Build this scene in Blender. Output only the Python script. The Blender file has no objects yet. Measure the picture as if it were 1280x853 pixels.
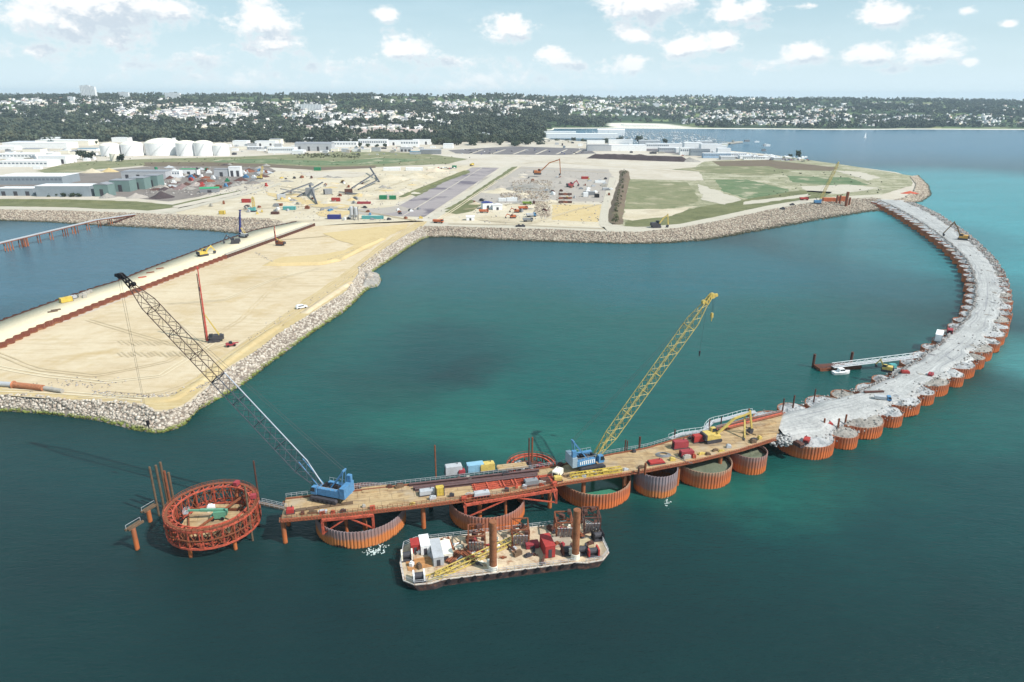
import bpy, bmesh, math, random
import numpy as np
from mathutils import Vector, Matrix, noise as mnoise
from mathutils.geometry import tessellate_polygon
random.seed(7); rng = np.random.default_rng(7)
R = math.radians
SC = bpy.context.scene
COL = SC.collection

# ------------------------------------------------------------------ camera
CAMH = 115.0
FPX = 853.0
PITCH = math.atan((426.5 - 119.0) / FPX)
MC = Matrix.Rotation(math.pi / 2 - PITCH, 3, 'X') @ Matrix.Rotation(R(0.22), 3, 'Z')
cd = bpy.data.cameras.new('camera'); cam = bpy.data.objects.new('camera', cd); COL.objects.link(cam)
cam.matrix_world = Matrix.Translation((0, 0, CAMH)) @ MC.to_4x4()
cd.sensor_width = 36; cd.lens = 36 * FPX / 1280; cd.clip_start = 1; cd.clip_end = 60000
SC.camera = cam

def ray(px, py):
    return MC @ Vector(((px - 640) / FPX, (426.5 - py) / FPX, -1))
def P(px, py, z=0.0):
    """ground point (at height z) seen at a pixel of the 1280x853 survey photo"""
    d = ray(px, py); t = (z - CAMH) / d.z
    return Vector((d.x * t, d.y * t, z))
def mpp(px, py, z=0.0):
    d = ray(px, py); return (z - CAMH) / d.z / FPX
def hm(px, py, hp, z=0.0):
    """height in metres of something hp pixels tall standing at a pixel"""
    d = ray(px, py); return hp * mpp(px, py, z) * d.length / math.hypot(d.x, d.y) * .97
def UP(px, y0, y1, z=0.0):
    return hm(px, y0, y0 - y1, z)

# ------------------------------------------------------------------ helpers
class MB:
    def __init__(s): s.v = []; s.f = []; s.m = []
    def add(s, vs, fs, mi=0):
        o = len(s.v); s.v += [tuple(v) for v in vs]
        for f in fs: s.f.append(tuple(i + o for i in f)); s.m.append(mi)
        return s
    def box(s, c, sz, rz=0, mi=0, mtx=None):
        x, y, z = sz[0] / 2, sz[1] / 2, sz[2] / 2
        vs = [Vector(p) for p in ((-x,-y,-z),(x,-y,-z),(x,y,-z),(-x,y,-z),(-x,-y,z),(x,-y,z),(x,y,z),(-x,y,z))]
        m = mtx if mtx is not None else Matrix.Rotation(rz, 3, 'Z')
        c = Vector(c)
        return s.add([m @ v + c for v in vs], [(3,2,1,0),(4,5,6,7),(0,1,5,4),(1,2,6,5),(2,3,7,6),(3,0,4,7)], mi)
    def bx(s, x0, x1, y0, y1, z0, z1, mi=0):
        return s.box(((x0+x1)/2, (y0+y1)/2, (z0+z1)/2), (x1-x0, y1-y0, z1-z0), 0, mi)
    def frame(s, a, b):
        a = Vector(a); b = Vector(b); d = (b - a); L = d.length; d = d / max(L, 1e-9)
        up = Vector((0, 0, 1)) if abs(d.z) < .95 else Vector((1, 0, 0))
        y = up.cross(d).normalized(); z = d.cross(y)
        return a, b, L, Matrix((d, y, z)).transposed()
    def beam(s, a, b, w, h=None, mi=0):
        a, b, L, m = s.frame(a, b); h = h or w
        return s.box((a + b) / 2, (L, w, h), 0, mi, m)
    def tube(s, a, b, r, r2=None, n=8, mi=0, caps=True):
        a, b, L, m = s.frame(a, b); r2 = r if r2 is None else r2
        vs = []
        for c, rr in ((a, r), (b, r2)):
            for i in range(n):
                t = 2 * math.pi * i / n
                vs.append(c + m @ Vector((0, rr * math.cos(t), rr * math.sin(t))))
        fs = [(i, (i+1) % n, n + (i+1) % n, n + i) for i in range(n)]
        if caps: fs += [tuple(reversed(range(n))), tuple(range(n, 2*n))]
        return s.add(vs, fs, mi)
    def prism(s, poly, z0, z1, mi=0):
        n = len(poly)
        vs = [(p[0], p[1], z0) for p in poly] + [(p[0], p[1], z1) for p in poly]
        return s.add(vs, [tuple(reversed(range(n))), tuple(range(n, 2*n))] + [(i, (i+1) % n, n+(i+1) % n, n+i) for i in range(n)], mi)
    def prismy(s, poly, y0, y1, mi=0):
        n = len(poly)  # poly in xz
        vs = [(p[0], y0, p[1]) for p in poly] + [(p[0], y1, p[1]) for p in poly]
        return s.add(vs, [tuple(range(n)), tuple(reversed(range(n, 2*n)))] + [(i, n+i, n+(i+1) % n, (i+1) % n) for i in range(n)], mi)
    def lathe(s, c, prof, n=24, mi=0):
        vs = []; c = Vector(c)
        for r, z in prof:
            for i in range(n):
                t = 2*math.pi*i/n; vs.append(c + Vector((r*math.cos(t), r*math.sin(t), z)))
        fs = []
        for k in range(len(prof)-1):
            for i in range(n):
                fs.append((k*n+i, k*n+(i+1) % n, (k+1)*n+(i+1) % n, (k+1)*n+i))
        return s.add(vs, fs, mi)
    def mesh(s, name, mats):
        me = bpy.data.meshes.new(name); me.from_pydata(s.v, [], s.f)
        mats = mats if isinstance(mats, (list, tuple)) else [mats]
        for m in mats: me.materials.append(m)
        if len(mats) > 1: me.polygons.foreach_set('material_index', s.m)
        me.update(); return me

def link(o): COL.objects.link(o); return o
def tag(o, label=None, cat=None, group=None, kind=None):
    if label: o['label'] = label
    if cat: o['category'] = cat
    if group: o['group'] = group
    if kind: o['kind'] = kind
    return o
def thing(name, label, cat, loc=(0,0,0), rz=0, group=None):
    o = link(bpy.data.objects.new(name, None)); o.empty_display_size = .5
    o.location = loc; o.rotation_euler = (0, 0, rz)
    return tag(o, label, cat, group)
def part(name, mb, mats, parent, label=None):
    me = mb.mesh(name, mats) if isinstance(mb, MB) else mb
    o = link(bpy.data.objects.new(name, me)); o.parent = parent
    if label: o['label'] = label
    return o
def solo(name, mb, mats, label, cat, loc=(0,0,0), rz=0, group=None, kind=None):
    me = mb.mesh(name, mats) if isinstance(mb, MB) else mb
    o = link(bpy.data.objects.new(name, me)); o.location = loc; o.rotation_euler = (0, 0, rz)
    return tag(o, label, cat, group, kind)
def copy_tree(o, parent=None, loc=None, rz=None, label=None, scale=None):
    c = o.copy(); COL.objects.link(c)
    if parent is not None: c.parent = parent
    if loc is not None: c.location = loc
    if rz is not None: c.rotation_euler = (0, 0, rz)
    if scale is not None: c.scale = scale
    if label: c['label'] = label
    for ch in o.children: copy_tree(ch, c)
    return c
def struct(name, me, kind='structure'):
    o = link(bpy.data.objects.new(name, me)); o['kind'] = kind; return o
def np_mesh(name, V, F, mats, mi=None):
    me = bpy.data.meshes.new(name); V = np.asarray(V, np.float32); F = np.asarray(F, np.int32)
    k = F.shape[1]
    me.vertices.add(len(V)); me.vertices.foreach_set('co', V.ravel())
    me.loops.add(F.size); me.loops.foreach_set('vertex_index', F.ravel())
    me.polygons.add(len(F)); me.polygons.foreach_set('loop_start', np.arange(0, F.size, k, dtype=np.int32))
    me.polygons.foreach_set('loop_total', np.full(len(F), k, np.int32))
    mats = mats if isinstance(mats, (list, tuple)) else [mats]
    for m in mats: me.materials.append(m)
    if mi is not None: me.polygons.foreach_set('material_index', np.asarray(mi, np.int32))
    me.update(calc_edges=True); me.validate(); return me

# ------------------------------------------------------------------ materials
def lin(c):
    c = c / 255.0
    return c / 12.92 if c <= .04045 else ((c + .055) / 1.055) ** 2.4
KA = 0.74
def c8(r, g, b, k=KA): return tuple(min(lin(x) * k, .82) for x in (r, g, b))
class NT:
    def __init__(s, tree): s.t = tree; s.n = tree.nodes; s.l = tree.links
    def node(s, typ, **kw):
        n = s.n.new(typ)
        for k, v in kw.items():
            if k == 'ins':
                for i, val in v.items():
                    sock = n.inputs[i]
                    if isinstance(val, bpy.types.NodeSocket): s.l.new(val, sock)
                    else: sock.default_value = val
            else: setattr(n, k, v)
        return n
    def noise(s, vec, scale, detail=4, rough=.55, dist=0):
        return s.node('ShaderNodeTexNoise', ins={'Vector': vec, 'Scale': scale, 'Detail': detail, 'Roughness': rough, 'Distortion': dist}).outputs['Fac']
    def mr(s, v, a, b, c=0., d=1., smooth=False):
        n = s.node('ShaderNodeMapRange', ins={0: v, 1: a, 2: b, 3: c, 4: d})
        if smooth: n.interpolation_type = 'SMOOTHSTEP'
        return n.outputs[0]
    def math(s, op, a, b=0.): return s.node('ShaderNodeMath', operation=op, ins={0: a, 1: b}).outputs[0]
    def mix(s, f, a, b, blend='MIX'):
        n = s.node('ShaderNodeMix', data_type='RGBA', blend_type=blend)
        n.clamp_factor = True
        for i, v in ((0, f), (6, a), (7, b)):
            if isinstance(v, bpy.types.NodeSocket): s.l.new(v, n.inputs[i])
            else: n.inputs[i].default_value = v if i == 0 else (tuple(v) + (1,) if len(v) == 3 else v)
        return n.outputs[2]
    def ramp(s, f, stops):
        n = s.node('ShaderNodeValToRGB', ins={0: f}); cr = n.color_ramp
        while len(cr.elements) < len(stops): cr.elements.new(.5)
        for e, (p, c) in zip(cr.elements, stops): e.position = p; e.color = tuple(c) + (1,)
        return n.outputs[0]
def newmat(name):
    m = bpy.data.materials.new(name); m.use_nodes = True
    t = NT(m.node_tree); bs = t.n['Principled BSDF']
    t.pos = t.node('ShaderNodeNewGeometry').outputs['Position']
    return m, t, bs
def sep(t, v):
    return t.node('ShaderNodeSeparateXYZ', ins={0: v}).outputs
def MAT(name, col, rough=.75, var=.22, scale=.6, metal=0., dirt=None, dirtamt=.35, objrand=0., island=0., bump=0.):
    m, t, bs = newmat(name)
    n1 = t.noise(t.pos, scale, 5); n2 = t.noise(t.pos, scale * 7.3, 3)
    f = t.math('ADD', t.math('MULTIPLY', n1, .65), t.math('MULTIPLY', n2, .35))
    lo = tuple(x * (1 - var) for x in col); hi = tuple(min(x * (1 + var), .85) for x in col)
    c = t.mix(t.mr(f, .3, .7), lo, hi)
    if dirt:
        c = t.mix(t.mr(t.noise(t.pos, scale * 2.1, 6, .65), .5, .68, 0, dirtamt), c, dirt)
    if objrand:
        r = t.node('ShaderNodeObjectInfo').outputs['Random']
        c = t.mix(t.mr(r, 0, 1, 0, objrand), c, tuple(x * .45 for x in col))
    if island:
        r = t.node('ShaderNodeNewGeometry').outputs['Random Per Island']
        c = t.mix(t.mr(r, 0, 1, 0, island), c, tuple(x * .3 for x in col))
    t.l.new(c, bs.inputs['Base Color']); bs.inputs['Roughness'].default_value = rough; bs.inputs['Metallic'].default_value = metal
    bs.inputs['Specular IOR Level'].default_value = .3
    if bump:
        b = t.node('ShaderNodeBump', ins={'Height': n2, 'Strength': bump, 'Distance': .3}); t.l.new(b.outputs[0], bs.inputs['Normal'])
    return m

def ground_mat(name, stops, scale, fine=1.0, streak=None, bump=.3, blotch=None):
    """loose ground: several noise octaves drive a colour ramp; optional worn streaks along a direction"""
    m, t, bs = newmat(name)
    n1 = t.noise(t.pos, scale, 7, .62, .6); n2 = t.noise(t.pos, scale * 9 * fine, 5, .6)
    f = t.math('ADD', t.math('MULTIPLY', n1, .62), t.math('MULTIPLY', n2, .38))
    c = t.ramp(f, stops)
    if streak:
        ang, sc, amt, col = streak
        mp = t.node('ShaderNodeMapping', ins={0: t.pos, 2: (0, 0, ang), 3: (sc * .08, sc, sc)}).outputs[0]
        s = t.noise(mp, 1.0, 8, .72, .4)
        c = t.mix(t.mr(s, .52, .7, 0, amt), c, col)
    if blotch:
        sc, a, b, col = blotch
        c = t.mix(t.mr(t.noise(t.pos, sc, 5, .6), a, b), c, col)
    t.l.new(c, bs.inputs['Base Color']); bs.inputs['Roughness'].default_value = .95; bs.inputs['Specular IOR Level'].default_value = .15
    if bump:
        b = t.node('ShaderNodeBump', ins={'Height': n2, 'Strength': bump, 'Distance': .5}); t.l.new(b.outputs[0], bs.inputs['Normal'])
    return m

SAND = ground_mat('sand', [(.3, c8(204,182,146)), (.45, c8(220,199,166)), (.6, c8(230,212,182)), (.75, c8(213,193,161))], .022,
                  streak=(R(-38), .45, .65, c8(184,160,124)), blotch=(.05, .55, .75, c8(206,180,136)))
SANDROAD = ground_mat('sand_road', [(.3, c8(200,174,124)), (.5, c8(211,187,140)), (.7, c8(222,202,160))], .05, streak=(R(-50), .6, .6, c8(236,220,182)))
PALESAND = ground_mat('pale_sand', [(.3, c8(196,180,150)), (.45, c8(218,203,176)), (.6, c8(228,216,194)), (.75, c8(206,190,164))], .03, streak=(R(20), .25, .55, c8(186,168,140)), blotch=(.025, .56, .7, c8(198,182,158)))
STRIPTOP = ground_mat('strip_sand', [(.3, c8(218,202,168)), (.5, c8(238,224,194)), (.7, c8(228,212,178))], .06)
OCHRE = ground_mat('ochre_sand', [(.3, c8(202,174,124)), (.5, c8(222,198,150)), (.7, c8(212,186,136))], .05)
POLDER = ground_mat('polder_ground', [(.28, c8(178,164,144)), (.45, c8(212,200,182)), (.6, c8(222,212,198)), (.75, c8(196,182,160))], .01, streak=(R(3), .12, .5, c8(186,172,156)))
GREYYARD = ground_mat('grey_yard', [(.3, c8(166,156,146)), (.5, c8(190,180,170)), (.7, c8(176,168,160))], .02)
DARKYARD = ground_mat('dark_yard', [(.3, c8(112,104,100)), (.5, c8(146,136,130)), (.7, c8(130,122,114))], .015)
GRASS = ground_mat('grass_field', [(.3, c8(112,116,84)), (.45, c8(130,134,98)), (.58, c8(150,148,114)), (.72, c8(182,172,144))], .05, streak=(R(4), .16, .9, c8(166,152,124)), blotch=(.03, .57, .68, c8(186,176,148)))
GREEN = ground_mat('green_field', [(.3, c8(88,112,78)), (.5, c8(106,128,90)), (.65, c8(136,144,110)), (.78, c8(186,180,152))], .05, streak=(R(6), .16, .9, c8(176,168,140)), blotch=(.03, .55, .66, c8(190,182,156)))
MIXFIELD = ground_mat('mixed_field', [(.34, c8(212,202,180)), (.45, c8(184,178,150)), (.54, c8(142,142,108)), (.66, c8(188,182,156))], .03, streak=(R(10), .1, .75, c8(218,210,190)))
BANK = ground_mat('grassy_bank', [(.3, c8(92,96,68)), (.5, c8(122,124,86)), (.7, c8(146,142,106))], .06)
BROWNBANK = ground_mat('brown_bank', [(.3, c8(104,88,76)), (.5, c8(128,112,96)), (.7, c8(120,116,84))], .04)
DARKBANK = ground_mat('dark_earth', [(.3, c8(70,58,62)), (.5, c8(86,74,76)), (.7, c8(98,84,84))], .08)
ASPHALT = ground_mat('old_asphalt', [(.3, c8(156,146,148)), (.5, c8(170,160,160)), (.7, c8(180,170,168))], .012, streak=(R(55), .08, .5, c8(188,178,174)), blotch=(.02, .54, .64, c8(120,112,122)))
PARKLOT = ground_mat('parking_asphalt', [(.3, c8(104,100,104)), (.5, c8(126,120,122)), (.7, c8(146,140,136))], .02)
TRACK = ground_mat('chalk_track', [(.3, c8(190,180,162)), (.5, c8(212,203,186)), (.7, c8(200,190,172))], .05)
RUBBLE = ground_mat('white_rubble', [(.28, c8(120,120,122)), (.42, c8(166,166,168)), (.56, c8(206,206,206)), (.75, c8(176,175,172))], .16, bump=.8, blotch=(.11, .52, .7, c8(136,134,134)))
GREYRUB = ground_mat('grey_rubble', [(.28, c8(112,108,104)), (.45, c8(158,152,145)), (.6, c8(188,182,174)), (.75, c8(140,136,130))], .16, bump=.8)
SEDIMENT = ground_mat('wet_fill', [(.3, c8(96,104,88)), (.5, c8(122,128,108)), (.7, c8(138,140,122))], .2)

def rock_mat(name, stops, algae=None):
    m, t, bs = newmat(name)
    r = t.node('ShaderNodeNewGeometry').outputs['Random Per Island']
    c = t.ramp(r, stops)
    c = t.mix(t.mr(t.noise(t.pos, 1.3, 4), .35, .7, .0, .45), c, tuple(x * .6 for x in stops[0][1]))
    if algae:
        z = sep(t, t.pos)[2]
        w = t.math('ADD', z, t.math('MULTIPLY', t.noise(t.pos, .25, 3), -2.0))
        c = t.mix(t.mr(w, algae[0], algae[1], 1, 0), c, algae[2])
        c = t.mix(t.mr(w, -1.0, -.3, 1, 0), c, c8(66,66,46))
    t.l.new(c, bs.inputs['Base Color']); bs.inputs['Roughness'].default_value = .9; bs.inputs['Specular IOR Level'].default_value = .2
    return m
ROCK = rock_mat('armour_rock', [(0, c8(160,146,134)), (.25, c8(200,187,172)), (.5, c8(224,212,196)), (.75, c8(244,234,220)), (1, c8(190,168,148))], (-.35, .5, c8(134,144,70)))
ROCKF = rock_mat('shore_rock', [(0, c8(142,126,114)), (.3, c8(184,166,148)), (.55, c8(206,190,170)), (.8, c8(224,212,192)), (1, c8(160,140,124))], (-.5, .1, c8(96,92,76)))
ROCKT = rock_mat('rubble_stone', [(0, c8(118,112,110)), (.3, c8(160,152,148)), (.6, c8(196,188,182)), (1, c8(222,216,210))])
ROCKW = rock_mat('pale_stone', [(0, c8(150,150,152)), (.4, c8(196,196,196)), (.8, c8(228,226,222)), (1, c8(120,118,118))])

def rust_mat(name, top, mid, low, z0, z1, streaks=1.0):
    """weathered sheet piling: purple-grey top, bright orange tidal band by height"""
    m, t, bs = newmat(name)
    z = sep(t, t.pos)[2]
    w = t.math('ADD', z, t.math('MULTIPLY', t.math('SUBTRACT', t.noise(t.pos, .16, 6, .65), .5), 4.2))
    f = t.mr(w, z0, z1)
    c = t.ramp(f, [(0, c8(58,48,40)), (.06, low), (.3, low), (.46, mid), (.66, mid), (.85, top)])
    mp = t.node('ShaderNodeMapping', ins={0: t.pos, 3: (1.3, 1.3, .05)}).outputs[0]
    st = t.noise(mp, 1.6, 5, .65)
    c = t.mix(t.mr(st, .35, .7, .22 * streaks, 0), c, c8(84,54,48))
    c = t.mix(t.mr(st, .6, .78, 0, .55 * streaks), c, c8(206,172,158))
    t.l.new(c, bs.inputs['Base Color']); bs.inputs['Roughness'].default_value = .85; bs.inputs['Specular IOR Level'].default_value = .2
    return m
SHEET = rust_mat('rusty_sheet_pile', c8(190,150,142), c8(200,130,104), c8(240,136,74), -.2, 6.3)
SHEETO = rust_mat('orange_sheet_pile', c8(206,166,140), c8(214,126,88), c8(242,134,76), -.2, 6.3)
SHEETG = rust_mat('grey_sheet_pile', c8(176,160,164), c8(174,142,136), c8(236,146,84), -.2, 6.8)
WALLRUST = rust_mat('rust_wall', c8(132,82,66), c8(138,80,64), c8(170,120,86), 4.0, 8.0)
PILE = rust_mat('rusty_pile', c8(176,120,92), c8(190,116,78), c8(216,124,72), -.3, 9)
RUST = MAT('rust_brown', c8(150,88,60), var=.35, scale=1.1, dirt=c8(90,58,48), dirtamt=.7)
RUSTD = MAT('rust_dark', c8(104,68,58), var=.35, scale=1.1, dirt=c8(62,48,48), dirtamt=.7)
REDLEAD = MAT('red_lead_steel', c8(208,98,74), var=.4, scale=.9, dirt=c8(110,62,54), dirtamt=.9)
ORANGE = MAT('orange_paint', c8(214,116,72), var=.2, dirt=c8(150,96,70), dirtamt=.6)
RED = MAT('red_paint', c8(190,66,62), var=.2, dirt=c8(130,74,64), dirtamt=.6)
CRIMSON = MAT('crimson_paint', c8(176,70,78), var=.2, dirt=c8(120,70,64), dirtamt=.6)
BLUE = MAT('sky_blue_paint', c8(96,152,198), rough=.45, var=.15, dirt=c8(70,100,130), dirtamt=.5)
NAVY = MAT('navy_paint', c8(56,64,140), rough=.5, var=.15)
YELLOW = MAT('yellow_paint', c8(228,200,112), rough=.5, var=.14, dirt=c8(150,120,78), dirtamt=.6)
YELLOWB = MAT('strong_yellow', c8(230,200,92), rough=.55, var=.15, dirt=c8(150,116,70), dirtamt=.55)
GREENP = MAT('green_paint', c8(46,140,96), rough=.5, var=.12)
MINT = MAT('mint_paint', c8(112,172,144), rough=.5, var=.1, dirt=c8(80,120,100))
TURQ = MAT('turquoise_paint', c8(100,180,180), rough=.5, var=.1)
WHITE = MAT('white_paint', c8(250,250,250,.84), rough=.6, var=.05, scale=.2, dirt=c8(214,212,208), dirtamt=.3)
CREAM = MAT('cream_paint', c8(250,242,224,.84), rough=.6, var=.06, scale=.2)
LGREY = MAT('light_grey_paint', c8(200,202,206), rough=.6, var=.12, scale=.3, dirt=c8(150,146,142))
MGREY = MAT('mid_grey', c8(150,152,156), rough=.7, var=.15, scale=.3)
DGREY = MAT('dark_grey_steel', c8(76,74,80), rough=.6, var=.25)
BLACK = MAT('black_rubber', c8(38,36,40), rough=.8, var=.3)
BROWNSTEEL = MAT('brown_lattice_steel', c8(92,74,66), rough=.6, var=.25)
GLINTSTEEL = MAT('painted_glint_steel', c8(196,202,212), rough=.4, var=.15)  # pale tone for the sun glint painted on the dark boom
GLASS = MAT('dark_window_glass', (.02, .03, .04), rough=.12, var=.2)
PANE = MAT('dusty_window_band', c8(128,138,150), rough=.3, var=.2)
SHEDG = MAT('grey_green_cladding', c8(128,152,148), rough=.6, var=.1, scale=.15)
SHEDB = MAT('blue_grey_cladding', c8(160,170,178), rough=.6, var=.1, scale=.15)
ROOFW = MAT('white_roof_sheet', c8(246,246,248,.82), rough=.6, var=.06, scale=.08, dirt=c8(206,206,206))
ROOFG = MAT('grey_roof_sheet', c8(160,162,168), rough=.7, var=.12, scale=.08)
ROOFB = MAT('blue_roof_sheet', c8(60,140,176), rough=.6, var=.1)
CONC = MAT('concrete', c8(188,182,172), rough=.9, var=.18, scale=.4)
ROPE = MAT('wire_rope', c8(86,84,84), rough=.6, var=.1)
WOOD = None
def timber(name, ang, a, b, gap):
    m, t, bs = newmat(name)
    mp = t.node('ShaderNodeMapping', ins={0: t.pos, 2: (0, 0, ang), 3: (1, 1, 1)}).outputs[0]
    x = sep(t, mp)
    br = t.node('ShaderNodeTexBrick', ins={'Vector': mp, 'Color1': (.2, .2, .2, 1), 'Color2': (.8, .8, .8, 1), 'Mortar': (0, 0, 0, 1), 'Scale': 1.0, 'Mortar Size': .03, 'Brick Width': 5.5, 'Row Height': 1.1})
    f = t.math('ADD', t.math('MULTIPLY', br.outputs[0], .3), t.math('MULTIPLY', t.noise(t.pos, .28, 6, .62), .85))
    c = t.ramp(f, [(.2, gap), (.45, a), (.6, b), (.8, a)])
    c = t.mix(t.mr(t.noise(t.pos, .12, 5, .65), .5, .68, 0, .7), c, c8(190,174,152))
    st = t.noise(t.node('ShaderNodeMapping', ins={0: t.pos, 2: (0, 0, ang), 3: (.05, .5, 1)}).outputs[0], 1.0, 6, .65)
    c = t.mix(t.mr(st, .52, .68, 0, .75), c, c8(122,100,82))
    jt = t.node('ShaderNodeTexBrick', ins={'Vector': mp, 'Color1': (1,1,1,1), 'Color2': (1,1,1,1), 'Mortar': (0,0,0,1), 'Scale': 1.0, 'Mortar Size': .07, 'Brick Width': 6.2, 'Row Height': 3.1})
    c = t.mix(t.mr(jt.outputs[0], 0, 1, .55, 0), c, c8(90,70,54))
    t.l.new(c, bs.inputs['Base Color']); bs.inputs['Roughness'].default_value = .9
    return m
DECKANG = math.atan2(*(lambda d: (d.y, d.x))(P(790,588,8.5) - P(352,648,8.5)))
WOOD = timber('deck_timber', -DECKANG, c8(182,150,108), c8(208,178,134), c8(116,90,68))
BARGEDECK = MAT('barge_deck_plate', c8(216,194,164), rough=.85, var=.3, scale=.22, dirt=c8(160,112,80), dirtamt=.95)
MATWOOD = MAT('crane_mat_timber', c8(120,98,78), var=.35, scale=1.5)
# ------------------------------------------------------------------ world, sun, haze
SUN_EL = R(46); SUN_AZ = math.atan2(.9, -.44)      # azimuth measured from +Y towards +X
sun_dir = Vector((math.sin(SUN_AZ) * math.cos(SUN_EL), math.cos(SUN_AZ) * math.cos(SUN_EL), math.sin(SUN_EL)))
sl = bpy.data.lights.new('sun', 'SUN'); sl.energy = 4.2; sl.angle = R(.53); sl.color = (1, .96, .9)
so = link(bpy.data.objects.new('sun', sl)); so.location = (300, -200, 600)
so.rotation_euler = sun_dir.to_track_quat('Z', 'Y').to_euler()

W = bpy.data.worlds.new('World'); SC.world = W; W.use_nodes = True
wt = NT(W.node_tree); bg = wt.n['Background']
sky = wt.node('ShaderNodeTexSky', sky_type='NISHITA'); sky.sun_disc = False
sky.sun_elevation = SUN_EL; sky.sun_rotation = SUN_AZ; sky.altitude = 100; sky.air_density = 1.0; sky.dust_density = 1.4; sky.ozone_density = 1.4
dirv = wt.node('ShaderNodeTexCoord').outputs['Generated']
dx, dy, dz = sep(wt, dirv)
az = wt.math('ARCTAN2', dx, dy); el = wt.math('ARCSINE', dz)
ae = wt.node('ShaderNodeCombineXYZ', ins={0: az, 1: el, 2: 0.}).outputs[0]
# individual cumulus (photo px centre, half width, half height) turned into azimuth / elevation
def noises(off):
    v = wt.node('ShaderNodeMapping', ins={0: ae, 1: off, 3: (1, 1.5, 1)}).outputs[0]
    return wt.math('ADD', wt.math('MULTIPLY', wt.noise(v, 26, 6, .6), 1.5), wt.math('MULTIPLY', wt.noise(v, 95, 4, .6), .55))
def blobs(lst, asp, up=0.):
    v = wt.node('ShaderNodeVectorMath', operation='MULTIPLY_ADD', ins={0: ae, 1: (1, asp, 0), 2: (-up * .4, up * asp, 0)}).outputs[0]; acc = None
    for (x, y, hx) in lst:
        d = ray(x, y).normalized(); a = math.atan2(d.x, d.y); e = math.asin(d.z)
        l = wt.node('ShaderNodeVectorMath', operation='DISTANCE', ins={0: v, 1: (a, e * asp, 0)}).outputs['Value']
        l = wt.math('MULTIPLY', l, FPX / hx)
        acc = l if acc is None else wt.math('MINIMUM', acc, l)
    return acc
BIGC = [(115,2,96),(60,20,50),(180,6,52),(330,28,44),(345,50,34),(507,62,38),(637,36,36),(482,17,18),(812,4,62),(792,44,24),(915,18,36),(858,58,34),(907,50,28),(1005,63,30),(1088,66,32),(1110,19,32),(1165,63,30),(1208,14,10),(1262,30,10),(1212,78,9),(690,72,26),(790,82,26),(940,8,20)]
big = wt.mr(blobs(BIGC, 1.9), 0, 1.5, 1, 0); bigup = wt.mr(blobs(BIGC, 1.9, .016), 0, 1.5, 1, 0)
band = wt.mr(blobs([(590,80,110),(720,84,110),(430,86,110),(210,80,150),(60,62,120),(330,62,100),(900,84,90),(1110,88,40),(998,8,30),(280,100,160),(620,102,200)], 7.5), 0, 1.5, .6, 0)
blob = wt.math('MAXIMUM', big, band)
n0 = noises((0, 0, 0)); n1_ = noises((-.004, .015, 0))
c0 = wt.math('ADD', blob, wt.math('SUBTRACT', n0, 1.03))
c1 = wt.math('ADD', wt.math('ADD', blob, wt.math('MULTIPLY', wt.math('SUBTRACT', bigup, big), 1.6)), wt.math('SUBTRACT', n1_, 1.03))
dens = wt.mr(c0, .3, .72, 0, 1, True)
shade = wt.mr(wt.math('SUBTRACT', c1, c0), -.22, .26, 0, 1, True)
ccol = wt.mix(wt.math('MULTIPLY', shade, wt.mr(c0, .35, .7)), (9.6, 9.6, 9.6), (5.9, 6.7, 7.5))
# thin high veil and the milky horizon
mpv = wt.node('ShaderNodeMapping', ins={0: ae, 3: (2.2, 12, 1)}).outputs[0]
veil = wt.mr(wt.noise(mpv, 3.0, 6, .6), .38, .75, .0, .3)
skyc = wt.mix(veil, sky.outputs[0], (9.2, 9.6, 9.8))
skyc = wt.mix(wt.mr(el, 0.0, .15, .92, .62), skyc, wt.mix(wt.mr(el, 0, .13), (7.3, 8.8, 9.5), (4.7, 7.0, 8.0)))
final = wt.mix(wt.math('MULTIPLY', dens, wt.mr(el, .0, .05, .3, .92)), skyc, ccol)
wt.l.new(final, bg.inputs[0]); bg.inputs[1].default_value = .088

SC.view_settings.view_transform = 'Standard'; SC.view_settings.look = 'None'; SC.view_settings.gamma = 1
SC.view_settings.exposure = .35; SC.view_settings.use_curve_mapping = False
SC.cycles.max_bounces = 5; SC.cycles.diffuse_bounces = 2; SC.cycles.glossy_bounces = 2; SC.cycles.volume_bounces = 1
SC.cycles.use_denoising = True
W.cycles.sampling_method = 'MANUAL'; W.cycles.sample_map_resolution = 256

hz = bpy.data.materials.new('haze_air'); hz.use_nodes = True
ht = NT(hz.node_tree); ht.n.remove(ht.n['Principled BSDF'])
pv = ht.node('ShaderNodeVolumePrincipled'); pv.inputs['Color'].default_value = (.74, .87, 1.0, 1); pv.inputs['Density'].default_value = 5.5e-5
pv.inputs['Anisotropy'].default_value = .15
ht.l.new(pv.outputs[0], ht.n['Material Output'].inputs['Volume'])
hb = MB(); hb.bx(-16000, 16000, -16000, 16000, -6, 190)
struct('haze', hb.mesh('haze', hz), 'stuff')

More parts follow.
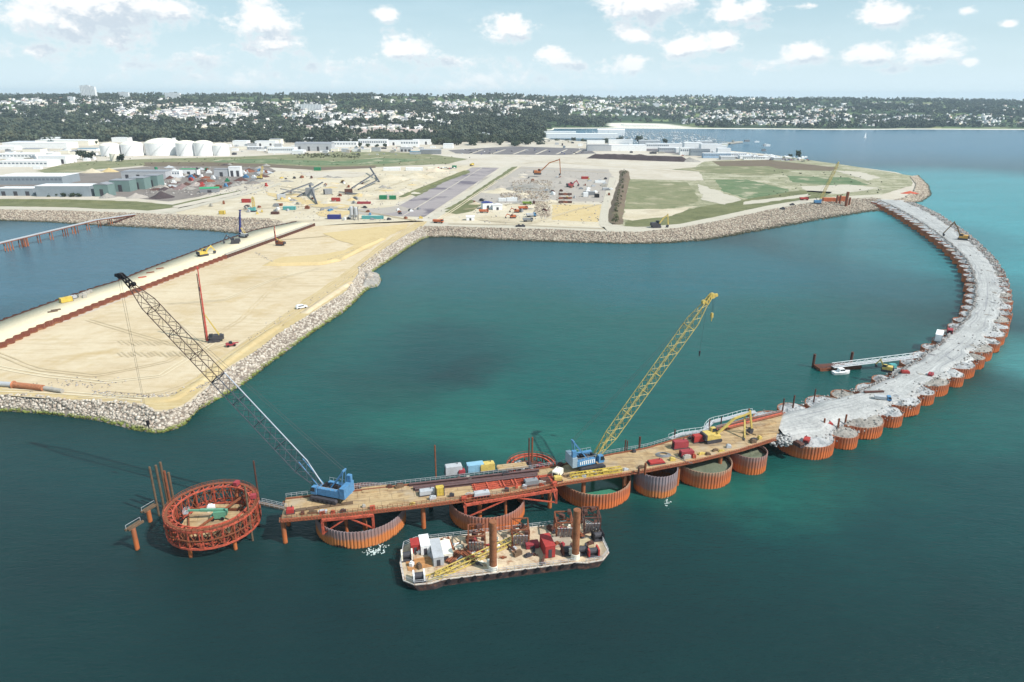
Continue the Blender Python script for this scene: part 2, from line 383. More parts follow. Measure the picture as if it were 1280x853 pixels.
# ------------------------------------------------------------------ water
def water_mat():
    m, t, bs = newmat('sea_water')
    p = t.pos
    # turbid plumes: broad patches of suspended silt, each with its own centre and size on the water
    wob = t.node('ShaderNodeTexNoise', ins={'Vector': p, 'Scale': .006, 'Detail': 5.0, 'Roughness': .6})
    wv = t.node('ShaderNodeVectorMath', operation='MULTIPLY_ADD', ins={0: wob.outputs['Color'], 1: (120, 150, 0), 2: p}).outputs[0]
    wv = t.node('ShaderNodeVectorMath', operation='SUBTRACT', ins={0: wv, 1: (60, 75, 0)}).outputs[0]
    def plume(cx, cy, rx, ry, a=1., b=0.25):
        s = t.node('ShaderNodeMapping', ins={0: wv, 1: (-cx / rx, -cy / ry, 0), 3: (1 / rx, 1 / ry, 0)}).outputs[0]
        l = t.node('ShaderNodeVectorMath', operation='LENGTH', ins={0: s}).outputs['Value']
        return t.mr(l, b, 1, a, 0, True)
    deep = (.0085, .0240, .0262); mid = (.0042, .086, .077); turq = (.036, .270, .300); silt = (.016, .120, .092)
    blue = (.022, .118, .210)
    big = t.noise(p, .004, 5, .6)
    c = t.mix(t.mr(big, .35, .65, 0, .16), deep, mid)
    A = lambda px, py: P(px, py, 0)
    def pl(c, px, py, rx, ry, col, a=1., b=.2):
        q = A(px, py); return t.mix(plume(q.x, q.y, rx, ry, a, b), c, col)
    c = pl(c, 640, 440, 190, 190, mid, .95, .3)          # the sheltered lagoon
    c = pl(c, 860, 370, 190, 190, mid, .9, .3)
    c = pl(c, 800, 330, 260, 130, (.007, .098, .125), .9, .3)
    c = pl(c, 540, 350, 110, 110, (.006, .090, .100), .7, .3)
    c = pl(c, 1150, 535, 140, 70, (.0075, .092, .080), .9, .1)
    c = pl(c, 240, 590, 190, 60, (.0075, .042, .044), .85, .2)
    c = pl(c, 1210, 640, 140, 60, (.0065, .050, .050), .8, .2)
    c = pl(c, 330, 500, 60, 40, mid, .55, .2)
    c = pl(c, 930, 625, 75, 28, silt, .8, .1)
    c = pl(c, 640, 545, 90, 36, silt, .8, .2)
    c = pl(c, 545, 490, 60, 50, silt, .5, .2)
    c = pl(c, 470, 395, 60, 60, mid, .5, .2)
    c = pl(c, 560, 440, 62, 50, (.0045, .048, .050), .85, .2)
    c = pl(c, 590, 455, 30, 22, deep, .55, .2)           # darker deep hollow in the lagoon
    c = pl(c, 470, 480, 50, 40, deep, .45, .2)
    c = pl(c, 1290, 300, 240, 460, turq, .95, .3)        # bright open water outside the arc
    c = pl(c, 1240, 240, 420, 420, turq, .9, .35)
    c = pl(c, 1275, 450, 60, 70, (.050, .235, .230), .8, .2)
    c = pl(c, 1000, 165, 2600, 1500, blue, .85, .5)
    c = pl(c, 60, 320, 260, 210, (.044, .125, .178), .95, .5)
    c = pl(c, 1090, 290, 150, 150, (.020, .115, .135), .6, .3)
    x = t.noise(t.node('ShaderNodeMapping', ins={0: p, 2: (0, 0, R(-12)), 3: (.006, .03, 1)}).outputs[0], 1.0, 6, .6)
    c = t.mix(t.mr(x, .4, .7, 0, .18), c, tuple(v * .62 for v in mid))
    rp = t.noise(t.node('ShaderNodeMapping', ins={0: p, 2: (0, 0, R(24)), 3: (.10, .34, 1)}).outputs[0], 1.0, 7, .7)
    c = t.mix(t.mr(rp, .38, .62, .0, .22), c, (.004, .020, .024))  # ripple shading painted darker into the water colour
    t.l.new(c, bs.inputs['Base Color'])
    bs.inputs['Roughness'].default_value = .2; bs.inputs['IOR'].default_value = 1.33; bs.inputs['Specular IOR Level'].default_value = .22
    mp = t.node('ShaderNodeMapping', ins={0: p, 2: (0, 0, R(20)), 3: (.5, 1.3, 1)}).outputs[0]
    h = t.math('ADD', t.noise(mp, .8, 5, .65), t.math('MULTIPLY', t.noise(mp, .09, 4, .55), 1.2))
    b = t.node('ShaderNodeBump', ins={'Height': h, 'Strength': .75, 'Distance': .5}); t.l.new(b.outputs[0], bs.inputs['Normal'])
    return m
wm = MB(); wm.add([(-14000,-14000,0),(14000,-14000,0),(14000,14000,0),(-14000,14000,0)], [(0,1,2,3)])
struct('sea_water', wm.mesh('sea_water', water_mat()))

# ------------------------------------------------------------------ far terrain
def sst(a, b, x):
    t = min(max((x - a) / (b - a), 0), 1); return t * t * (3 - 2 * t)
YC = 2620.0
def terr(x, y):
    s = x / max(y, 1)
    n = mnoise.fractal(Vector((x * .0011, y * .0011, 3.1)), 1.0, 2.0, 4)
    n2 = mnoise.noise(Vector((x * .0004 + 9, y * .0004, 1.7)))
    left = sst(.16, -.02, s)                       # 1 on the town side, 0 across the bay
    yc = YC + 90 * mnoise.noise(Vector((x * .002, 0, 5))) + 60 * sst(.3, .75, s)
    hl = 4.6 + 92 * sst(1750, 4300, y) ** .9 + 17 * n * sst(1700, 3200, y) + 13 * n2 * sst(2200, 4500, y)
    yb = yc + 30 + 270 * sst(.03, .06, s) * sst(.30, .2, s)
    hr = 1.2 + 2 * sst(yc, yc + 60, y) * (1 - sst(.03, .06, s) * sst(.30, .2, s)) + 2 * sst(yb - 40, yb, y) + 84 * sst(yb, 5200, y) ** .8 + 15 * n * sst(yc, 3600, y) + 10 * n2 * sst(yc, 4800, y)
    h = hl * left + hr * (1 - left)
    h *= 1 - .9 * sst(6200, 7600, y)
    # the bay: no land on the right nearer than the far shore
    edge = .046 + .012 * mnoise.noise(Vector((y * .004, 0, 2)))
    sea = sst(edge - .004, edge + .004, s) * sst(yc + 25, yc - 25, y)
    return h * (1 - sea) - 2.5 * sea
def PT(px, py):
    d = ray(px, py); t = 1400.0
    while t < 9000:
        p = Vector((d.x * t, d.y * t, CAMH + d.z * t))
        if p.z < terr_fast(p.x, p.y): return p
        t += 12 + t * .003
    return None
ns, ny = 190, 150
_ss = np.linspace(-1.25, 1.25, 240); _yy = np.linspace(1380, 9000, 320)
_TG = [[terr(s_ * y_, y_) for s_ in _ss] for y_ in _yy]
def terr_fast(x, y):
    u = (x / max(y, 1) + 1.25) / 2.5 * 239; v = (y - 1380) / 7620 * 319
    if not (0 <= u < 239 and 0 <= v < 319): return -9
    i, j = int(u), int(v); u -= i; v -= j; a, b = _TG[j], _TG[j+1]
    return (a[i] * (1-u) + a[i+1] * u) * (1-v) + (b[i] * (1-u) + b[i+1] * u) * v
ss = np.linspace(-1.25, 1.25, ns); yy = 1380 + (7600 - 1380) * np.linspace(0, 1, ny) ** 1.35
V = [(s * y, y, terr(s * y, y)) for y in yy for s in ss]
F = [(j*ns+i, j*ns+i+1, (j+1)*ns+i+1, (j+1)*ns+i) for j in range(ny-1) for i in range(ns-1)]
def hill_mat():
    m, t, bs = newmat('hill_country')
    p = t.pos; z = sep(t, p)[2]
    vo = t.node('ShaderNodeTexVoronoi', ins={'Vector': p, 'Scale': .0075, 'Randomness': 1.0})
    fc = t.ramp(sep(t, vo.outputs['Color'])[0], [(0, c8(70,92,60)), (.45, c8(98,116,74)), (.7, c8(134,146,96)), (1, c8(160,156,116))])
    c = t.mix(t.mr(t.noise(p, .004, 5, .6), .42, .56), fc, c8(56,74,54))
    c = t.mix(t.mr(z, 1.6, 2.8, 1, 0), c, c8(246,238,222))
    t.l.new(c, bs.inputs['Base Color']); bs.inputs['Roughness'].default_value = 1; bs.inputs['Specular IOR Level'].default_value = .1
    return m
struct('hills', np_mesh('hills', V, F, hill_mat()))
for p_ in bpy.data.objects['hills'].data.polygons: pass
bpy.data.objects['hills'].data.polygons.foreach_set('use_smooth', [True] * len(F))

# ------------------------------------------------------------------ land sheets
LZ = 5.0
SPIT_CREST = [(-150,488),(0,494.5),(37,494),(87,501),(137,502),(180,507),(192,515),(212,516),(237,505),(262,485),(281,465),(317,443),(351,417),(372,404),(402,386),(434,365),(450,342),(449,335),(471,318),(490,306),(509,294),(526,284)]
SPIT_WATER = [(-150,508),(0,514),(60,518),(120,526),(160,537),(200,543),(228,534),(246,514),(276,498),(299,485),(334,458),(372,430),(400,410.5),(430,391),(456,366),(466,358),(464,342),(471,337),(490,324.5),(509,311.5),(527.5,300),(537,297)]
SOUTH_CREST = [(526,284),(560,284),(620,286),(700,288),(760,291),(800,291),(850,286),(900,277),(960,264),(1010,255),(1050,251),(1090,248),(1102,250)]
SOUTH_WATER = [(537,297),(560,296.5),(620,300),(700,303),(780,305),(830,304.5),(880,301),(940,290.5),(1000,279.5),(1050,271),(1085,265),(1104,264)]
TIP_CREST = [(1118,251),(1133,247),(1143,240),(1146,231),(1138,221)]
TIP_WATER = [(1130,256),(1152,252),(1163,244),(1160,232),(1147,219.5)]
WEST_CREST = [(-150,262),(0,263),(100,265),(200,268.5),(280,272),(340,275),(352,279)]
WEST_WATER = [(-150,274),(0,276),(60,278),(120,282),(200,286),(260,289),(300,293),(316,294)]
def densify(pts, n):
    pts = [Vector(p) for p in pts]; L = [0]
    for a, b in zip(pts, pts[1:]): L.append(L[-1] + (b - a).length)
    out = []
    for k in range(n):
        d = L[-1] * k / (n - 1); i = 0
        while i < len(pts) - 2 and L[i+1] < d: i += 1
        f = (d - L[i]) / max(L[i+1] - L[i], 1e-6); out.append(pts[i].lerp(pts[i+1], min(f, 1)))
    return out, L[-1]
def rough_poly(pts, amp=.35, step=6):
    """world polygon -> the same outline with an irregular, worn edge"""
    out = []; n = len(pts)
    for i in range(n):
        a, b = pts[i], pts[(i+1) % n]; L = (b - a).length; k = max(1, min(40, int(L / step)))
        nr = Vector((-(b-a).y, (b-a).x, 0)).normalized()
        for j in range(k):
            p = a.lerp(b, j / k)
            out.append(p + nr * amp * step * mnoise.fractal(Vector((p.x * .06, p.y * .06, i * .3)), 1, 2, 4) * 1.2)
    return out
def sheet(name, pts, mat, z, rough=0., step=6, world=False, kind='structure'):
    w = [Vector(p) for p in pts] if world else [P(x, y, z) for x, y in pts]
    for p in w: p.z = z
    if rough: w = rough_poly(w, rough, step)
    tri = tessellate_polygon([w])
    me = bpy.data.meshes.new(name); 
    fs = []
    for a, b, c in tri:
        nrm = (w[b] - w[a]).cross(w[c] - w[a]); fs.append((a, b, c) if nrm.z > 0 else (a, c, b))
    me.from_pydata([tuple(p) for p in w], [], fs); me.materials.append(mat)
    o = struct(name, me, kind); return o
QUAY_EDGE = [(352,279),(316,293),(302,293.5),(280,301),(240,316),(190,335),(148,352),(116,362),(63,380),(0,403.5),(-150,458)]
LAND = SPIT_CREST + SOUTH_CREST[1:] + TIP_CREST + [(1120,215.5),(1080,210),(1042,205),(1003,199),(960,193),(925,190),(890,186.5),(850,184.5),(800,182),(745,178),(700,175),(660,174),(500,174),(300,174),(100,174),(-320,174),(-320,262)] + WEST_CREST + QUAY_EDGE[1:]
sheet('ground', LAND, POLDER, LZ)

def patch(name, pts, mat, lvl, rough=.35, step=7):
    return sheet(name, pts, mat, LZ + .06 * lvl, rough, step)
patch('sand_ground', [(-150,470),(0,430),(100,396),(228,345),(390,283),(430,280),(520,276),(540,277),(526,283),(505,296),(471,317),(449,334),(448,342),(432,365),(400,386),(350,417),(316,443),(280,465),(236,505),(212,515),(190,514),(178,506),(87,500),(0,494),(-150,487)], SAND, 1, 0)
patch('sand_road', [(-150,484),(0,484),(60,492),(120,496),(180,500),(212,496),(250,468),(300,430),(350,396),(400,362),(440,334),(470,309),(500,291),(520,278),(534,277),(528,283),(508,294),(480,311),(450,333),(447,342),(432,364),(400,384),(350,415),(318,441),(285,459),(255,484),(232,504),(212,513),(195,512),(178,504),(87,499),(0,493),(-150,487)], SANDROAD, 2, .12)
patch('ochre_shelf', [(330,330),(352,322),(400,318),(430,313),(455,300),(470,290),(505,283),(500,288),(478,300),(452,316),(420,327),(390,331)], OCHRE, 3, .3)
patch('ochre_floor', [(404,292),(470,284),(510,280),(505,286),(470,298),(440,306),(420,300)], OCHRE, 4, .4)
patch('pale_construction_ground', [(215,262),(300,245),(340,215),(430,212),(560,207),(600,207),(590,214),(520,242),(470,270),(520,272),(530,277),(430,281),(392,282),(360,279),(300,272),(220,268)], PALESAND, 1, .3)
patch('grey_working_yard', [(600,225),(640,208),(760,212),(770,226),(758,252),(690,252),(570,256),(556,262),(585,245)], GREYYARD, 1, .3)
patch('yellow_pad', [(690,256),(752,256),(748,278),(690,275)], OCHRE, 2, .2)
patch('construction_sand', [(556,262),(690,252),(755,256),(760,284),(700,285),(560,281),(540,277)], PALESAND, 1.5, .25)
patch('industrial_yard', [(-320,238),(0,236),(60,244),(150,246),(210,252),(250,246),(330,222),(345,214),(330,206),(260,207),(190,208),(120,214),(70,220),(-320,228)], DARKYARD, 1, .2)
patch('shore_grass', [(-320,254),(0,250),(100,250),(170,252),(215,256),(300,238),(312,238),(230,258),(180,264),(80,259),(0,258),(-320,262)], BANK, 2, .25)
patch('shore_track', [(-320,262),(0,259.5),(80,260.5),(160,262),(210,265),(200,268),(80,263),(0,262),(-320,262.5)], TRACK, 3, .1)
patch('grass_field', [(45,214),(90,203),(180,199),(300,196),(390,192),(440,188),(530,192),(585,199),(560,205),(470,209),(400,211),(330,208),(250,206),(180,207),(120,212),(70,219)], GRASS, 2, .3)
patch('brown_strip', [(180,203),(260,203),(330,205),(400,209),(470,207),(470,210),(400,213),(330,209),(250,208),(180,208)], BROWNBANK, 3, .3)
patch('bright_grass', [(260,200),(330,199),(420,202),(470,198),(540,199),(480,205),(400,207),(330,204),(270,203)], GREEN, 3, .35)
patch('asphalt_strip', [(476,269.5),(531,271),(592,231),(624,210),(590,209.5),(540,235)], ASPHALT, 3, .05)
patch('faded_line', [(503,270),(504.8,270),(602.6,210),(601.7,210)], POLDER, 4, .06)
patch('strip_road', [(534,274),(545,274),(610,230),(652,208),(640,207),(628,210),(596,232)], TRACK, 2, .1)
patch('ditch', [(556,262),(575,252),(640,209),(648,208),(640,214),(600,240),(575,256),(562,262)], BANK, 3, .25)
patch('grass_verge', [(556,265),(585,250),(592,250),(602,256),(590,264),(570,268)], BANK, 3.5, .3)
patch('left_verge', [(512,243),(560,222),(586,214),(588,216),(560,226),(520,246)], BANK, 4, .3)
patch('parking_lot', [(560,188),(640,183),(735,186),(745,192),(700,194),(600,193),(570,192)], PARKLOT, 2, .1)
for k, (xa, xb) in enumerate([(585,600),(612,628),(640,654),(668,680),(694,705),(715,724)]):
    patch('parking_lane', [(xa,193),(xa+3,193),(xb+5,187.2),(xb+2,187.2)], POLDER, 3, 0)
patch('north_fields', [(783,224),(870,226),(860,214),(880,202),(980,196),(1060,207),(1140,220),(1140,232),(1100,244),(1045,250),(1000,255),(900,276),(850,282),(790,284),(771,281)], MIXFIELD, 1, .15)
patch('left_green_field', [(785,226),(858,228),(868,238),(874,252),(840,262),(800,268),(779,268)], GRASS, 2, .35)
patch('bright_green_field', [(893,225),(930,224),(985,237),(990,243),(965,249),(945,252),(925,246),(905,240)], GREEN, 2, .4)
patch('field_bank', [(780,284),(786,272),(830,268),(880,258),(940,248),(1000,238),(1040,240),(1030,247),(960,260),(900,273),(850,282)], BANK, 3, .25)
patch('far_green', [(985,220),(1060,222),(1085,231),(1040,232),(990,228)], GREEN, 2, .4)
patch('far_pale', [(1000,233),(1060,231),(1100,235),(1050,243),(1010,240)], TRACK, 3, .35)
patch('brown_heath', [(890,202),(960,200),(1050,210),(1040,214),(960,211),(900,208)], BROWNBANK, 3, .4)
patch('east_pale', [(1100,217),(1135,222),(1140,232),(1110,240),(1080,226)], MIXFIELD, 3, .2)
patch('chalk_track', [(752,284),(748,280),(752,258),(757,240),(762,222),(770,222),(764,244),(760,262),(760,276),(766,282),(800,284),(850,280),(900,270),(960,257),(1010,249),(1060,245),(1100,243),(1104,248),(1050,250.5),(1010,254.5),(960,263),(900,276),(850,285),(800,290),(760,290)], TRACK, 4, .08)
patch('crest_track', [(534,277),(560,278.5),(620,280),(700,282.5),(755,284),(760,290),(700,287),(620,285),(560,283),(530,282.5)], TRACK, 4, .08)
patch('port_apron', [(775,186),(860,186),(930,192),(1000,200),(990,201),(900,198),(840,192)], PARKLOT, 2, .1)

patch('light_verge', [(200,265),(260,252),(330,236),(350,228),(352,231),(300,246),(250,258),(215,267)], TRACK, 4, .2)
patch('yard_road', [(215,258),(300,239),(340,226),(345,229),(300,243),(222,261)], POLDER, 4, .15)
for k_, pp_ in enumerate([[(370,215),(430,214),(470,217),(440,222),(390,222)], [(330,240),(400,252),(440,258),(420,262),(350,252)], [(440,262),(500,258),(520,262),(480,268),(440,268)], [(400,262),(440,264),(430,272),(395,270)]]):
    patch('worked_ground', pp_, [POLDER, OCHRE, GREYYARD, OCHRE][k_], 4, .5)
patch('dry_grass', [(840,212),(880,208),(960,208),(990,214),(960,219),(900,217)], GRASS, 4, .5)
patch('pale_scrape', [(872,230),(895,238),(930,250),(905,256),(878,250)], TRACK, 3.5, .5)
patch('pale_scrape', [(930,252),(985,246),(1010,242),(1015,245),(960,253),(930,256)], TRACK, 3.5, .4)
patch('pale_scrape', [(780,262),(830,262),(870,258),(840,270),(790,276),(778,274)], PALESAND, 3.5, .5)
patch('pale_scrape', [(1040,213),(1075,215),(1100,222),(1085,226),(1060,218)], TRACK, 3.5, .5)
patch('tan_floor', [(640,197),(730,199),(770,206),(870,208),(880,226),(790,222),(770,212),(650,206)], POLDER, 1.5, .3)
# raised bank / mound built along a pixel path
def bank(name, pts, width, h, mat, label=None, cat=None, n=40, seed=0, kind='structure', z=LZ, flat=.25):
    W_, L = densify([P(x, y, z) for x, y in pts], n)
    m = 9; V = []; F = []
    for i, p in enumerate(W_):
        q = W_[min(i+1, n-1)] - W_[max(i-1, 0)]; nr = Vector((-q.y, q.x, 0)).normalized()
        e = min(1, min(i, n-1-i) / 3)
        for j in range(m):
            a = j / (m-1) * 2 - 1
            hh = h * e * sst(1, flat, abs(a)) * (1 + .35 * mnoise.noise(Vector((p.x * .05, p.y * .05, j + seed))))
            pp = p + nr * (a * width / 2 * (1 + .2 * mnoise.noise(Vector((i * .4, j, seed)))))
            V.append((pp.x, pp.y, z + .02 + hh))
    for i in range(n-1):
        for j in range(m-1): F.append((i*m+j, (i+1)*m+j, (i+1)*m+j+1, i*m+j+1))
    me = np_mesh(name, V, F, mat)
    if label: return solo(name, me, None, label, cat)
    return struct(name, me, kind)
bank('dark_earth_bank', [(735,197.5),(760,198.5),(800,200),(840,201.5),(862,202)], 26, 8, DARKBANK)
bank('hedge_bank', [(768,281),(771,262),(776,240),(781,224),(780,213)], 15, 2.2, BROWNBANK)
bank('drainage_bank', [(500,247),(540,231),(572,218),(586,213)], 8, 1.6, BANK)
bank('shore_bank', [(-100,254),(0,251.5),(80,252),(160,254)], 12, 2, BANK)
def heap(name, px, py, w, h, mat, label, cat='heap', group=None, asp=1.0, seed=0):
    c = P(px, py, LZ); r = w / 2; n = 20; m = 8; V = [(0, 0, h)]; F = []
    for k in range(1, m+1):
        f = k / m
        for i in range(n):
            t = 2*math.pi*i/n
            rr = r * f * (1 + .22 * mnoise.noise(Vector((math.cos(t) * 1.4, math.sin(t) * 1.4, seed + 2.2))))
            z = h * (1 - f) ** 1.1 * (1 + .25 * mnoise.noise(Vector((math.cos(t)*f*3, math.sin(t)*f*3, seed + 7))))
            V.append((rr * math.cos(t), rr * asp * math.sin(t), max(z, 0) if k < m else -.1))
    mb = MB(); mb.v = V
    mb.f = [(0, 1 + i, 1 + (i+1) % n) for i in range(n)] + [(1+(k-1)*n+i, 1+k*n+i, 1+k*n+(i+1) % n, 1+(k-1)*n+(i+1) % n) for k in range(1, m) for i in range(n)]
    mb.m = [0] * len(mb.f)
    return solo(name, mb, mat, label, cat, (c.x, c.y, LZ + .05), 0, group)

# ------------------------------------------------------------------ armour rock
ico = bmesh.new(); bmesh.ops.create_icosphere(ico, subdivisions=1, radius=1)
ICV = np.array([v.co[:] for v in ico.verts]); ICF = np.array([[v.index for v in f.verts] for f in ico.faces]); ico.free()
RV = []
for k in range(8):
    v = ICV * (1 + rng.uniform(-.28, .28, (len(ICV), 1))); v = v * np.array([1.15, .9, .75])
    RV.append(v)
RV = np.array(RV)
def rocks_mesh(name, pos, size, mat):
    n = len(pos); idx = rng.integers(0, 8, n)
    a = rng.uniform(0, 2*np.pi, n); b = rng.uniform(-.6, .6, n)
    ca, sa, cb, sb = np.cos(a), np.sin(a), np.cos(b), np.sin(b)
    M = np.zeros((n, 3, 3)); M[:,0,0] = ca; M[:,0,1] = -sa*cb; M[:,0,2] = sa*sb; M[:,1,0] = sa; M[:,1,1] = ca*cb; M[:,1,2] = -ca*sb; M[:,2,1] = sb; M[:,2,2] = cb
    v = RV[idx] * np.asarray(size)[:, None, None] * .5
    v = np.einsum('nij,nkj->nki', M, v) + np.asarray(pos)[:, None, :]
    f = ICF[None] + (np.arange(n) * len(ICV))[:, None, None]
    return np_mesh(name, v.reshape(-1, 3), f.reshape(-1, 3), mat)
def revetment(name, crest, water, size, mat, under, dens=1.0, ztop=LZ + .25):
    n = 120
    A, L = densify([P(x, y, LZ) for x, y in crest], n); B, _ = densify([P(x, y, 0) for x, y in water], n)
    V = []; F = []
    for a, b in zip(A, B):
        bb = b + (b - a) * .12
        V += [(a.x, a.y, LZ - .02), (bb.x, bb.y, -1.0)]
    F = [(2*i, 2*i+2, 2*i+3, 2*i+1) for i in range(n-1)]
    struct('rock_slope', np_mesh(name + '_bed', V, F, under))
    wd = np.mean([(a - b).length for a, b in zip(A, B)])
    N = int(L * wd / (size * size) * 1.15 * dens); pos = []; sz = []
    for k in range(N):
        u = random.random() * (n - 1); i = int(u); f = u - i; i2 = min(i+1, n-1)
        a = A[i].lerp(A[i2], f); b = B[i].lerp(B[i2], f)
        t = random.uniform(-.06, 1.08); p = a.lerp(b, t); s = size * random.uniform(.65, 1.35)
        z = (LZ - .1) * (1 - t) - .5 * t + .12 * size if t > 0 else LZ + .2
        pos.append((p.x, p.y, z)); sz.append(s)
    o = struct(name, rocks_mesh(name, pos, sz, mat), 'stuff'); return o
UNDER = ground_mat('rock_bed', [(.3, c8(120,110,100)), (.6, c8(160,148,136)), (.75, c8(134,124,114))], .3)
revetment('armour_rocks', SPIT_CREST, SPIT_WATER, 1.2, ROCK, UNDER, 1.3)
revetment('shore_rocks', SOUTH_CREST, SOUTH_WATER, 1.7, ROCKF, UNDER, 1.25)
revetment('headland_rocks', TIP_CREST, TIP_WATER, 2.2, ROCKF, UNDER)
revetment('basin_rocks', WEST_CREST, WEST_WATER, 1.7, ROCKF, UNDER, 1.25)
# rubble lobe that bulges from the spit
lob = [P(x, y, 0) for x, y in [(447,340),(452,365),(462,360),(471,359.5),(477,351),(474,344),(464,341),(452,338)]]
cx = sum((p for p in lob), Vector()) / len(lob)
V = [(cx.x, cx.y, 3.4)]; F = []
for f, z in ((.45, 3.2), (.75, 2.2), (.95, .2), (1.1, -1)):
    for p in rough_poly(lob, .25, 3)[:48:1]: V.append((cx.x + (p.x - cx.x) * f, cx.y + (p.y - cx.y) * f, z))
k = (len(V) - 1) // 4
F3 = [(0, 1 + i, 1 + (i+1) % k) for i in range(k)]
for r_ in range(3):
    for i in range(k):
        a, b, c_, d_ = 1+r_*k+i, 1+(r_+1)*k+i, 1+(r_+1)*k+(i+1) % k, 1+r_*k+(i+1) % k
        F3 += [(a, b, c_), (a, c_, d_)]
struct('rubble_lobe', np_mesh('rubble_lobe', V, F3, GREYRUB))
pos = []; sz = []
for k_ in range(1100):
    p = lob[random.randrange(len(lob))]; f = random.random() ** .6; q = cx.lerp(p, f); q2 = lob[random.randrange(len(lob))]; q = q.lerp(cx.lerp(q2, f), random.random() * .5)
    pos.append((q.x, q.y, 3.5 - 3.4 * f ** 2.2)); sz.append(random.uniform(.5, 1.3))
struct('lobe_stones', rocks_mesh('lobe_stones', pos, sz, ROCK), 'stuff')
# ------------------------------------------------------------------ sheet pile cells and the arc
def ring_mb(Rr, z0, z1, a0=0., a1=2*math.pi, pitch=.95, depth=.17, cut=None):
    """wall of corrugated sheet piles; cut(angle) may lower the top"""
    full = abs(a1 - a0) > 6.2; n = max(6, int(Rr * (a1 - a0) / pitch)); pts = []
    for i in range(n):
        for f, r in ((.05, Rr), (.42, Rr), (.55, Rr - depth), (.92, Rr - depth)):
            pts.append((a0 + (a1 - a0) * (i + f) / n, r))
    mb = MB(); k = len(pts); vs = []
    for dr, w in ((0, 0), (0, 1), (-.16, 1), (-.16, 0)):
        for a, r in pts:
            zt = z1 + (cut(a) if cut else 0)
            vs.append(((r + dr) * math.cos(a), (r + dr) * math.sin(a), zt if w else z0))
    fs = []; m = k if full else k - 1
    for q in range(3):
        for i in range(m):
            j = (i + 1) % k; fs.append((q*k+i, q*k+j, (q+1)*k+j, (q+1)*k+i))
    mb.add(vs, fs); return mb
def fill_mb(Rr, z, amp=.5, seed=0, bulge=.6, n=30, m=8):
    mb = MB(); vs = [(0, 0, z + bulge)]
    for k in range(1, m+1):
        for i in range(n):
            t = 2*math.pi*i/n; r = Rr * k / m
            vs.append((r*math.cos(t), r*math.sin(t), z + bulge * (1 - (k/m)**2) + amp * mnoise.fractal(Vector((r*math.cos(t)*.35, r*math.sin(t)*.35, seed)), 1, 2, 3)))
    fs = [(0, 1+i, 1+(i+1) % n) for i in range(n)]
    for k in range(1, m):
        for i in range(n): fs.append((1+(k-1)*n+i, 1+k*n+i, 1+k*n+(i+1) % n, 1+(k-1)*n+(i+1) % n))
    return mb.add(vs, fs)
CELLG = 'sheet pile cells of the curved breakwater'
def cell(px, py, Rr, zt, mat, label, fill=None, fz=None, amp=.5, cut=None, inwater=None):
    """cell whose front rim (nearest point of its top edge) is seen at px, py"""
    p = P(px, py, zt); c = Vector((p.x, p.y + Rr, 0))
    t = thing('sheet_pile_cell', label, 'cofferdam cell', (c.x, c.y, 0), 0, CELLG)
    part('sheet_pile_wall', ring_mb(Rr, -1.5, zt, cut=cut), mat, t)
    mb = MB(); mb.lathe((0,0,0), [(Rr - .5, zt - 1.3), (Rr - .18, zt - 1.3), (Rr - .18, zt - .9), (Rr - .5, zt - .9), (Rr - .5, zt - 1.3)], 48)
    part('inner_waling', mb, RUSTD, t)
    if fill: part('fill', fill_mb(Rr - .45, fz, amp, px * .1, .5), fill, t)
    return t, c
cell(438, 666, 12.6, 5.2, SHEETG, 'open sheet pile ring with water inside, under the dark boomed crane end of the deck')
cell(607, 648, 11.0, 5.2, SHEET, 'open rusty sheet pile ring behind the moored barge, under the long steel beams')
cell(748, 619, 11.2, 5.0, SHEETO, 'open orange rusted ring holding bright green water, under the yellow boomed crane', MAT('green_still_water', (.05,.20,.13), rough=.15, var=.15, scale=.15), .9, .02)
cell(826, 597, 6.6, 7.4, SHEETG, 'tall narrow grey sheet pile cell just right of the ring of green water')
cell(889, 592, 8.9, 5.6, SHEETO, 'wide cell with flat grey wet fill below the deck beside the yellow excavator', SEDIMENT, 4.1, .12)
cell(944, 573, 5.8, 6.2, SHEET, 'small cell with dark inside standing last before the white rubble begins', SEDIMENT, 4.4, .5)

OUT = [(993,560),(1041,546),(1080,531),(1115,512),(1140,497),(1170,482),(1195,471),(1212,459),(1226,448),(1240,436),(1252,424),(1259,410),(1264,395),(1266,378),(1265,364),(1261,350),(1255,338),(1246,325),(1234,313),(1220,301),(1205,289),(1185,277),(1165,265),(1145,256),(1128,250)]
INN = [(985,512),(1030,495),(1065,487),(1095,478),(1114,468),(1132,455),(1150,439),(1166,425),(1183,407),(1196,395),(1203,383),(1206,369),(1206,352),(1202,336),(1194,323),(1182,310),(1168,298),(1151,285),(1131,271),(1112,260),(1100,254)]
RIM = 4.7
NS = 400
Ow, _ = densify([P(x, y, RIM) for x, y in OUT], NS); Iw, _ = densify([P(x, y, RIM) for x, y in INN], NS)
AX = [(a + b) / 2 for a, b in zip(Ow, Iw)]
AXL = [0]
for a, b in zip(AX, AX[1:]): AXL.append(AXL[-1] + (b - a).length)
ATOT = AXL[-1]
def axis(d):
    d = min(max(d, .01), ATOT - .01); i = max(0, min(NS-2, int(np.searchsorted(AXL, d)) - 1))
    f = (d - AXL[i]) / (AXL[i+1] - AXL[i]); p = AX[i].lerp(AX[i+1], f)
    t = AX[min(i+3, NS-1)] - AX[max(i-3, 0)]; t.z = 0; t.normalize()
    o = Ow[i].lerp(Ow[i+1], f); w = (o - Iw[i].lerp(Iw[i+1], f)).length / 2
    nr = Vector((t.y, -t.x, 0))       # towards the outer (open sea) side
    return p, t, nr, w
print('arc length', ATOT, [round(axis(d)[3], 1) for d in range(0, int(ATOT), 40)])
BIGR, SMR = 8.6, 5.5
PITCH_C = 14.6
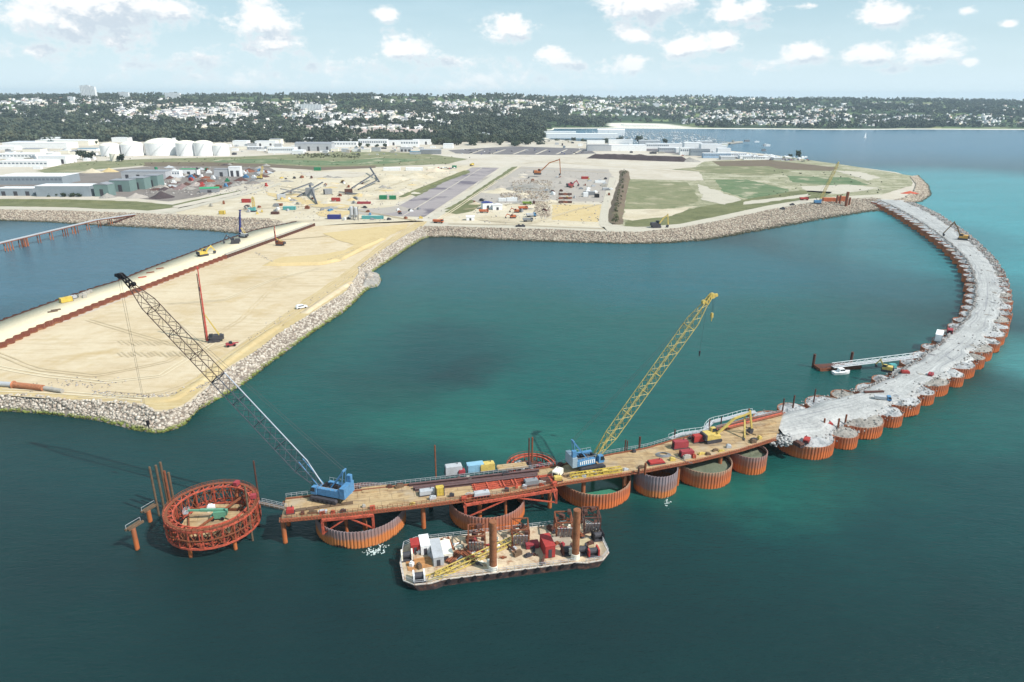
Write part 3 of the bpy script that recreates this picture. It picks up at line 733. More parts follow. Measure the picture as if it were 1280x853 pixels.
big_wall = ring_mb(BIGR, -1.5, RIM).mesh('sheet_pile_wall', SHEETO)
small_wall = ring_mb(SMR, -1.5, RIM - .15).mesh('sheet_pile_wall', SHEETO)
ncell = int(ATOT / PITCH_C)
ordn = ['first','second','third','fourth','fifth','sixth','seventh','eighth','ninth','tenth','eleventh','twelfth','thirteenth','fourteenth','fifteenth','sixteenth','seventeenth','eighteenth','nineteenth','twentieth',
        'twenty first','twenty second','twenty third','twenty fourth','twenty fifth','twenty sixth','twenty seventh','twenty eighth','twenty ninth','thirtieth']
bigfills = [fill_mb(BIGR - .4, RIM - .3, .7, k, 1.0).mesh('rubble_fill', [RUBBLE, GREYRUB][k % 2]) for k in range(4)]
smallfills = [fill_mb(SMR - .35, RIM - .45, .7, k + 9, .7).mesh('rubble_fill', [RUBBLE, GREYRUB, RUBBLE, RUBBLE][k]) for k in range(4)]
nb = nsm = nin = 0
cells = []
for k in range(ncell + 1):
    d = -1 + k * PITCH_C
    if d > ATOT - 2: break
    p, t, nr, w = axis(d); far = d > ATOT * .55
    if k % 2 == 0:
        sc = min(1.1, max(.9, w / (BIGR + 1.2)))
        c = p + nr * max(0, w - BIGR * sc)
        th = thing('sheet_pile_cell', f'{ordn[nb]} wide rubble filled cell along the curve counted from the timber deck', 'cofferdam cell', (c.x, c.y, 0), random.random(), CELLG)
        part('sheet_pile_wall', big_wall, None, th); part('rubble_fill', bigfills[(nb + (1 if far else 0)) % 4], None, th)
        for ch in th.children: pass
        th.scale = (sc, sc, 1); nb += 1; cells.append((c, BIGR * sc, nr))
        if w > BIGR * sc + 2:     # the wide end: inner half of the pair
            c2 = p - nr * (w - BIGR * sc * .92)
            th = thing('sheet_pile_cell', f'pale rounded inner cell on the lagoon side opposite the {ordn[nb-1]} wide cell', 'cofferdam cell', (c2.x, c2.y, 0), 1.0, CELLG)
            part('sheet_pile_wall', big_wall, None, th); part('rubble_fill', bigfills[0], None, th); th.scale = (.92, .92, 1)
    else:
        for sgn in (1, -1):
            c = p + nr * sgn * (w - SMR * .95)
            if sgn > 0:
                lab = f'{ordn[nsm]} narrow joining cell on the open sea side counted from the timber deck'
            else:
                lab = f'{ordn[nsm]} narrow joining cell on the lagoon side counted from the timber deck'
            th = thing('sheet_pile_cell', lab, 'cofferdam cell', (c.x, c.y, 0), random.random() * 3, CELLG)
            part('sheet_pile_wall', small_wall, None, th); part('rubble_fill', smallfills[(nsm + (sgn > 0)) % 4], None, th)
        nsm += 1
# the haul road of crushed stone along the crest
def causeway():
    n = 460; m = 15; V = []; F = []; UV = []
    for i in range(n):
        d = -10 + (ATOT + 18) * i / (n-1); p, t, nr, w = axis(d)
        if d < 0: p = p + t * d
        if d > ATOT: p = p + t * (d - ATOT)
        e = .63 + .2 * mnoise.noise(Vector((d * .13, 0, 3))) + .12 * math.cos(2*math.pi*(d - 4)/PITCH_C/2)
        e2 = .58 + .10 * mnoise.noise(Vector((d * .1, 9, 3))) + .06 * math.cos(2*math.pi*(d - 4)/PITCH_C/2)
        for j in range(m):
            a = j / (m-1) * 2 - 1; q = p + nr * (w * a * (e if a > 0 else e2))
            h = RIM + .75 * sst(1, .72, abs(a)) + 2.6 * (1 - sst(-4, 46, d)) * sst(1, .3, abs(a)) + .35 * mnoise.fractal(Vector((q.x * .12, q.y * .12, 0)), 1, 2, 4) * sst(.2, .7, abs(a)) + .06 * mnoise.noise(Vector((q.x * .5, q.y * .5, 4)))
            if abs(a) > .97: h = RIM - .3
            V.append((q.x, q.y, h)); UV.append((d, a * w))
    for i in range(n-1):
        for j in range(m-1): F.append((i*m+j, i*m+j+1, (i+1)*m+j+1, (i+1)*m+j))
    m_, t_, bs = newmat('haul_road')
    at = t_.node('ShaderNodeAttribute', attribute_name='track')
    mp = t_.node('ShaderNodeMapping', ins={0: at.outputs['Vector'], 3: (.012, .55, 1)}).outputs[0]
    tr = t_.noise(mp, 1.0, 5, .62, .3)
    n1 = t_.noise(t_.pos, .12, 6, .65); n2 = t_.noise(t_.pos, .9, 5, .65)
    f = t_.math('ADD', t_.math('MULTIPLY', n1, .5), t_.math('MULTIPLY', n2, .5))
    c = t_.ramp(f, [(.3, c8(142,141,140)), (.45, c8(180,179,177)), (.6, c8(206,205,202)), (.78, c8(168,167,165))])
    c = t_.mix(t_.mr(tr, .52, .64, 0, .7), c, c8(146,146,150)); c = t_.mix(t_.mr(tr, .30, .42, .7, 0), c, c8(232,232,230))
    t_.l.new(c, bs.inputs['Base Color']); bs.inputs['Roughness'].default_value = .95
    b = t_.node('ShaderNodeBump', ins={'Height': n2, 'Strength': .7, 'Distance': .5}); t_.l.new(b.outputs[0], bs.inputs['Normal'])
    me = np_mesh('haul_road', V, F, m_)
    at_ = me.attributes.new('track', 'FLOAT_VECTOR', 'POINT'); at_.data.foreach_set('vector', np.array([(u, v, 0) for u, v in UV], np.float32).ravel())
    struct('haul_road', me)
causeway()
# low bund of dark stone along the lagoon side of the road, and loose stones on the outer side
pos = []; sz = []; pos2 = []; sz2 = []
for k in range(2600):
    d = random.uniform(45, ATOT); p, t, nr, w = axis(d)
    e2 = .53 + .10 * mnoise.noise(Vector((d * .1, 9, 3)))
    q = p - nr * (w * e2 + random.gauss(0, .3)); pos.append((q.x, q.y, RIM + .8 + random.uniform(0, .4))); sz.append(random.uniform(.4, .9))
struct('stone_bund', rocks_mesh('stone_bund', pos, sz, ROCKT), 'stuff')
for k in range(3000):
    d = random.uniform(0, ATOT); p, t, nr, w = axis(d)
    far = sst(ATOT * .25, ATOT * .6, d)
    a = random.uniform(.5, .98) if random.random() < .3 + .55 * far else random.uniform(-.95, .6)
    if abs(a) < .5 and random.random() < .85: continue
    q = p + nr * (w * a); pos2.append((q.x, q.y, RIM + .1 + .8 * (1 - sst(.6, .9, abs(a))))); sz2.append(random.uniform(.3, .9) * (1 + .5 * far))
struct('loose_rubble', rocks_mesh('loose_rubble', pos2, sz2, ROCKT), 'stuff')

# ------------------------------------------------------------------ the timber working deck
DZ = 8.5
FRONT = [(352,648),(436,640.5),(520,631),(580,623),(640,615),(706,602),(770,592.5),(810,586),(872,574),(925,561),(970,547)]
BACK = [(357.5,622),(436,613),(520,603.5),(580,597),(640,590),(690,582.5),(764,567),(810,559),(842,549),(890,538),(930,527),(979,516)]
Fw, FL = densify([P(x, y, DZ) for x, y in FRONT], 60); Bw, BL = densify([P(x, y, DZ) for x, y in BACK], 60)
DK = thing('working_deck', 'long timber decked working platform on steel piles carrying both lattice boom cranes', 'jetty', (0, 0, 0))
mb = MB()
for i in range(59):
    q = [Fw[i], Fw[i+1], Bw[i+1], Bw[i]]
    mb.prism([(v.x, v.y) for v in q], DZ - .35, DZ)
part('timber_deck', mb, WOOD, DK)
mb = MB()
for side in (Fw, Bw):
    for i in range(59):
        mb.beam(side[i] - Vector((0,0,.75)), side[i+1] - Vector((0,0,.75)), .45, .8)
for i in range(0, 60, 2): mb.beam(Fw[i] - Vector((0,0,1.0)), Bw[i] - Vector((0,0,1.0)), .4, .7)
part('edge_girder', mb, RUST, DK)
PILES_F = [(351,672),(408,668),(461,664),(524,655),(601,646),(682,631),(731,622),(777,613),(848,597),(898,585)]
for k, (x, y) in enumerate(PILES_F):
    a = Fw[min(range(60), key=lambda i: abs(Fw[i].x / Fw[i].y - P(x, y, 0).x / P(x, y, 0).y))]
    i0 = Fw.index(a); bk = Bw[i0]; dd = (bk - a).normalized()
    for q in (a + dd * 1.0, bk - dd * 1.0):
        mb = MB(); mb.tube((q.x, q.y, -2), (q.x, q.y, DZ - 1.4), .62, n=14)
        mb.box((q.x, q.y, DZ - 1.1), (1.7, 1.7, .5), DECKANG)
        part('support_pile', mb, PILE, DK)
def rail(W_, i0, i1, off, h=1.15):
    mb = MB(); last = None
    for i in range(i0, i1):
        for f in (0, .5):
            p = W_[i].lerp(W_[i+1], f) + off
            mb.beam(p, p + Vector((0,0,h)), .09)
            if last is not None:
                for z in (h, h * .55): mb.beam(last + Vector((0,0,z)), p + Vector((0,0,z)), .07)
            last = p
    return mb
part('handrail', rail(Bw, 0, 59, Vector((0,.15,0))), LGREY, DK)
part('handrail', rail(Fw, 0, 30, Vector((0,-.1,0)), 1.0), RUST, DK)
mb = MB()
for a, b in (((842,549),(890,538)), ((890,538),(979,516))):   # curved light service walkway behind the deck
    pass
cur = [(838,548),(850,543),(868,540.5),(882,539),(884,533),(890,527),(905,524),(930,517),(945,515)]
cw, _ = densify([P(x, y, DZ) for x, y in cur], 40); last = None
for i in range(39):
    a, b = cw[i], cw[i+1]; d = (b - a).normalized(); nrm = Vector((-d.y, d.x, 0)) * .8
    mb.prism([((a-nrm).x,(a-nrm).y),((b-nrm).x,(b-nrm).y),((b+nrm).x,(b+nrm).y),((a+nrm).x,(a+nrm).y)], DZ - .25, DZ + .02)
part('service_walkway', mb, LGREY, DK)
mb = MB()
for i in range(0, 39, 2):
    for s in (-.8, .8):
        d = (cw[i+1] - cw[i]).normalized(); q = cw[i] + Vector((-d.y, d.x, 0)) * s
        mb.beam(q, q + Vector((0,0,1.1)), .08)
        if last: mb.beam(lastq[s > 0] + Vector((0,0,1.1)), q + Vector((0,0,1.1)), .07)
        if not last: pass
    d = (cw[i+1] - cw[i]).normalized(); lastq = [cw[i] + Vector((-d.y, d.x, 0)) * s for s in (-.8, .8)]; last = True
part('walkway_rail', mb, WHITE, DK)
# red guide frames bolted along the front edge
def guide_frame(x0, x1, y0, y1, label):
    a = P(x0, y0, DZ - .8); b = P(x1, y1, DZ - .8); c = (a + b) / 2
    t = thing('guide_frame', label, 'steel frame', (c.x, c.y, 0), 0, 'red guide frames on the deck edge')
    d = (b - a); L = d.length; d = d.normalized(); n_ = Vector((d.y, -d.x, 0))
    o = Vector((c.x, c.y, 0)); A = a - o; B = b - o
    mb = MB()
    for off in (0, 2.0, 4.0):
        mb.beam(A + n_ * off, B + n_ * off, .55, .7)
    k = max(3, int(L / 3.2))
    for i in range(k+1):
        p = A.lerp(B, i / k); mb.beam(p - n_ * .6, p + n_ * 4.2, .3, .4)
        if i < k: q = A.lerp(B, (i+1) / k); mb.beam(p, q + n_ * 4.0, .22)
    part('top_frame', mb, REDLEAD, t)
    mb = MB()
    for p in (A + n_ * 3.9, B + n_ * 3.9):
        mb.beam(p, p - Vector((0,0,4.4)), .6)
        mb.beam(p - Vector((0,0,4.2)), (A + B) / 2 + n_ * 3.9 , .32)
        mb.beam(p - Vector((0,0,4.2)), p - n_ * 3.4 - Vector((0,0,.6)), .3)
    part('bracing', mb, REDLEAD, t)
    for p in (A + n_ * 2, B + n_ * 2):
        mb = MB(); mb.box(p + Vector((0,0,1.0)), (1.4, 1.0, 1.2), DECKANG); part('clamp_block', mb, REDLEAD, t)
    mb = MB(); q = A.lerp(B, .45) + n_ * 2; mb.tube((q.x, q.y, -q.z * 0 + DZ - .8), (q.x, q.y, -1.5), .45, n=10)
    part('guide_pile', mb, PILE, t)
guide_frame(404, 466, 640, 634, 'red lattice guide frame hung below the crane with the long dark boom')
guide_frame(578, 690, 622, 604, 'longer red lattice guide frame with crossed struts beside the steel beam bundle')

# ------------------------------------------------------------------ lattice boom cranes
def lattice(mb, p0, p1, w, h, nseg, rc, rd, taper0=1., taper1=1., t0n=0, t1n=0, side=Vector((0,1,0))):
    p0, p1 = Vector(p0), Vector(p1); d = (p1 - p0).normalized(); up = d.cross(side) * -1
    if up.z < 0: up = -up
    rings = []
    for i in range(nseg + 1):
        f = i / nseg; k = 1.
        if t0n and i < t0n: k = taper0 + (1 - taper0) * i / t0n
        if t1n and i > nseg - t1n: k = taper1 + (1 - taper1) * (nseg - i) / t1n
        c = p0.lerp(p1, f)
        rings.append([c + side * (sx * w / 2 * k) + up * (sz_ * h / 2 * k) for sx, sz_ in ((-1,-1),(1,-1),(1,1),(-1,1))])
    for i in range(nseg):
        for j in range(4):
            mb.tube(rings[i][j], rings[i+1][j], rc, n=5, caps=False)
            a, b = (j, (j+1) % 4) if i % 2 else ((j+1) % 4, j)
            mb.tube(rings[i][a], rings[i+1][b], rd, n=4, caps=False)
    for i in range(0, nseg + 1):
        if i % 4 == 0 or i in (0, nseg):
            for j in range(4): mb.tube(rings[i][j], rings[i][(j+1) % 4], rd * 1.3, n=4, caps=False)
    return rings
def track_mb(L, h, w, yc):
    r = h / 2; pts = []
    for i in range(9): t = math.pi/2 + math.pi * i / 8; pts.append((-L/2 + r + r*math.cos(t), r + r*math.sin(t)))
    for i in range(9): t = -math.pi/2 + math.pi * i / 8; pts.append((L/2 - r + r*math.cos(t), r + r*math.sin(t)))
    mb = MB(); mb.prismy(list(reversed(pts)), yc - w/2, yc + w/2); return mb
DKSTEEL = MAT('slate_lattice_steel', c8(84,88,96), rough=.5, var=.25)
PALEBLUE = MAT('pale_blue_grey', c8(170,190,204), var=.12)
def crane(label, loc, tip, body, boomlo, boomhi, cab_right, hookz, head, s=1.0, extra_hook=None):
    v = Vector(tip) - Vector(loc); L = math.hypot(v.x, v.y); zt = v.z / s; L /= s
    t = thing('crawler_crane', label, 'crane', loc, math.atan2(v.y, v.x), 'lattice boom crawler cranes on the deck')
    t.scale = (s, s, s)
    for y in (-3.3, 3.3):
        c = part('crawler_track', track_mb(9.6, 1.5, 1.3, y), DGREY, t)
        mb = MB()
        for x in (-3.2, -1.6, 0, 1.6, 3.2): mb.tube((x, y - .72, .6), (x, y + .72, .6), .42, n=10)
        part('road_wheel', mb, BLACK, c)
    mb = MB(); mb.bx(-2.2, 2.2, -2.6, 2.6, .7, 1.5); mb.lathe((0,0,0), [(1.7, 1.4), (1.7, 2.0)], 20); part('car_body', mb, DGREY, t)
    mb = MB(); mb.bx(-5.6, 3.4, -1.6, 1.6, 1.9, 2.7); mb.bx(-5.6, 2.2, 1.65, 2.9, 2.0, 4.3); mb.bx(-5.6, 1.2, -2.9, -1.65, 2.0, 4.1)
    mb.bx(2.3, 3.3, -1.2, 1.2, 2.7, 3.6); part('superstructure', mb, body, t)
    mb = MB()
    for k in range(8): mb.bx(-4.6 + k * .75, -4.25 + k * .75, -2.93, -2.9, 2.5, 3.7); 
    mb.bx(-3.5, 1.0, -2.95, -2.93, 3.75, 3.9)
    part('side_grille', mb, WHITE, t)
    mb = MB()
    for x in (-3.9, -2.2, -.4): mb.tube((x, -1.3, 3.3), (x, 1.3, 3.3), .75, n=14)
    part('winch_drum', mb, DGREY, t)
    mb = MB(); mb.bx(-5.2, 2.0, -1.5, 1.5, 2.7, 3.2)
    for k in range(7): mb.bx(-5 + k * 1.0, -4.4 + k * 1.0, -1.3 + .3 * (k % 3), .9, 3.2, 3.7 + .35 * (k % 4))
    part('machinery', mb, BLACK, t)
    mb = MB()
    for x0, x1, y in ((-5.6, 2.2, 2.85), (-5.6, 1.2, -2.85)):
        for k in range(6):
            x = x0 + (x1-x0)*k/5; mb.beam((x, y, 4.1), (x, y, 5.2), .07)
        mb.beam((x0, y, 5.2), (x1, y, 5.2), .07)
    part('handrail', mb, LGREY, t)
    y = -2.5 if cab_right else 2.5
    mb = MB(); mb.prismy([(2.4,2.1),(4.4,2.1),(4.6,3.2),(4.1,4.7),(2.4,4.7)], y - .75, y + .75); c = part('cab', mb, body, t)
    mb = MB(); mb.prismy([(3.0,3.1),(4.62,3.1),(4.63,3.3),(4.14,4.5),(3.0,4.5)], y - .78, y + .78); part('window', mb, GLASS, c)
    mb = MB()
    for k in range(6): mb.bx(-7.4, -5.7, -3.0, 3.0, 2.0 + k * .62, 2.56 + k * .62)
    part('counterweight', mb, body if boomlo is DKSTEEL else PALEBLUE, t)
    mb = MB(); mb.bx(-7.3, -5.9, -2.6, -1.4, 5.8, 8.0); part('tool_cabin', mb, body, t)
    gt = Vector((-6.2, 0, 10.6)); mb = MB()
    for y in (-1.3, 1.3):
        mb.beam((-.6, y, 2.8), (gt.x, y * .6, gt.z), .42); mb.beam((-5.2, y, 2.8), (gt.x, y * .6, gt.z), .22)
    mb.beam((gt.x, -1.0, gt.z), (gt.x, 1.0, gt.z), .5); part('gantry', mb, body if boomlo is not GLINTSTEEL else body, t)
    foot = Vector((2.6, 0, 2.6)); tipv = Vector((L, 0, zt)); d = (tipv - foot).normalized(); up = Vector((-d.z, 0, d.x))
    if up.z < 0: up = -up
    mid = foot.lerp(tipv, .52); BLn = (tipv - foot).length
    n1 = int(BLn * .52 / 2.3); n2 = int(BLn * .42 / 2.3)
    BW = 3.4 if boomlo is DKSTEEL else 3.0
    bm = MB(); rg = lattice(bm, foot, mid, BW, BW, n1, .16, .085, .35, 1, 4, 0); b = part('boom', bm, boomlo, t)
    if boomlo is DKSTEEL:
        bm = MB()
        for i in range(n1): bm.tube(rg[i][3] + up * .1, rg[i+1][3] + up * .1, .19, n=7)
        part('painted_glint_chord', bm, GLINTSTEEL, b)  # extra pale tube paints the sunlit glint along one chord
    hb_ = foot.lerp(tipv, .945)
    bm = MB(); lattice(bm, mid + d * .15, hb_, BW, BW, n2, .15, .085, 1, .4, 0, 3); b2 = part('boom_extension', bm, boomhi, t)
    mb = MB()
    for y in (-.7, .7):
        for u_ in (-.6, .6): mb.beam(hb_ + Vector((0, y, 0)) + up * u_, tipv + Vector((0, y * .6, 0)) + up * u_ * .7, .3, .34)
    for f in (.1, .4, .7, .95): mb.beam(hb_.lerp(tipv, f) + Vector((0, -.7, 0)), hb_.lerp(tipv, f) + Vector((0, .7, 0)), .35, .9)
    mb.beam(tipv - d * 1.2, tipv + Vector((2.2, 0, -.4)), .9, .9); mb.tube(hb_ + up * 1.0 + Vector((0,-.5,0)), hb_ + up * 1.0 + Vector((0,.5,0)), .7, n=12)
    mb.tube(tipv + Vector((.3, -.6, -.5)), tipv + Vector((.3, .6, -.5)), .95, n=14); part('boom_head', mb, head, b2)
    mb = MB()
    back = foot.lerp(tipv, .9) + up * 1.3
    mid_p = foot.lerp(tipv, .55) + up * 6.5
    for y in (-.55, .55):
        mb.tube(gt + Vector((0, y, .2)), back + Vector((0, y, 0)), .055, n=4)
        mb.tube((gt.x, y, gt.z), (-5.4, y, 3.2), .05, n=4)
    part('pendant_line', mb, ROPE, t)
    mb = MB()
    for s_ in (-1.2, 1.2): mb.beam(foot + Vector((-.2, s_, .8)), foot.lerp(tipv, .12) + up * 1.6 + Vector((0, s_ * .9, 0)), .22)
    part('boom_stop', mb, body if boomlo is DKSTEEL else YELLOW, t)
    hz_ = (hookz - loc[2]) / s
    mb = MB()
    for y in (-.45, .45): mb.tube(tipv + Vector((.9, y, -.8)), (L + .9, y * .5, hz_ + 1.2), .05, n=4)
    part('hoist_rope', mb, ROPE, t)
    mb = MB(); mb.bx(L + .55, L + 1.25, -.4, .4, hz_ - .7, hz_ + .9); mb.tube((L + .9, 0, hz_ - .9), (L + .9, 0, hz_ - 2.1), .25, .12, 8); part('hook_block', mb, head if head is not BLACK else BLACK, t)
    if extra_hook:
        ez = (extra_hook - loc[2]) / s
        mb = MB(); mb.tube(hb_ - up * .8 , (hb_.x - .3, 0, ez), .04, n=4); part('whip_line', mb, ROPE, t)
        mb = MB(); mb.tube((hb_.x - .3, 0, ez + .8), (hb_.x - .3, 0, ez - 1.2), .35, .15, 8); part('whip_hook', mb, DGREY, t)
    return t
BOOMY = MAT('faded_yellow', c8(218,196,122), rough=.5, var=.15, dirt=c8(160,130,80), dirtamt=.5)
q = P(412, 622, DZ); tip1 = Vector((0, 0, CAMH)) + ray(151, 343) * 188
crane('blue crawler crane whose long dark lattice boom leans over the sand spit', (q.x, q.y, DZ + .3), tip1, BLUE, DKSTEEL, BROWNSTEEL, False, 22.5, BLACK, .88)
q2 = P(735, 583, DZ); tip2 = Vector((0, 0, CAMH)) + ray(890, 368) * 204
crane('blue bodied crawler crane with the raised yellow lattice boom', (q2.x, q2.y, DZ + .3), tip2, BLUE, BOOMY, BOOMY, True, (lambda d: CAMH + d.z * 204 * 1.0)(ray(888, 398)), YELLOW, .88, (lambda d: CAMH + d.z * 203)(ray(885, 452)))
# timber mats below the cranes
for (x, y), lab in (((405,634),'dark timber mat row laid before the tracks of the crane with the dark boom'), ((735,592),'timber mat row laid before the tracks of the crane with the yellow boom')):
    c = P(x, y, DZ); mb = MB()
    for k in range(5): mb.bx(-7.5 + k * 3.1, -4.6 + k * 3.1, -.6, .6, .02, .32)
    solo('crane_mat', mb, MATWOOD, lab, 'crane mat', (c.x, c.y, DZ), DECKANG, 'timber mats on the deck')

# narrow rusted outer walkway along the front edge with posts and small gear
mb = MB(); dd = [(Bw[i] - Fw[i]).normalized() for i in range(60)]
for i in range(59): mb.beam(Fw[i] - dd[i] * .7 + Vector((0,0,-.5)), Fw[i+1] - dd[i+1] * .7 + Vector((0,0,-.5)), 1.1, .16)
part('edge_walkway', mb, RUST, DK)
mb = MB()
for i in range(59):
    for f in (0, .33, .66):
        q = Fw[i].lerp(Fw[i+1], f) - dd[i] * 1.2; mb.beam(q + Vector((0,0,-.45)), q + Vector((0,0,.65)), .1)
    mb.beam(Fw[i] - dd[i]*1.2 + Vector((0,0,.6)), Fw[i+1] - dd[i+1]*1.2 + Vector((0,0,.6)), .08)
part('edge_rail', mb, REDLEAD, DK)
mb = MB()
for i in range(0, 59): mb.beam(Bw[i] - dd[i] * .9 + Vector((0,0,.16)), Bw[i+1] - dd[i+1] * .9 + Vector((0,0,.16)), .5, .3)
part('kerb_beam', mb, RUST, DK)
EDGE = [(RUSTD,'rusty'),(REDLEAD,'red'),(LGREY,'grey'),(MATWOOD,'brown'),(CONC,'pale'),(YELLOW,'yellow'),(DGREY,'dark')]
for k in range(58):
    i = random.randrange(2, 57); f = random.choice((.04, .07, .1, .93, .9, .86, .14)); q = Fw[i].lerp(Bw[i], f); m_, nm = EDGE[k % 7]; mb = MB(); L = random.uniform(.8, 2.6); W_ = random.uniform(.5, 1.1); h = random.uniform(.3, 1.1)
    mb.bx(-L/2, L/2, -W_/2, W_/2, .02, h); mb.bx(-L/3, L/6, -W_/3, W_/3, h, h + .3)
    solo('gear_crate', mb, m_, f'small {nm} crate or gear box set down along the rails of the timber deck', 'gear box', (q.x, q.y, DZ), DECKANG + random.uniform(-.2,.2), 'gear boxes along the deck rails')
# ------------------------------------------------------------------ red lattice ring template
def ring_template():
    pc = P(265, 633, 8.6); c = Vector((pc.x, pc.y, 0)); Rr = 12.1; z0, z1 = 3.4, 8.6; n = 26
    t = thing('ring_template', 'round red lattice steel ring frame standing on piles at the left end of the deck', 'ring frame', (c.x, c.y, 0))
    def pt(k, r, z): a = 2*math.pi*k/n; return Vector((r*math.cos(a), r*math.sin(a), z))
    m1, m2, m3, m4 = MB(), MB(), MB(), MB()
    for z, mb in ((z1, m1), (z0, m2)):
        for k in range(n):
            mb.beam(pt(k, Rr, z), pt(k+1, Rr, z), .34, .5); mb.beam(pt(k, Rr-2.2, z), pt(k+1, Rr-2.2, z), .3, .42)
            mb.beam(pt(k, Rr, z), pt(k, Rr-2.2, z), .3, .35); mb.beam(pt(k, Rr, z), pt(k+1, Rr-2.2, z), .2)
    mz = (z0 + z1) / 2
    for k in range(n):
        for r in (Rr, Rr - 2.2): m3.beam(pt(k, r, z0), pt(k, r, z1), .26)
        if k % 4 == 0:
            m3.beam(pt(k+.25, Rr, z0), pt(k+.25, Rr, z1), .3)
        for r in (Rr, Rr-2.2):
            m4.beam(pt(k, r, z0), pt(k+1, r, z1), .16); m4.beam(pt(k+1, r, z0), pt(k, r, z1), .16)
        m4.beam(pt(k, Rr+.2, mz), pt(k+1, Rr+.2, mz), .25, .3)
    part('top_ring', m1, REDLEAD, t); part('bottom_ring', m2, REDLEAD, t); part('post', m3, REDLEAD, t); part('cross_brace', m4, RUST, t)
    mb = MB()
    for k in range(n):
        for z in (z1 + 1.1, z1 + .6): mb.beam(pt(k, Rr + .1, z), pt(k+1, Rr + .1, z), .09)
        for q in (0, .5): mb.beam(pt(k+q, Rr + .1, z1), pt(k+q, Rr + .1, z1 + 1.1), .1)
    part('handrail', mb, RUST, t)
    mb = MB()
    for k in range(n):
        a, b, c_, d = pt(k, Rr-.95, 0), pt(k, Rr-.2, 0), pt(k+1, Rr-.2, 0), pt(k+1, Rr-.95, 0)
        mb.prism([(v.x, v.y) for v in (a, b, c_, d)], z1 + .28, z1 + .36)
    part('walkway', mb, RUST, t)
    mb = MB()
    for k in range(-4, 5):
        y = k * 1.7; w = math.sqrt(max(0, 8.2**2 - y*y))
        if k != 3: mb.bx(-w, w, y - .8, y + .8, 4.0, 4.25)
    part('timber_floor', mb, WOOD, t)
    mb = MB()
    for x in (-5, 0, 5): mb.bx(x - .25, x + .25, -9.5, 9.5, 3.3, 3.95)
    for y in (-6, 6): mb.bx(-9.5, 9.5, y - .25, y + .25, 3.25, 3.9)
    part('floor_beam', mb, RUST, t)
    mb = MB()
    mb.beam((-4, -8, 4.6), (5, 9, 6.2), .5); mb.beam((3, -9, 4.6), (8, 5, 5.6), .4); mb.beam((-8, 2, 4.6), (-3, -8.5, 4.8), .35)
    part('loose_beam', mb, RUST, t)
    for k in range(6):
        a = 2*math.pi*(k + .3)/6; mb = MB(); x, y = (Rr-1.1)*math.cos(a), (Rr-1.1)*math.sin(a); mb.tube((x, y, -2), (x, y, z1 - .5), .5, n=12); part('support_pile', mb, PILE, t)
    mb = MB()
    for a in (1.3, .35):
        mb = MB(); x, y = (Rr-1.3)*math.cos(a), (Rr-1.3)*math.sin(a); mb.box((x, y, z1 + .9), (1.6, 1.2, 1.1), a); part('clamp_block', mb, CRIMSON, t)
    # green boom lift parked inside on the timber floor
    b = thing('boom_lift', 'mint green boom lift parked on the timber floor inside the red ring', 'boom lift', (c.x + 1.0, c.y + .5, 4.25), R(188)); b.scale = (.85, .85, .85)
    mb = MB(); mb.bx(-2.2, 2.2, -1.1, 1.1, .7, 1.5); part('chassis', mb, MINT, b)
    for x in (-1.5, 1.5):
        for y in (-1.15, 1.15):
            mb = MB(); mb.tube((x, y-.22, .62), (x, y+.22, .62), .62, n=14); part('wheel', mb, BLACK, b)
    mb = MB(); mb.bx(-3.0, 1.2, -1.0, 1.0, 1.6, 3.0); part('turntable', mb, MINT, b)
    mb = MB(); mb.beam((-2.4, 0, 3.2), (5.2, 0, 3.7), .75, .8); mb.beam((5.2, 0, 3.6), (9.0, 0, 4.0), .5, .55); part('boom', mb, MINT, b)
    mb = MB(); mb.bx(8.8, 10.2, -1.1, 1.1, 3.2, 3.4)
    for x in (8.8, 10.2):
        for y in (-1.1, 1.1): mb.beam((x, y, 3.4), (x, y, 4.5), .09)
    for z in (3.9, 4.5): mb.beam((8.8,-1.1,z),(10.2,-1.1,z),.08); mb.beam((8.8,1.1,z),(10.2,1.1,z),.08); mb.beam((8.8,-1.1,z),(8.8,1.1,z),.08); mb.beam((10.2,-1.1,z),(10.2,1.1,z),.08)
    part('basket', mb, LGREY, b)
    g = MB(); g.bx(-1,1,-.7,.7,0,1.5); g.bx(-.7,.4,-.72,.72,1.5,1.8)
    solo('welding_set', g, WHITE, 'small white welding set on the floor behind the green boom lift', 'generator', (c.x - 2.6, c.y + 4.5, 4.25), .3)
    return c
RC = ring_template()
def pile_up(px, ybase, ytop, r, label, mat=PILE, z=0., group=None, lean=0, name='steel_pile', cat='pile'):
    h = UP(px, ybase, ytop, z); p = P(px, ybase, z); mb = MB()
    mb.tube((0, 0, -2 if z < 1 else 0), (lean, 0, h), r, n=12, caps=True)
    mb.tube((lean, 0, h), (lean, 0, h + .06), r * .8, n=10)
    return solo(name, mb, mat, label, cat, p, 0, group)
g_ = 'tall tube piles beside the red ring'
for (x, yb, yt, r, lab) in ((206,640,581,.34,'tall tube pile at the left of the tight clump behind the red ring'), (211,634,577,.36,'tallest tube pile of the tight clump behind the red ring'),
                            (215,640,588,.36,'shorter middle tube pile of the tight clump behind the red ring'), (219,636,590,.36,'right hand tube pile of the tight clump behind the red ring'),
                            (203,645,583,.3,'lone slim tube pile standing outside the red ring on its left')):
    if x == 203: x = 199
    pile_up(x, yb, yt, r, lab, MATWOOD if x != 215 else RUST, 0, g_)
pile_up(323, 620, 576, .25, 'thin dark pole behind the right side of the red ring', RUSTD, 0, None, name='steel_pole', cat='pole')
pile_up(316, 676, 609, .28, 'thin pale pole leaning on the front right side of the red ring', MATWOOD, 0, None, name='steel_pole', cat='pole')
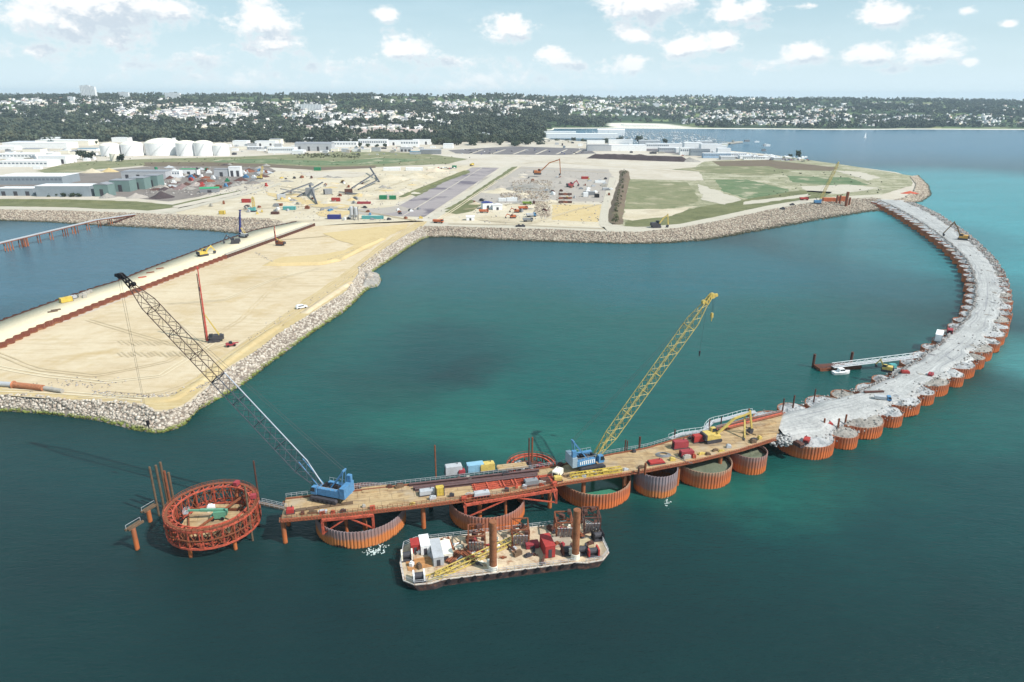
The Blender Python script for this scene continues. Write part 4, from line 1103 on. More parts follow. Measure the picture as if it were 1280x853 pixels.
for (x, yb, yt, lab) in ((172,687,660,'lone mooring pile with a pale crossbeam, nearest the camera left of the ring'), (188,652,638,'lone mooring pile with a pale crossbeam, farther one left of the ring')):
    p = P(x, yb, 0); h = UP(x, yb, yt); t = thing('mooring_pile', lab, 'mooring pile', p, 0, 'mooring piles left of the ring')
    mb = MB(); mb.tube((0,0,-2), (0,0,h), .6, n=12); part('pile', mb, PILE, t)
    mb = MB()
    for o in (-.45, .45): mb.beam((o - 1.0, -1.2, h + .25), (o + .8, 3.0, h + .25), .5, .6)
    part('crossbeam', mb, MATWOOD, t)
    mb = MB(); mb.beam((-1.2,-1.0,h+.5), (-1.2,-1.0,h+1.6), .1); mb.beam((.6,2.8,h+.5), (.6,2.8,h+1.6), .1); mb.beam((-1.2,-1.0,h+1.6), (.6,2.8,h+1.6), .08); part('handrail', mb, LGREY, t)
# footbridge from ring to deck
a = P(326, 629, 9.0); b = P(357, 636, 8.6); c = (a + b) / 2
t = thing('footbridge', 'narrow railed footbridge between the red ring and the timber deck', 'footbridge', (c.x, c.y, 0)); o = Vector((c.x, c.y, 0))
mb = MB(); mb.beam(a - o, b - o, 1.3, .25); part('walkway', mb, MATWOOD, t)
mb = MB(); d = (b - a); n_ = Vector((-d.y, d.x, 0)).normalized() * .65
for s in (-1, 1):
    for z in (.55, 1.1): mb.beam(a - o + n_ * s + Vector((0,0,z)), b - o + n_ * s + Vector((0,0,z)), .08)
    for k in range(6): q = a.lerp(b, k/5) - o + n_ * s; mb.beam(q, q + Vector((0,0,1.1)), .08)
part('handrail', mb, LGREY, t)
# second, half hidden ring frame behind the deck
pc = P(664, 585, 6.5); c = Vector((pc.x, pc.y, 0)); t = thing('ring_template', 'smaller dark red ring frame half hidden behind the deck, heaped with gear', 'ring frame', (c.x, c.y, 0)); mb = MB(); m2 = MB()
for k in range(24):
    f = lambda k, r, z: Vector((r*math.cos(2*math.pi*k/24), r*math.sin(2*math.pi*k/24), z))
    for r in (7.6, 6.2):
        for z in (7.2, 4.0): mb.beam(f(k, r, z), f(k+1, r, z), .4)
    mb.beam(f(k, 7.6, 4), f(k, 7.6, 7.2), .35); m2.beam(f(k, 7.6, 4), f(k+1, 7.6, 7.2), .16); m2.beam(f(k,7.6,8.2), f(k+1,7.6,8.2), .09); m2.beam(f(k,7.6,7.2), f(k,7.6,8.2), .09)
part('ring', mb, REDLEAD, t); part('cross_brace', m2, RUST, t)
mb = MB(); mb.lathe((0,0,0), [(0, 5.6), (6.3, 5.6), (6.3, 5.3)], 24); part('floor', mb, RUSTD, t)
for k, (x, y, m_) in enumerate(((-3,-1,LGREY),(-1,1.5,DGREY),(2.5,1,CRIMSON),(3.6,-1,RED),(-4,2,LGREY),(0,-2.5,MGREY))):
    mb = MB(); mb.box((x, y, 6.4), (2.0, 1.3, 1.5), k * .6); mb.box((x+.3, y+.2, 7.4), (.9, .8, .5), k); part('gear_box', mb, m_, t)
mb = MB()
for k in range(4): a = k*1.57+.5; mb.tube((6.9*math.cos(a), 6.9*math.sin(a), -2), (6.9*math.cos(a), 6.9*math.sin(a), 5.5), .4, n=10)
part('support_pile', mb, PILE, t)

# poles along the back and the front of the deck
poles = [(545,597,557,.22,'single tall dark pole rising behind the deck between the two cranes'), (661,580,548,.22,'left dark pole of the pair at the half hidden ring'), (665,578,547,.26,'right dark pole of the pair at the half hidden ring'),
 (781,566,550,.22,'first short pole right of the yellow boom'), (783.5,565,551,.2,'second short pole right of the yellow boom, nearly touching the first'), (799,561,546,.35,'stout dark pole on the back rail right of the yellow boom'),
 (843,548,537,.25,'pale pole behind the crimson drilling gear'), (886,537,524,.22,'thin pole behind the turning bay with the excavator'), (901,531,521,.22,'thin pole behind the excavator boom'),
 (935,523,511,.28,'pale pole in front of the raised excavator elbow'), (978,514,498,.25,'first pole where the deck meets the rubble'), (991,510,494,.3,'second pole where the deck meets the rubble'), (1017,503,486,.25,'pole standing on the lagoon side of the first rubble bay'),
 (806,593,579,.35,'stout dark post on the front edge of the deck by the narrow cell'), (798,594,585,.3,'short dark post on the front edge of the deck beside the stout one')]
for (x, yb, yt, r, lab) in poles:
    pile_up(x, yb, yt, r, lab, RUSTD if x % 3 < 1.6 else RUST, DZ - .2, 'steel poles along the deck', name='steel_pole', cat='pole')

# ------------------------------------------------------------------ machines
def excavator(label, loc, rz, pts, body=YELLOW, arm=YELLOW, s=1.0, group=None, name='excavator'):
    """pts: boom foot, elbow, stick end in local x,z"""
    t = thing(name, label, 'excavator', loc, rz, group); t.scale = (s, s, s)
    for y in (-1.25, 1.25):
        part('crawler_track', track_mb(4.6, .95, .65, y), DGREY, t)
    mb = MB(); mb.bx(-.9,.9,-.95,.95,.4,.9); mb.bx(-2.2, 1.9, -1.4, 1.4, 1.0, 1.9); mb.bx(-2.2, -.2, -1.4, 1.4, 1.9, 2.5); part('body', mb, body, t)
    mb = MB(); mb.prismy([(-2.9,1.0),(-2.2,1.0),(-2.2,2.5),(-2.7,2.4)], -1.4, 1.4); part('counterweight', mb, DGREY, t)
    mb = MB(); mb.prismy([(.1,1.9),(1.9,1.9),(1.9,2.5),(1.4,3.3),(.1,3.3)], .4, 1.4); c = part('cab', mb, body, t)
    mb = MB(); mb.prismy([(.3,2.2),(1.92,2.2),(1.92,2.5),(1.46,3.2),(.3,3.2)], .37, 1.43); part('window', mb, GLASS, c)
    a, b, e = [Vector((p[0], -.25, p[1])) for p in pts]
    mb = MB(); m = a.lerp(b, .5) + Vector((-.12, 0, 1)) * .12 * (b - a).length; mb.beam(a, m, .45, .6); mb.beam(m, b, .4, .55); part('boom', mb, arm, t)
    mb = MB(); mb.beam(a + Vector((.8,.3,-.3)), m, .14); mb.beam(m, b + (b - e).normalized() * .5, .14); part('ram', mb, LGREY, t)
    mb = MB(); mb.beam(b + (b - e).normalized() * .6, e, .35, .5); part('stick', mb, arm, t)
    mb = MB(); x, z = e.x, e.z; mb.prismy([(x+.2,z+.2),(x-.2,z+.3),(x-1.0,z-.3),(x-.9,z-1.0),(x-.2,z-1.2),(x+.1,z-.6)], -.85, .4); part('bucket', mb, DGREY, t)
    return t
def box_c(name, px, py, L, Wd, H, mat, label, cat='container', z=LZ, rz=0, group=None, trim=None, roof=None):
    p = P(px, py, z); t = thing(name, label, cat, (p.x, p.y, z + .02), rz, group)
    mb = MB(); mb.bx(-L/2, L/2, -Wd/2, Wd/2, .12, H)
    n = max(3, int(L / .9))
    for k in range(n):
        x = -L/2 + (k + .5) * L / n
        mb.bx(x - .12, x + .12, -Wd/2 - .05, -Wd/2, .25, H - .15); mb.bx(x - .12, x + .12, Wd/2, Wd/2 + .05, .25, H - .15)
    part('body', mb, mat, t)
    mb = MB()
    for x in (-L/2, L/2):
        for y in (-Wd/2, Wd/2): mb.bx(x - .1, x + .1, y - .1, y + .1, 0, H + .04)
    part('corner_post', mb, trim or DGREY, t)
    mb = MB(); mb.bx(L/2, L/2 + .06, -Wd/2 + .15, Wd/2 - .15, .25, H - .2); part('door', mb, roof or mat, t)
    return t
def tank_box(name, px, py, z, mat, label, cat='generator', L=3, Wd=1.6, H=1.8, rz=None):
    """skid mounted engine set: base, canopy, exhaust, radiator"""
    p = P(px, py, z); t = thing(name, label, cat, (p.x, p.y, z + .02), DECKANG if rz is None else rz)
    mb = MB(); mb.bx(-L/2 - .2, L/2 + .2, -Wd/2 - .1, Wd/2 + .1, 0, .3); part('skid', mb, DGREY, t)
    mb = MB(); mb.prismy([(-L/2,.3),(L/2,.3),(L/2,H-.25),(L/2-.3,H),(-L/2+.2,H),(-L/2,H-.3)], -Wd/2, Wd/2); part('canopy', mb, mat, t)
    mb = MB(); mb.tube((L*.25, Wd*.2, H), (L*.25, Wd*.2, H + .6), .12, n=8); part('exhaust', mb, DGREY, t)
    mb = MB(); mb.bx(-L/2 - .05, -L/2, -Wd*.35, Wd*.35, .5, H - .5); part('radiator_grille', mb, BLACK, t)
    return t
# on the deck
tank_box('generator', 567, 592, DZ, LGREY, 'pale grey canopied generator on the back rail, leftmost box behind the beams', L=5, Wd=2.4, H=2.8)
tank_box('compressor', 577, 592.5, DZ, CRIMSON, 'small red compressor squeezed between the pale grey and the light blue boxes', 'compressor', L=2, Wd=1.5, H=1.6)
box_c('site_container', 594, 588.5, 5, 2.4, 2.5, MAT('pale_blue_paint', c8(150,196,220)), 'light blue site container on the back rail between the generator and the yellow tank', z=DZ, rz=DECKANG)
tank_box('fuel_tank', 609, 587.5, DZ, YELLOW, 'yellow fuel tank on the back rail at the right end of the row of boxes', 'tank', L=4.4, Wd=2.2, H=2.4)
tank_box('power_pack', 534, 618, DZ, LGREY, 'grey power pack near the front edge beside the yellow control box', 'power pack', L=4.4, Wd=1.8, H=1.5)
box_c('control_box', 550, 618.5, 2.2, 1.6, 2.6, YELLOWB, 'upright yellow control box near the front edge, left of the red guide frame', 'control box', z=DZ, rz=DECKANG)
a = P(512, 612.5, DZ); b = P(676, 594, DZ)
for k in range(5):
    if k in (1, 4): continue
    lab = ['long rusty steel beam lying farthest back in the bundle on the deck', 'long rusty steel beam second from the back of the bundle', 'long rusty steel beam in the middle of the bundle on the deck', 'long rusty steel beam second from the front of the bundle', 'slightly shorter rusty beam at the front of the bundle'][k]
    d = (b - a); L = d.length - (6 if k == 4 else 0) - k; m = a.lerp(b, .5); n_ = Vector((-d.y, d.x, 0)).normalized(); mb = MB()
    mb.bx(-L/2, L/2, -.4, .4, 0, .12); mb.bx(-L/2, L/2, -.4, .4, .68, .8); mb.bx(-L/2, L/2, -.08, .08, .12, .68)
    q = m + n_ * (2.0 - k * 1.0); solo('steel_beam', mb, MAT('plum_rust', c8(110,86,86), var=.3, scale=1, dirt=c8(130,80,60)), lab, 'steel beam', (q.x, q.y, DZ + .02), math.atan2(d.y, d.x), 'beam bundle on the deck')
for k, (x, y) in enumerate(((625,607),(660,602.5))):
    c = P(x, y, DZ); mb = MB()
    for j in range(4): mb.bx(-8, 8, -1.5 + j * 1.0, -1.1 + j * 1.0, 0, .45)
    for j in range(5): mb.bx(-7.5 + j * 3.7, -7.1 + j * 3.7, -1.6, 1.9, .47, .6)
    solo('walkway_grid', mb, REDLEAD, ['red steel grid lying flat on the deck, left of two in front of the beams', 'red steel grid lying flat on the deck, right of two in front of the beams'][k], 'steel grid', (c.x, c.y, DZ), DECKANG)
tank_box('pump_set', 602, 619.5, DZ, LGREY, 'grey pump set perched on the long red guide frame', 'pump', L=4.5, Wd=1.8, H=1.2)
tank_box('compressor', 664, 606, DZ, MGREY, 'grey compressor on the front edge left of the yellow and white drill unit', 'compressor', L=4, Wd=1.9, H=1.7)
tank_box('power_pack', 681, 603.5, DZ, RUSTD, 'dark rusty power pack next to the yellow and white drill unit', 'power pack', L=3, Wd=1.6, H=1.4)
tank_box('drill_unit', 697, 595, DZ, CREAM, 'cream and yellow drill unit on the deck left of the crane with the yellow boom', 'machine', L=3.6, Wd=2, H=2.2, rz=DECKANG + .8)
tank_box('mixer_unit', 697, 601, DZ, YELLOW, 'small yellow mixer in front of the cream drill unit', 'machine', L=2.4, Wd=1.5, H=1.5)
c = P(745, 593.5, DZ); t = thing('spreader_beam', 'long yellow spreader beam lying beside the blue crane with the yellow boom', 'spreader beam', (c.x, c.y, DZ), DECKANG); mb = MB()
for y in (-.7, .7):
    for z in (.2, 1.3): mb.bx(-8, 8, y - .12, y + .12, z - .12, z + .12)
    for k in range(9): mb.beam((-8 + k * 2, y, .2), (-8 + k * 2, y, 1.3), .14); 
    for k in range(8): mb.beam((-8 + k * 2, y, .2), (-6 + k * 2, y, 1.3), .1)
for k in range(9): mb.beam((-8 + k * 2, -.7, 1.3), (-8 + k * 2, .7, 1.3), .14)
part('frame', mb, YELLOWB, t); mb = MB(); mb.bx(-3, -1, -.5, .5, .35, 1.2); mb.bx(2, 4, -.5, .5, .35, 1.2); part('hook_box', mb, YELLOW, t)
# excavator sitting in the turning bay
p = P(889, 551, DZ); e = P(929, 547, DZ); v = e - p
excavator('yellow excavator on the right end of the timber deck with its arm stretched out', (p.x, p.y, DZ), math.atan2(v.y, v.x) + .12, [(1.6,2.0),(11.0,6.6),(12.2,1.6)], YELLOW, YELLOW, 1.25)
t = thing('loading_arm_support', 'yellow raking strut frame standing in front of the excavator arm', 'strut frame', P(931, 549, DZ), DECKANG); mb = MB(); mb.beam((0,0,0), (1.6,4,6.6), .5); mb.beam((3,5,0), (1.6,4,6.6), .35); part('strut', mb, YELLOW, t); mb = MB(); mb.beam((-1,-1,.2),(4,5.5,.2),.5); part('foot_beam', mb, DGREY, t)
for (x, y, L, Wd, H, lab, nm, ct, m_) in ((850,560,5,1.8,2.6,'crimson drilling head unit standing behind the small crimson box on the deck','drilling_head','machine',CRIMSON), (858,570,4.4,1.8,2.0,'low crimson power pack beside the deck front by the drilling head','power_pack','power pack',CRIMSON), (873,552,4.2,2,2.4,'bright red generator right beside the yellow excavator','generator','generator',RED), (820,579,5,2.2,.8,'flat red machine frame lying on the deck left of the hose coil','machine_frame','steel frame',RED)):
    tank_box(nm, x, y, DZ, m_, lab, ct, L=L, Wd=Wd, H=H)
c = P(829, 569, DZ); mb = MB()
for k in range(5):
    pts = [Vector((2.4*(1-k*.1)*math.cos(i*.35), 1.6*(1-k*.1)*math.sin(i*.35), .1 + k*.09)) for i in range(18)]
    for i in range(18): mb.tube(pts[i], pts[(i+1) % 18], .09, n=5, caps=False)
pts = [Vector((2.3 + i * .8, -.5 - .7*i + .2*math.sin(i), .1)) for i in range(8)]
for i in range(7): mb.tube(pts[i], pts[i+1], .09, n=5)
solo('hose_coil', mb, MGREY, 'grey coiled hose lying on the deck behind the flat red frame', 'hose', (c.x, c.y, DZ + .02))
c = P(370, 637, DZ); tank_box('winch', 363, 641.5, DZ, RED, 'small red winch at the left end of the deck by the footbridge', 'winch', L=2, Wd=1.6, H=1.5)
for k, (x, y, L, h, lab) in enumerate(((468,612,7,.3,'weathered plank stack on the deck just behind the blue crane counterweight'), (950,531,12,.5,'pale board stack where the deck meets the white rubble'), (956,541,9,.35,'lower board stack at the front corner by the white rubble'), (640,583.5,9,.4,'plank stack on the back edge before the half hidden ring'))):
    c = P(x, y, DZ); mb = MB()
    for j in range(6): mb.bx(-L/2 + random.uniform(-.4,.4), L/2 + random.uniform(-.4,.4), -1.4 + j*.48, -1.0 + j*.48, 0, h + random.uniform(-.08,.08))
    solo('plank_stack', mb, WOOD, lab, 'planks', (c.x, c.y, DZ), DECKANG + random.uniform(-.1,.2))
# rows of rusty pipe along the back right of the deck
for k in range(4):
    a = P(895, 541 - k * 2.0, DZ); b = P(977, 519.5 - k * 1.4, DZ); d = b - a; mb = MB(); mb.tube((0,0,.4), (d.x, d.y, .4), .35, n=10)
    solo('steel_pipe', mb, [RUST, REDLEAD, RUSTD, RUST][k], ['rusty pipe nearest the boards behind the excavator arm', 'red pipe second from the boards behind the excavator arm', 'dark pipe third from the boards behind the excavator arm', 'rusty pipe lying farthest back behind the excavator arm'][k], 'pipe', (a.x, a.y, DZ), 0, 'pipes along the back of the deck')

# rough stones where the rubble slopes down from the deck end
pos = []; sz = []
for k_ in range(420):
    a_ = P(967 + random.uniform(-4, 22), 548 + random.uniform(-9, 7), 5.5); pos.append((a_.x, a_.y, random.uniform(4.6, 6.6))); sz.append(random.uniform(.5, 1.5))
struct('ramp_stones', rocks_mesh('ramp_stones', pos, sz, ROCKW), 'stuff')
# things on the rubble road
CZ = RIM + .7
def truck(label, px, py, z, rz, cabm, bedm, s=1.0, group=None, kind='lorry', name='lorry'):
    p = P(px, py, z); t = thing(name, label, kind, (p.x, p.y, z), rz, group); t.scale = (s, s, s)
    mb = MB(); mb.bx(-3.4, 3.4, -.5, .5, .6, .95); part('chassis', mb, DGREY, t)
    mb = MB(); mb.prismy([(1.7,.8),(3.6,.8),(3.6,1.8),(3.2,2.8),(1.7,2.8)], -1.2, 1.2); c = part('cab', mb, cabm, t)
    mb = MB(); mb.prismy([(2.2,1.8),(3.63,1.8),(3.26,2.65),(2.2,2.65)], -1.22, 1.22); part('window', mb, GLASS, c)
    mb = MB(); mb.prismy([(-3.6,1.0),(1.4,1.0),(1.5,2.4),(-3.9,2.4)], -1.25, 1.25); part('tipper_body', mb, bedm, t)
    for x in (-2.6, -1.4, 2.6):
        mb = MB()
        for y in (-1.05, 1.05): mb.tube((x, y-.18, .5), (x, y+.18, .5), .5, n=12)
        part('wheel_pair', mb, BLACK, t)
    return t
box_c('site_cabin', 1173, 424, 9, 3, 3.4, WHITE, 'white site cabin on the lagoon edge of the rubble road', 'site cabin', CZ, R(55))
tank_box('winch', 1187, 416, CZ, CRIMSON, 'crimson winch frame beside the white site cabin on the rubble road', 'winch', L=4, Wd=2.4, H=2, rz=R(60))
p = P(1108, 464, CZ); excavator('small yellow excavator with a folded arm at the landward end of the gangway', (p.x, p.y, CZ), R(150), [(1.6,1.8),(3.2,4.6),(4.8,2.2)], YELLOW, YELLOW, .95)
tank_box('pump_set', 1115, 461, CZ, TURQ, 'turquoise pump cover behind the small yellow excavator near the gangway', 'pump', L=3, Wd=1.6, H=2.2)
truck('blue and white lorry parked on the rubble near a narrow open sea cell', 1103, 501, RIM + .3, R(-20), BLUE, LGREY, .8)
p = P(1203, 300, CZ); excavator('orange yellow excavator working on the far outer side of the rubble road', (p.x, p.y, CZ), R(148), [(1.5,2.0),(5.4,8.6),(9.2,2.2)], MAT('amber_paint', c8(226,170,84)), MAT('amber_dark', c8(160,124,84)), 1.55)
for k, (x, y, m_, lab) in enumerate(((1034,532,RED,'red pump unit on the first narrow rubble cell'), (1008,552,RED,'red winch unit on the first wide rubble cell'), (998,557,RUSTD,'dark rusty winch near the rim of the first wide rubble cell'), (1131,467,RED,'small red generator by the landward gangway end'), (1163,470,CRIMSON,'red welding set among stones on the sixth narrow cell'))):
    tank_box('work_unit', x, y, RIM + .5, m_, lab, 'machine', L=3.2, Wd=1.8, H=1.3, rz=k)
for k, (x, y) in enumerate(((1029,536),(1047,536),(1056,531))):
    pile_up(x, y, y - 13, .32, ['rusty post on the left rim of the first narrow rubble cell', 'rusty post on the right rim of the first narrow rubble cell', 'rusty post between the first narrow cell and its wide neighbour'][k], RUST, RIM - .2, 'posts on the narrow cell', name='steel_post', cat='post')
c = P(1092, 491, CZ); mb = MB(); mb.bx(-4,4,-.5,.5,0,.5); solo('steel_beam', mb, RUSTD, 'short dark beam lying across the rubble behind the blue lorry', 'steel beam', (c.x, c.y, RIM + .9), .1)

# ------------------------------------------------------------------ barge
def barge():
    z = 1.9
    fl, fr, br, bl = P(507, 731, z), P(757, 699, z), P(746, 650, z), P(499, 679, z)
    c = (fl + fr + br + bl) / 4; v = (fr + br) / 2 - (fl + bl) / 2; rz = math.atan2(v.y, v.x)
    L = v.length; Wd = ((bl + br) / 2 - (fl + fr) / 2).dot(Vector((-v.y, v.x, 0)).normalized()); hL, hW = L/2, Wd/2
    t = thing('barge', 'flat spud barge with two tall rusty spuds moored in front of the deck', 'barge', (c.x, c.y, 0), rz)
    out = [(-hL,-hW+1.5),(-hL+2.5,-hW-.6),(-hL+6.5,-hW-.8),(-hL+9.5,-hW),(hL-9.5,-hW),(hL-7,-hW-.7),(hL-2.5,-hW-.4),(hL,-hW+2.2),(hL+.3,hW-5),(hL-2,hW-1.0),(hL-5,hW),(-hL+4,hW),(-hL+.6,hW-1.6),(-hL-.5,0)]
    n = len(out); mb = MB()
    prof = [(.93, -1.0), (.97, .4), (1.0, z - .5), (1.0, z)]
    for f, zz in prof: mb.v += [(x * (f if abs(x) > hL - 8 else 1), y * (.97 + .03 * f), zz) for x, y in out]
    for q in range(3): mb.f += [(q*n+i, q*n+(i+1) % n, (q+1)*n+(i+1) % n, (q+1)*n+i) for i in range(n)]
    mb.f.append(tuple(range(n-1, -1, -1))); mb.m = [0] * len(mb.f); part('hull', mb, MAT('hull_worn', c8(70,60,60), var=.4, scale=.5, dirt=c8(150,100,76), dirtamt=.6), t)
    mb = MB(); mb.prism(out, z + .004, z + .05); part('deck_plate', mb, BARGEDECK, t)
    mb = MB(); mb2 = MB()
    for i in range(n):
        a, b = Vector(out[i] + (0,)), Vector(out[(i+1) % n] + (0,)); mb.beam(a + Vector((0,0,z+.12)), b + Vector((0,0,z+.12)), .3, .26)
        a2, b2 = a * .995, b * .995; k = max(1, int((b-a).length / 2))
        if i in (4,): continue
        for j in range(k): q = a2.lerp(b2, j/k); mb2.beam(q + Vector((0,0,z)), q + Vector((0,0,z+1.4)), .1)
        for h in (.9, 1.4): mb2.beam(a2 + Vector((0,0,z+h)), b2 + Vector((0,0,z+h)), .08)
    part('bulwark', mb, MAT('worn_white', c8(226,216,204), var=.25, scale=.7, dirt=c8(160,104,76), dirtamt=.85), t); part('handrail', mb2, LGREY, t)
    for k in range(11):
        x = -hL + 11 + k * (L - 21) / 10; mb = MB(); mb.tube((x, -hW - .12, z - .3), (x, -hW - .45, z - .3), .55, n=12); part('tyre_fender', mb, BLACK, t)
    Mi = Matrix.Rotation(-rz, 3, 'Z')
    def loc(px, py, zz=z): q = P(px, py, zz) - c; q.z = 0; q = Mi @ q; return q
    for (px, py, yt, r) in ((616.5,713,655,.95), (719,698,640,.95)):
        q = loc(px, py); h = UP(px, py, yt, z); mb = MB(); mb.tube((q.x, q.y, -6), (q.x, q.y, z + h), r, n=18); mb.tube((q.x, q.y, z + h), (q.x, q.y, z + h + .05), r * .8, n=14); s = part('spud', mb, MAT('spud_rust', c8(168,110,76), var=.3, scale=.5, dirt=c8(110,70,56), dirtamt=.7), t)
        mb = MB(); mb.lathe((q.x, q.y, 0), [(r + .08, z + 1.7), (r + .22, z + 1.7), (r + .25, z), ], 18); mb.box((q.x, q.y + 1.6, z + 1.0), (2.6, 1.0, 2.0)); part('spud_collar', mb, CREAM, t)
    # painted work zones on the deck
    def W2(x, y): return Matrix.Rotation(rz, 3, 'Z') @ Vector((x, y, 0)) + c
    def on(name, px, py, label, cat, builder, ang=0):
        q = loc(px, py); w = W2(q.x, q.y); o = thing(name, label, cat, (w.x, w.y, z + .06), rz + ang); builder(o); return o
    def rack(o, dark=False):
        m1, m2, m3 = MB(), MB(), MB()
        for x in (-2.2, 2.2):
            for y in (-2.6, 2.6): m1.beam((x, y, 0), (x, y, 5.2), .35)
            m1.beam((x, -2.6, 5.2), (x, 2.6, 5.2), .3); m1.beam((x, -2.6, 2.6), (x, 2.6, 2.6), .25); m1.beam((x, -2.6, 0), (x, 2.6, 5.2), .2)
        for y in (-2.6, 2.6):
            for zz in (2.6, 5.2): m1.beam((-2.2, y, zz), (2.2, y, zz), .3)
            m1.beam((-2.2, y, 0), (2.2, y, 2.6), .2); m1.beam((2.2, y, 2.6), (-2.2, y, 5.2), .2)
        part('frame', m1, RUST if not dark else RUSTD, o)
        for k in range(5): m2.box((-1.7 + k * .8, -3.2, 2.3), (.6, .25, 5.0), 0, 0, Matrix.Rotation(R(24), 3, 'X'))
        part('leaning_sheet', m2, MAT('worn_steel_grey', c8(168,158,158), var=.25, dirt=c8(130,96,80)), o)
        for k in range(4): m3 = MB(); m3.box((-1.6 + k * 1.1, random.uniform(-1, 2), random.choice((.7, 3.1, 5.6))), (.9, 1.4, 1.0), k); part('stored_part', m3, RUSTD, o)
    for k, (px, py, lab) in enumerate(((596,684,'rusty storage rack at the back of the barge, leftmost of the four racks'), (650,676,'rusty storage rack at the back of the barge behind the yellow truss, second of four'), (704,667,'rusty storage rack at the back of the barge behind the right spud, third of four'), (738,661,'tallest rusty storage rack at the right stern corner of the barge'))):
        on('storage_rack', px, py, lab, 'rack', lambda o: rack(o, k > 2), -.15)['group'] = 'storage racks on the barge'
    def bx_(L_, W_, H_, m_, extra=None):
        def f(o):
            mb = MB(); mb.bx(-L_/2, L_/2, -W_/2, W_/2, .1, H_)
            for i in range(int(L_)): mb.bx(-L_/2 + i + .35, -L_/2 + i + .55, -W_/2 - .05, -W_/2, .2, H_ - .15)
            part('body', mb, m_, o); mb = MB(); mb.bx(-L_/2 - .08, L_/2 + .08, -W_/2 - .08, W_/2 + .08, H_ - .02, H_ + .12); part('roof', mb, extra or m_, o)
            mb = MB(); mb.bx(-L_*.2, L_*.15, -W_/2 - .09, -W_/2 - .05, .2, H_ * .75); part('door', mb, DGREY, o)
        return f
    on('deck_container', 684, 690, 'tall red container standing on the barge right of the middle', 'container', bx_(2.6, 5.5, 3.6, RED), .05)
    on('deck_locker', 665, 684, 'low dark red locker on the barge left of the tall red container', 'locker', bx_(3.4, 2, 1.3, CRIMSON))
    on('deck_container', 519, 688, 'red container near the left end of the barge beside the white one', 'container', bx_(2.2, 3, 2.6, RED), .05)
    on('deck_container', 531, 687, 'white container near the left end of the barge', 'container', bx_(2.4, 5, 2.8, WHITE), .05)
    on('site_cabin', 546, 696, 'pale grey flat roofed cabin lengthwise on the left part of the barge', 'site cabin', bx_(2.6, 8, 2.6, LGREY), .05)
    on('site_cabin', 556, 692, 'cream low cabin beside the pale grey one on the barge', 'site cabin', bx_(3.4, 6, 1.8, CREAM), .05)
    def winch(m_):
        def f(o):
            mb = MB(); mb.bx(-1.6,1.6,-1.3,1.3,0,.35); part('base', mb, DGREY, o); mb = MB(); mb.bx(-1.5,-1.1,-1.2,1.2,.35,2.2); part('side_plate', mb, m_, o); mb = MB(); mb.bx(1.1,1.5,-1.2,1.2,.35,2.2); part('side_plate', mb, m_, o)
            mb = MB(); mb.tube((-1.1,0,1.3),(1.1,0,1.3),.8,n=14); part('drum', mb, DGREY, o)
        return f
    on('winch', 741, 694, 'bright red anchor winch on the right end of the barge', 'winch', winch(RED))
    on('winch', 727, 692, 'dark winch between the right spud and the bright red winch', 'winch', winch(DGREY))
    on('winch', 524, 725, 'white anchor winch on the front left corner of the barge', 'winch', winch(WHITE))
    on('winch', 709, 692, 'rusty winch just left of the right spud', 'winch', winch(RUSTD))
    on('winch', 509, 699, 'cream winch on the left end of the barge', 'winch', winch(CREAM))
    on('winch', 747, 674, 'black winch on the rounded right stern of the barge', 'winch', winch(BLACK))
    def roll(o):
        mb = MB()
        for k in range(4): mb.tube((-2.4 + k*.6, -2.6, .5 + .2*(k % 2)), (-2.4 + k*.6, 2.6, .5 + .2*(k % 2)), .28, n=8)
        part('pipe_pack', mb, RUST, o); mb = MB(); mb.bx(-2.9,.1,-2,-1.7,0,.25); mb.bx(-2.9,.1,1.7,2,0,.25); part('cradle', mb, MATWOOD, o)
    on('pipe_rack', 566, 681, 'pack of rusty pipes laid across the barge left of the racks', 'pipes', roll, .15)
    on('pipe_rack', 574, 701, 'second pack of rusty pipes before the first, near the yellow truss foot', 'pipes', roll, -.7)
    on('pipe_rack', 590, 694, 'third pack of rusty pipes behind the yellow truss', 'pipes', roll, .5)
    def mat_(o):
        mb = MB()
        for k in range(6): mb.bx(-3.2, 3.2, -2.1 + k * .7, -1.45 + k * .7, 0, .12 + .05 * (k % 2))
        part('board', mb, MAT('orange_board', c8(196,142,92), var=.3, scale=1), o)
    on('board_stack', 524, 705, 'orange brown board stack on the left part of the barge', 'boards', mat_, .1)
    # yellow lattice truss lying across the deck
    a = loc(546, 724); b = loc(651, 675); m = (a + b) / 2; w = W2(m.x, m.y); d = b - a
    o = thing('lattice_truss', 'yellow lattice truss lying diagonally across the barge past the left spud', 'truss', (w.x, w.y, z + .1), rz + math.atan2(d.y, d.x)); Lh = d.length / 2; mb = MB()
    k = 16
    for y in (-.8, .8):
        mb.beam((-Lh, y, .3), (Lh, y, .3), .22); mb.beam((-Lh, y, 1.6), (Lh, y, 1.6), .22)
        for i in range(k): x0, x1 = -Lh + 2*Lh*i/k, -Lh + 2*Lh*(i+1)/k; mb.beam((x0, y, .3 if i % 2 else 1.6), (x1, y, 1.6 if i % 2 else .3), .12)
    for i in range(k+1): x0 = -Lh + 2*Lh*i/k; mb.beam((x0, -.8, 1.6), (x0, .8, 1.6), .12); mb.beam((x0, -.8, .3), (x0, .8, .3), .12)
    part('frame', mb, YELLOW, o)
    a = loc(538, 724); b = loc(563, 716); w = W2(*((a + b) / 2).xy); d = b - a
    o = thing('lattice_truss', 'short yellow truss piece at the front left of the barge', 'truss', (w.x, w.y, z + .1), rz + math.atan2(d.y, d.x)); mb = MB()
    for y in (-1.0, 1.0): mb.beam((-3.6, y, .5), (3.6, y, .5), .2)
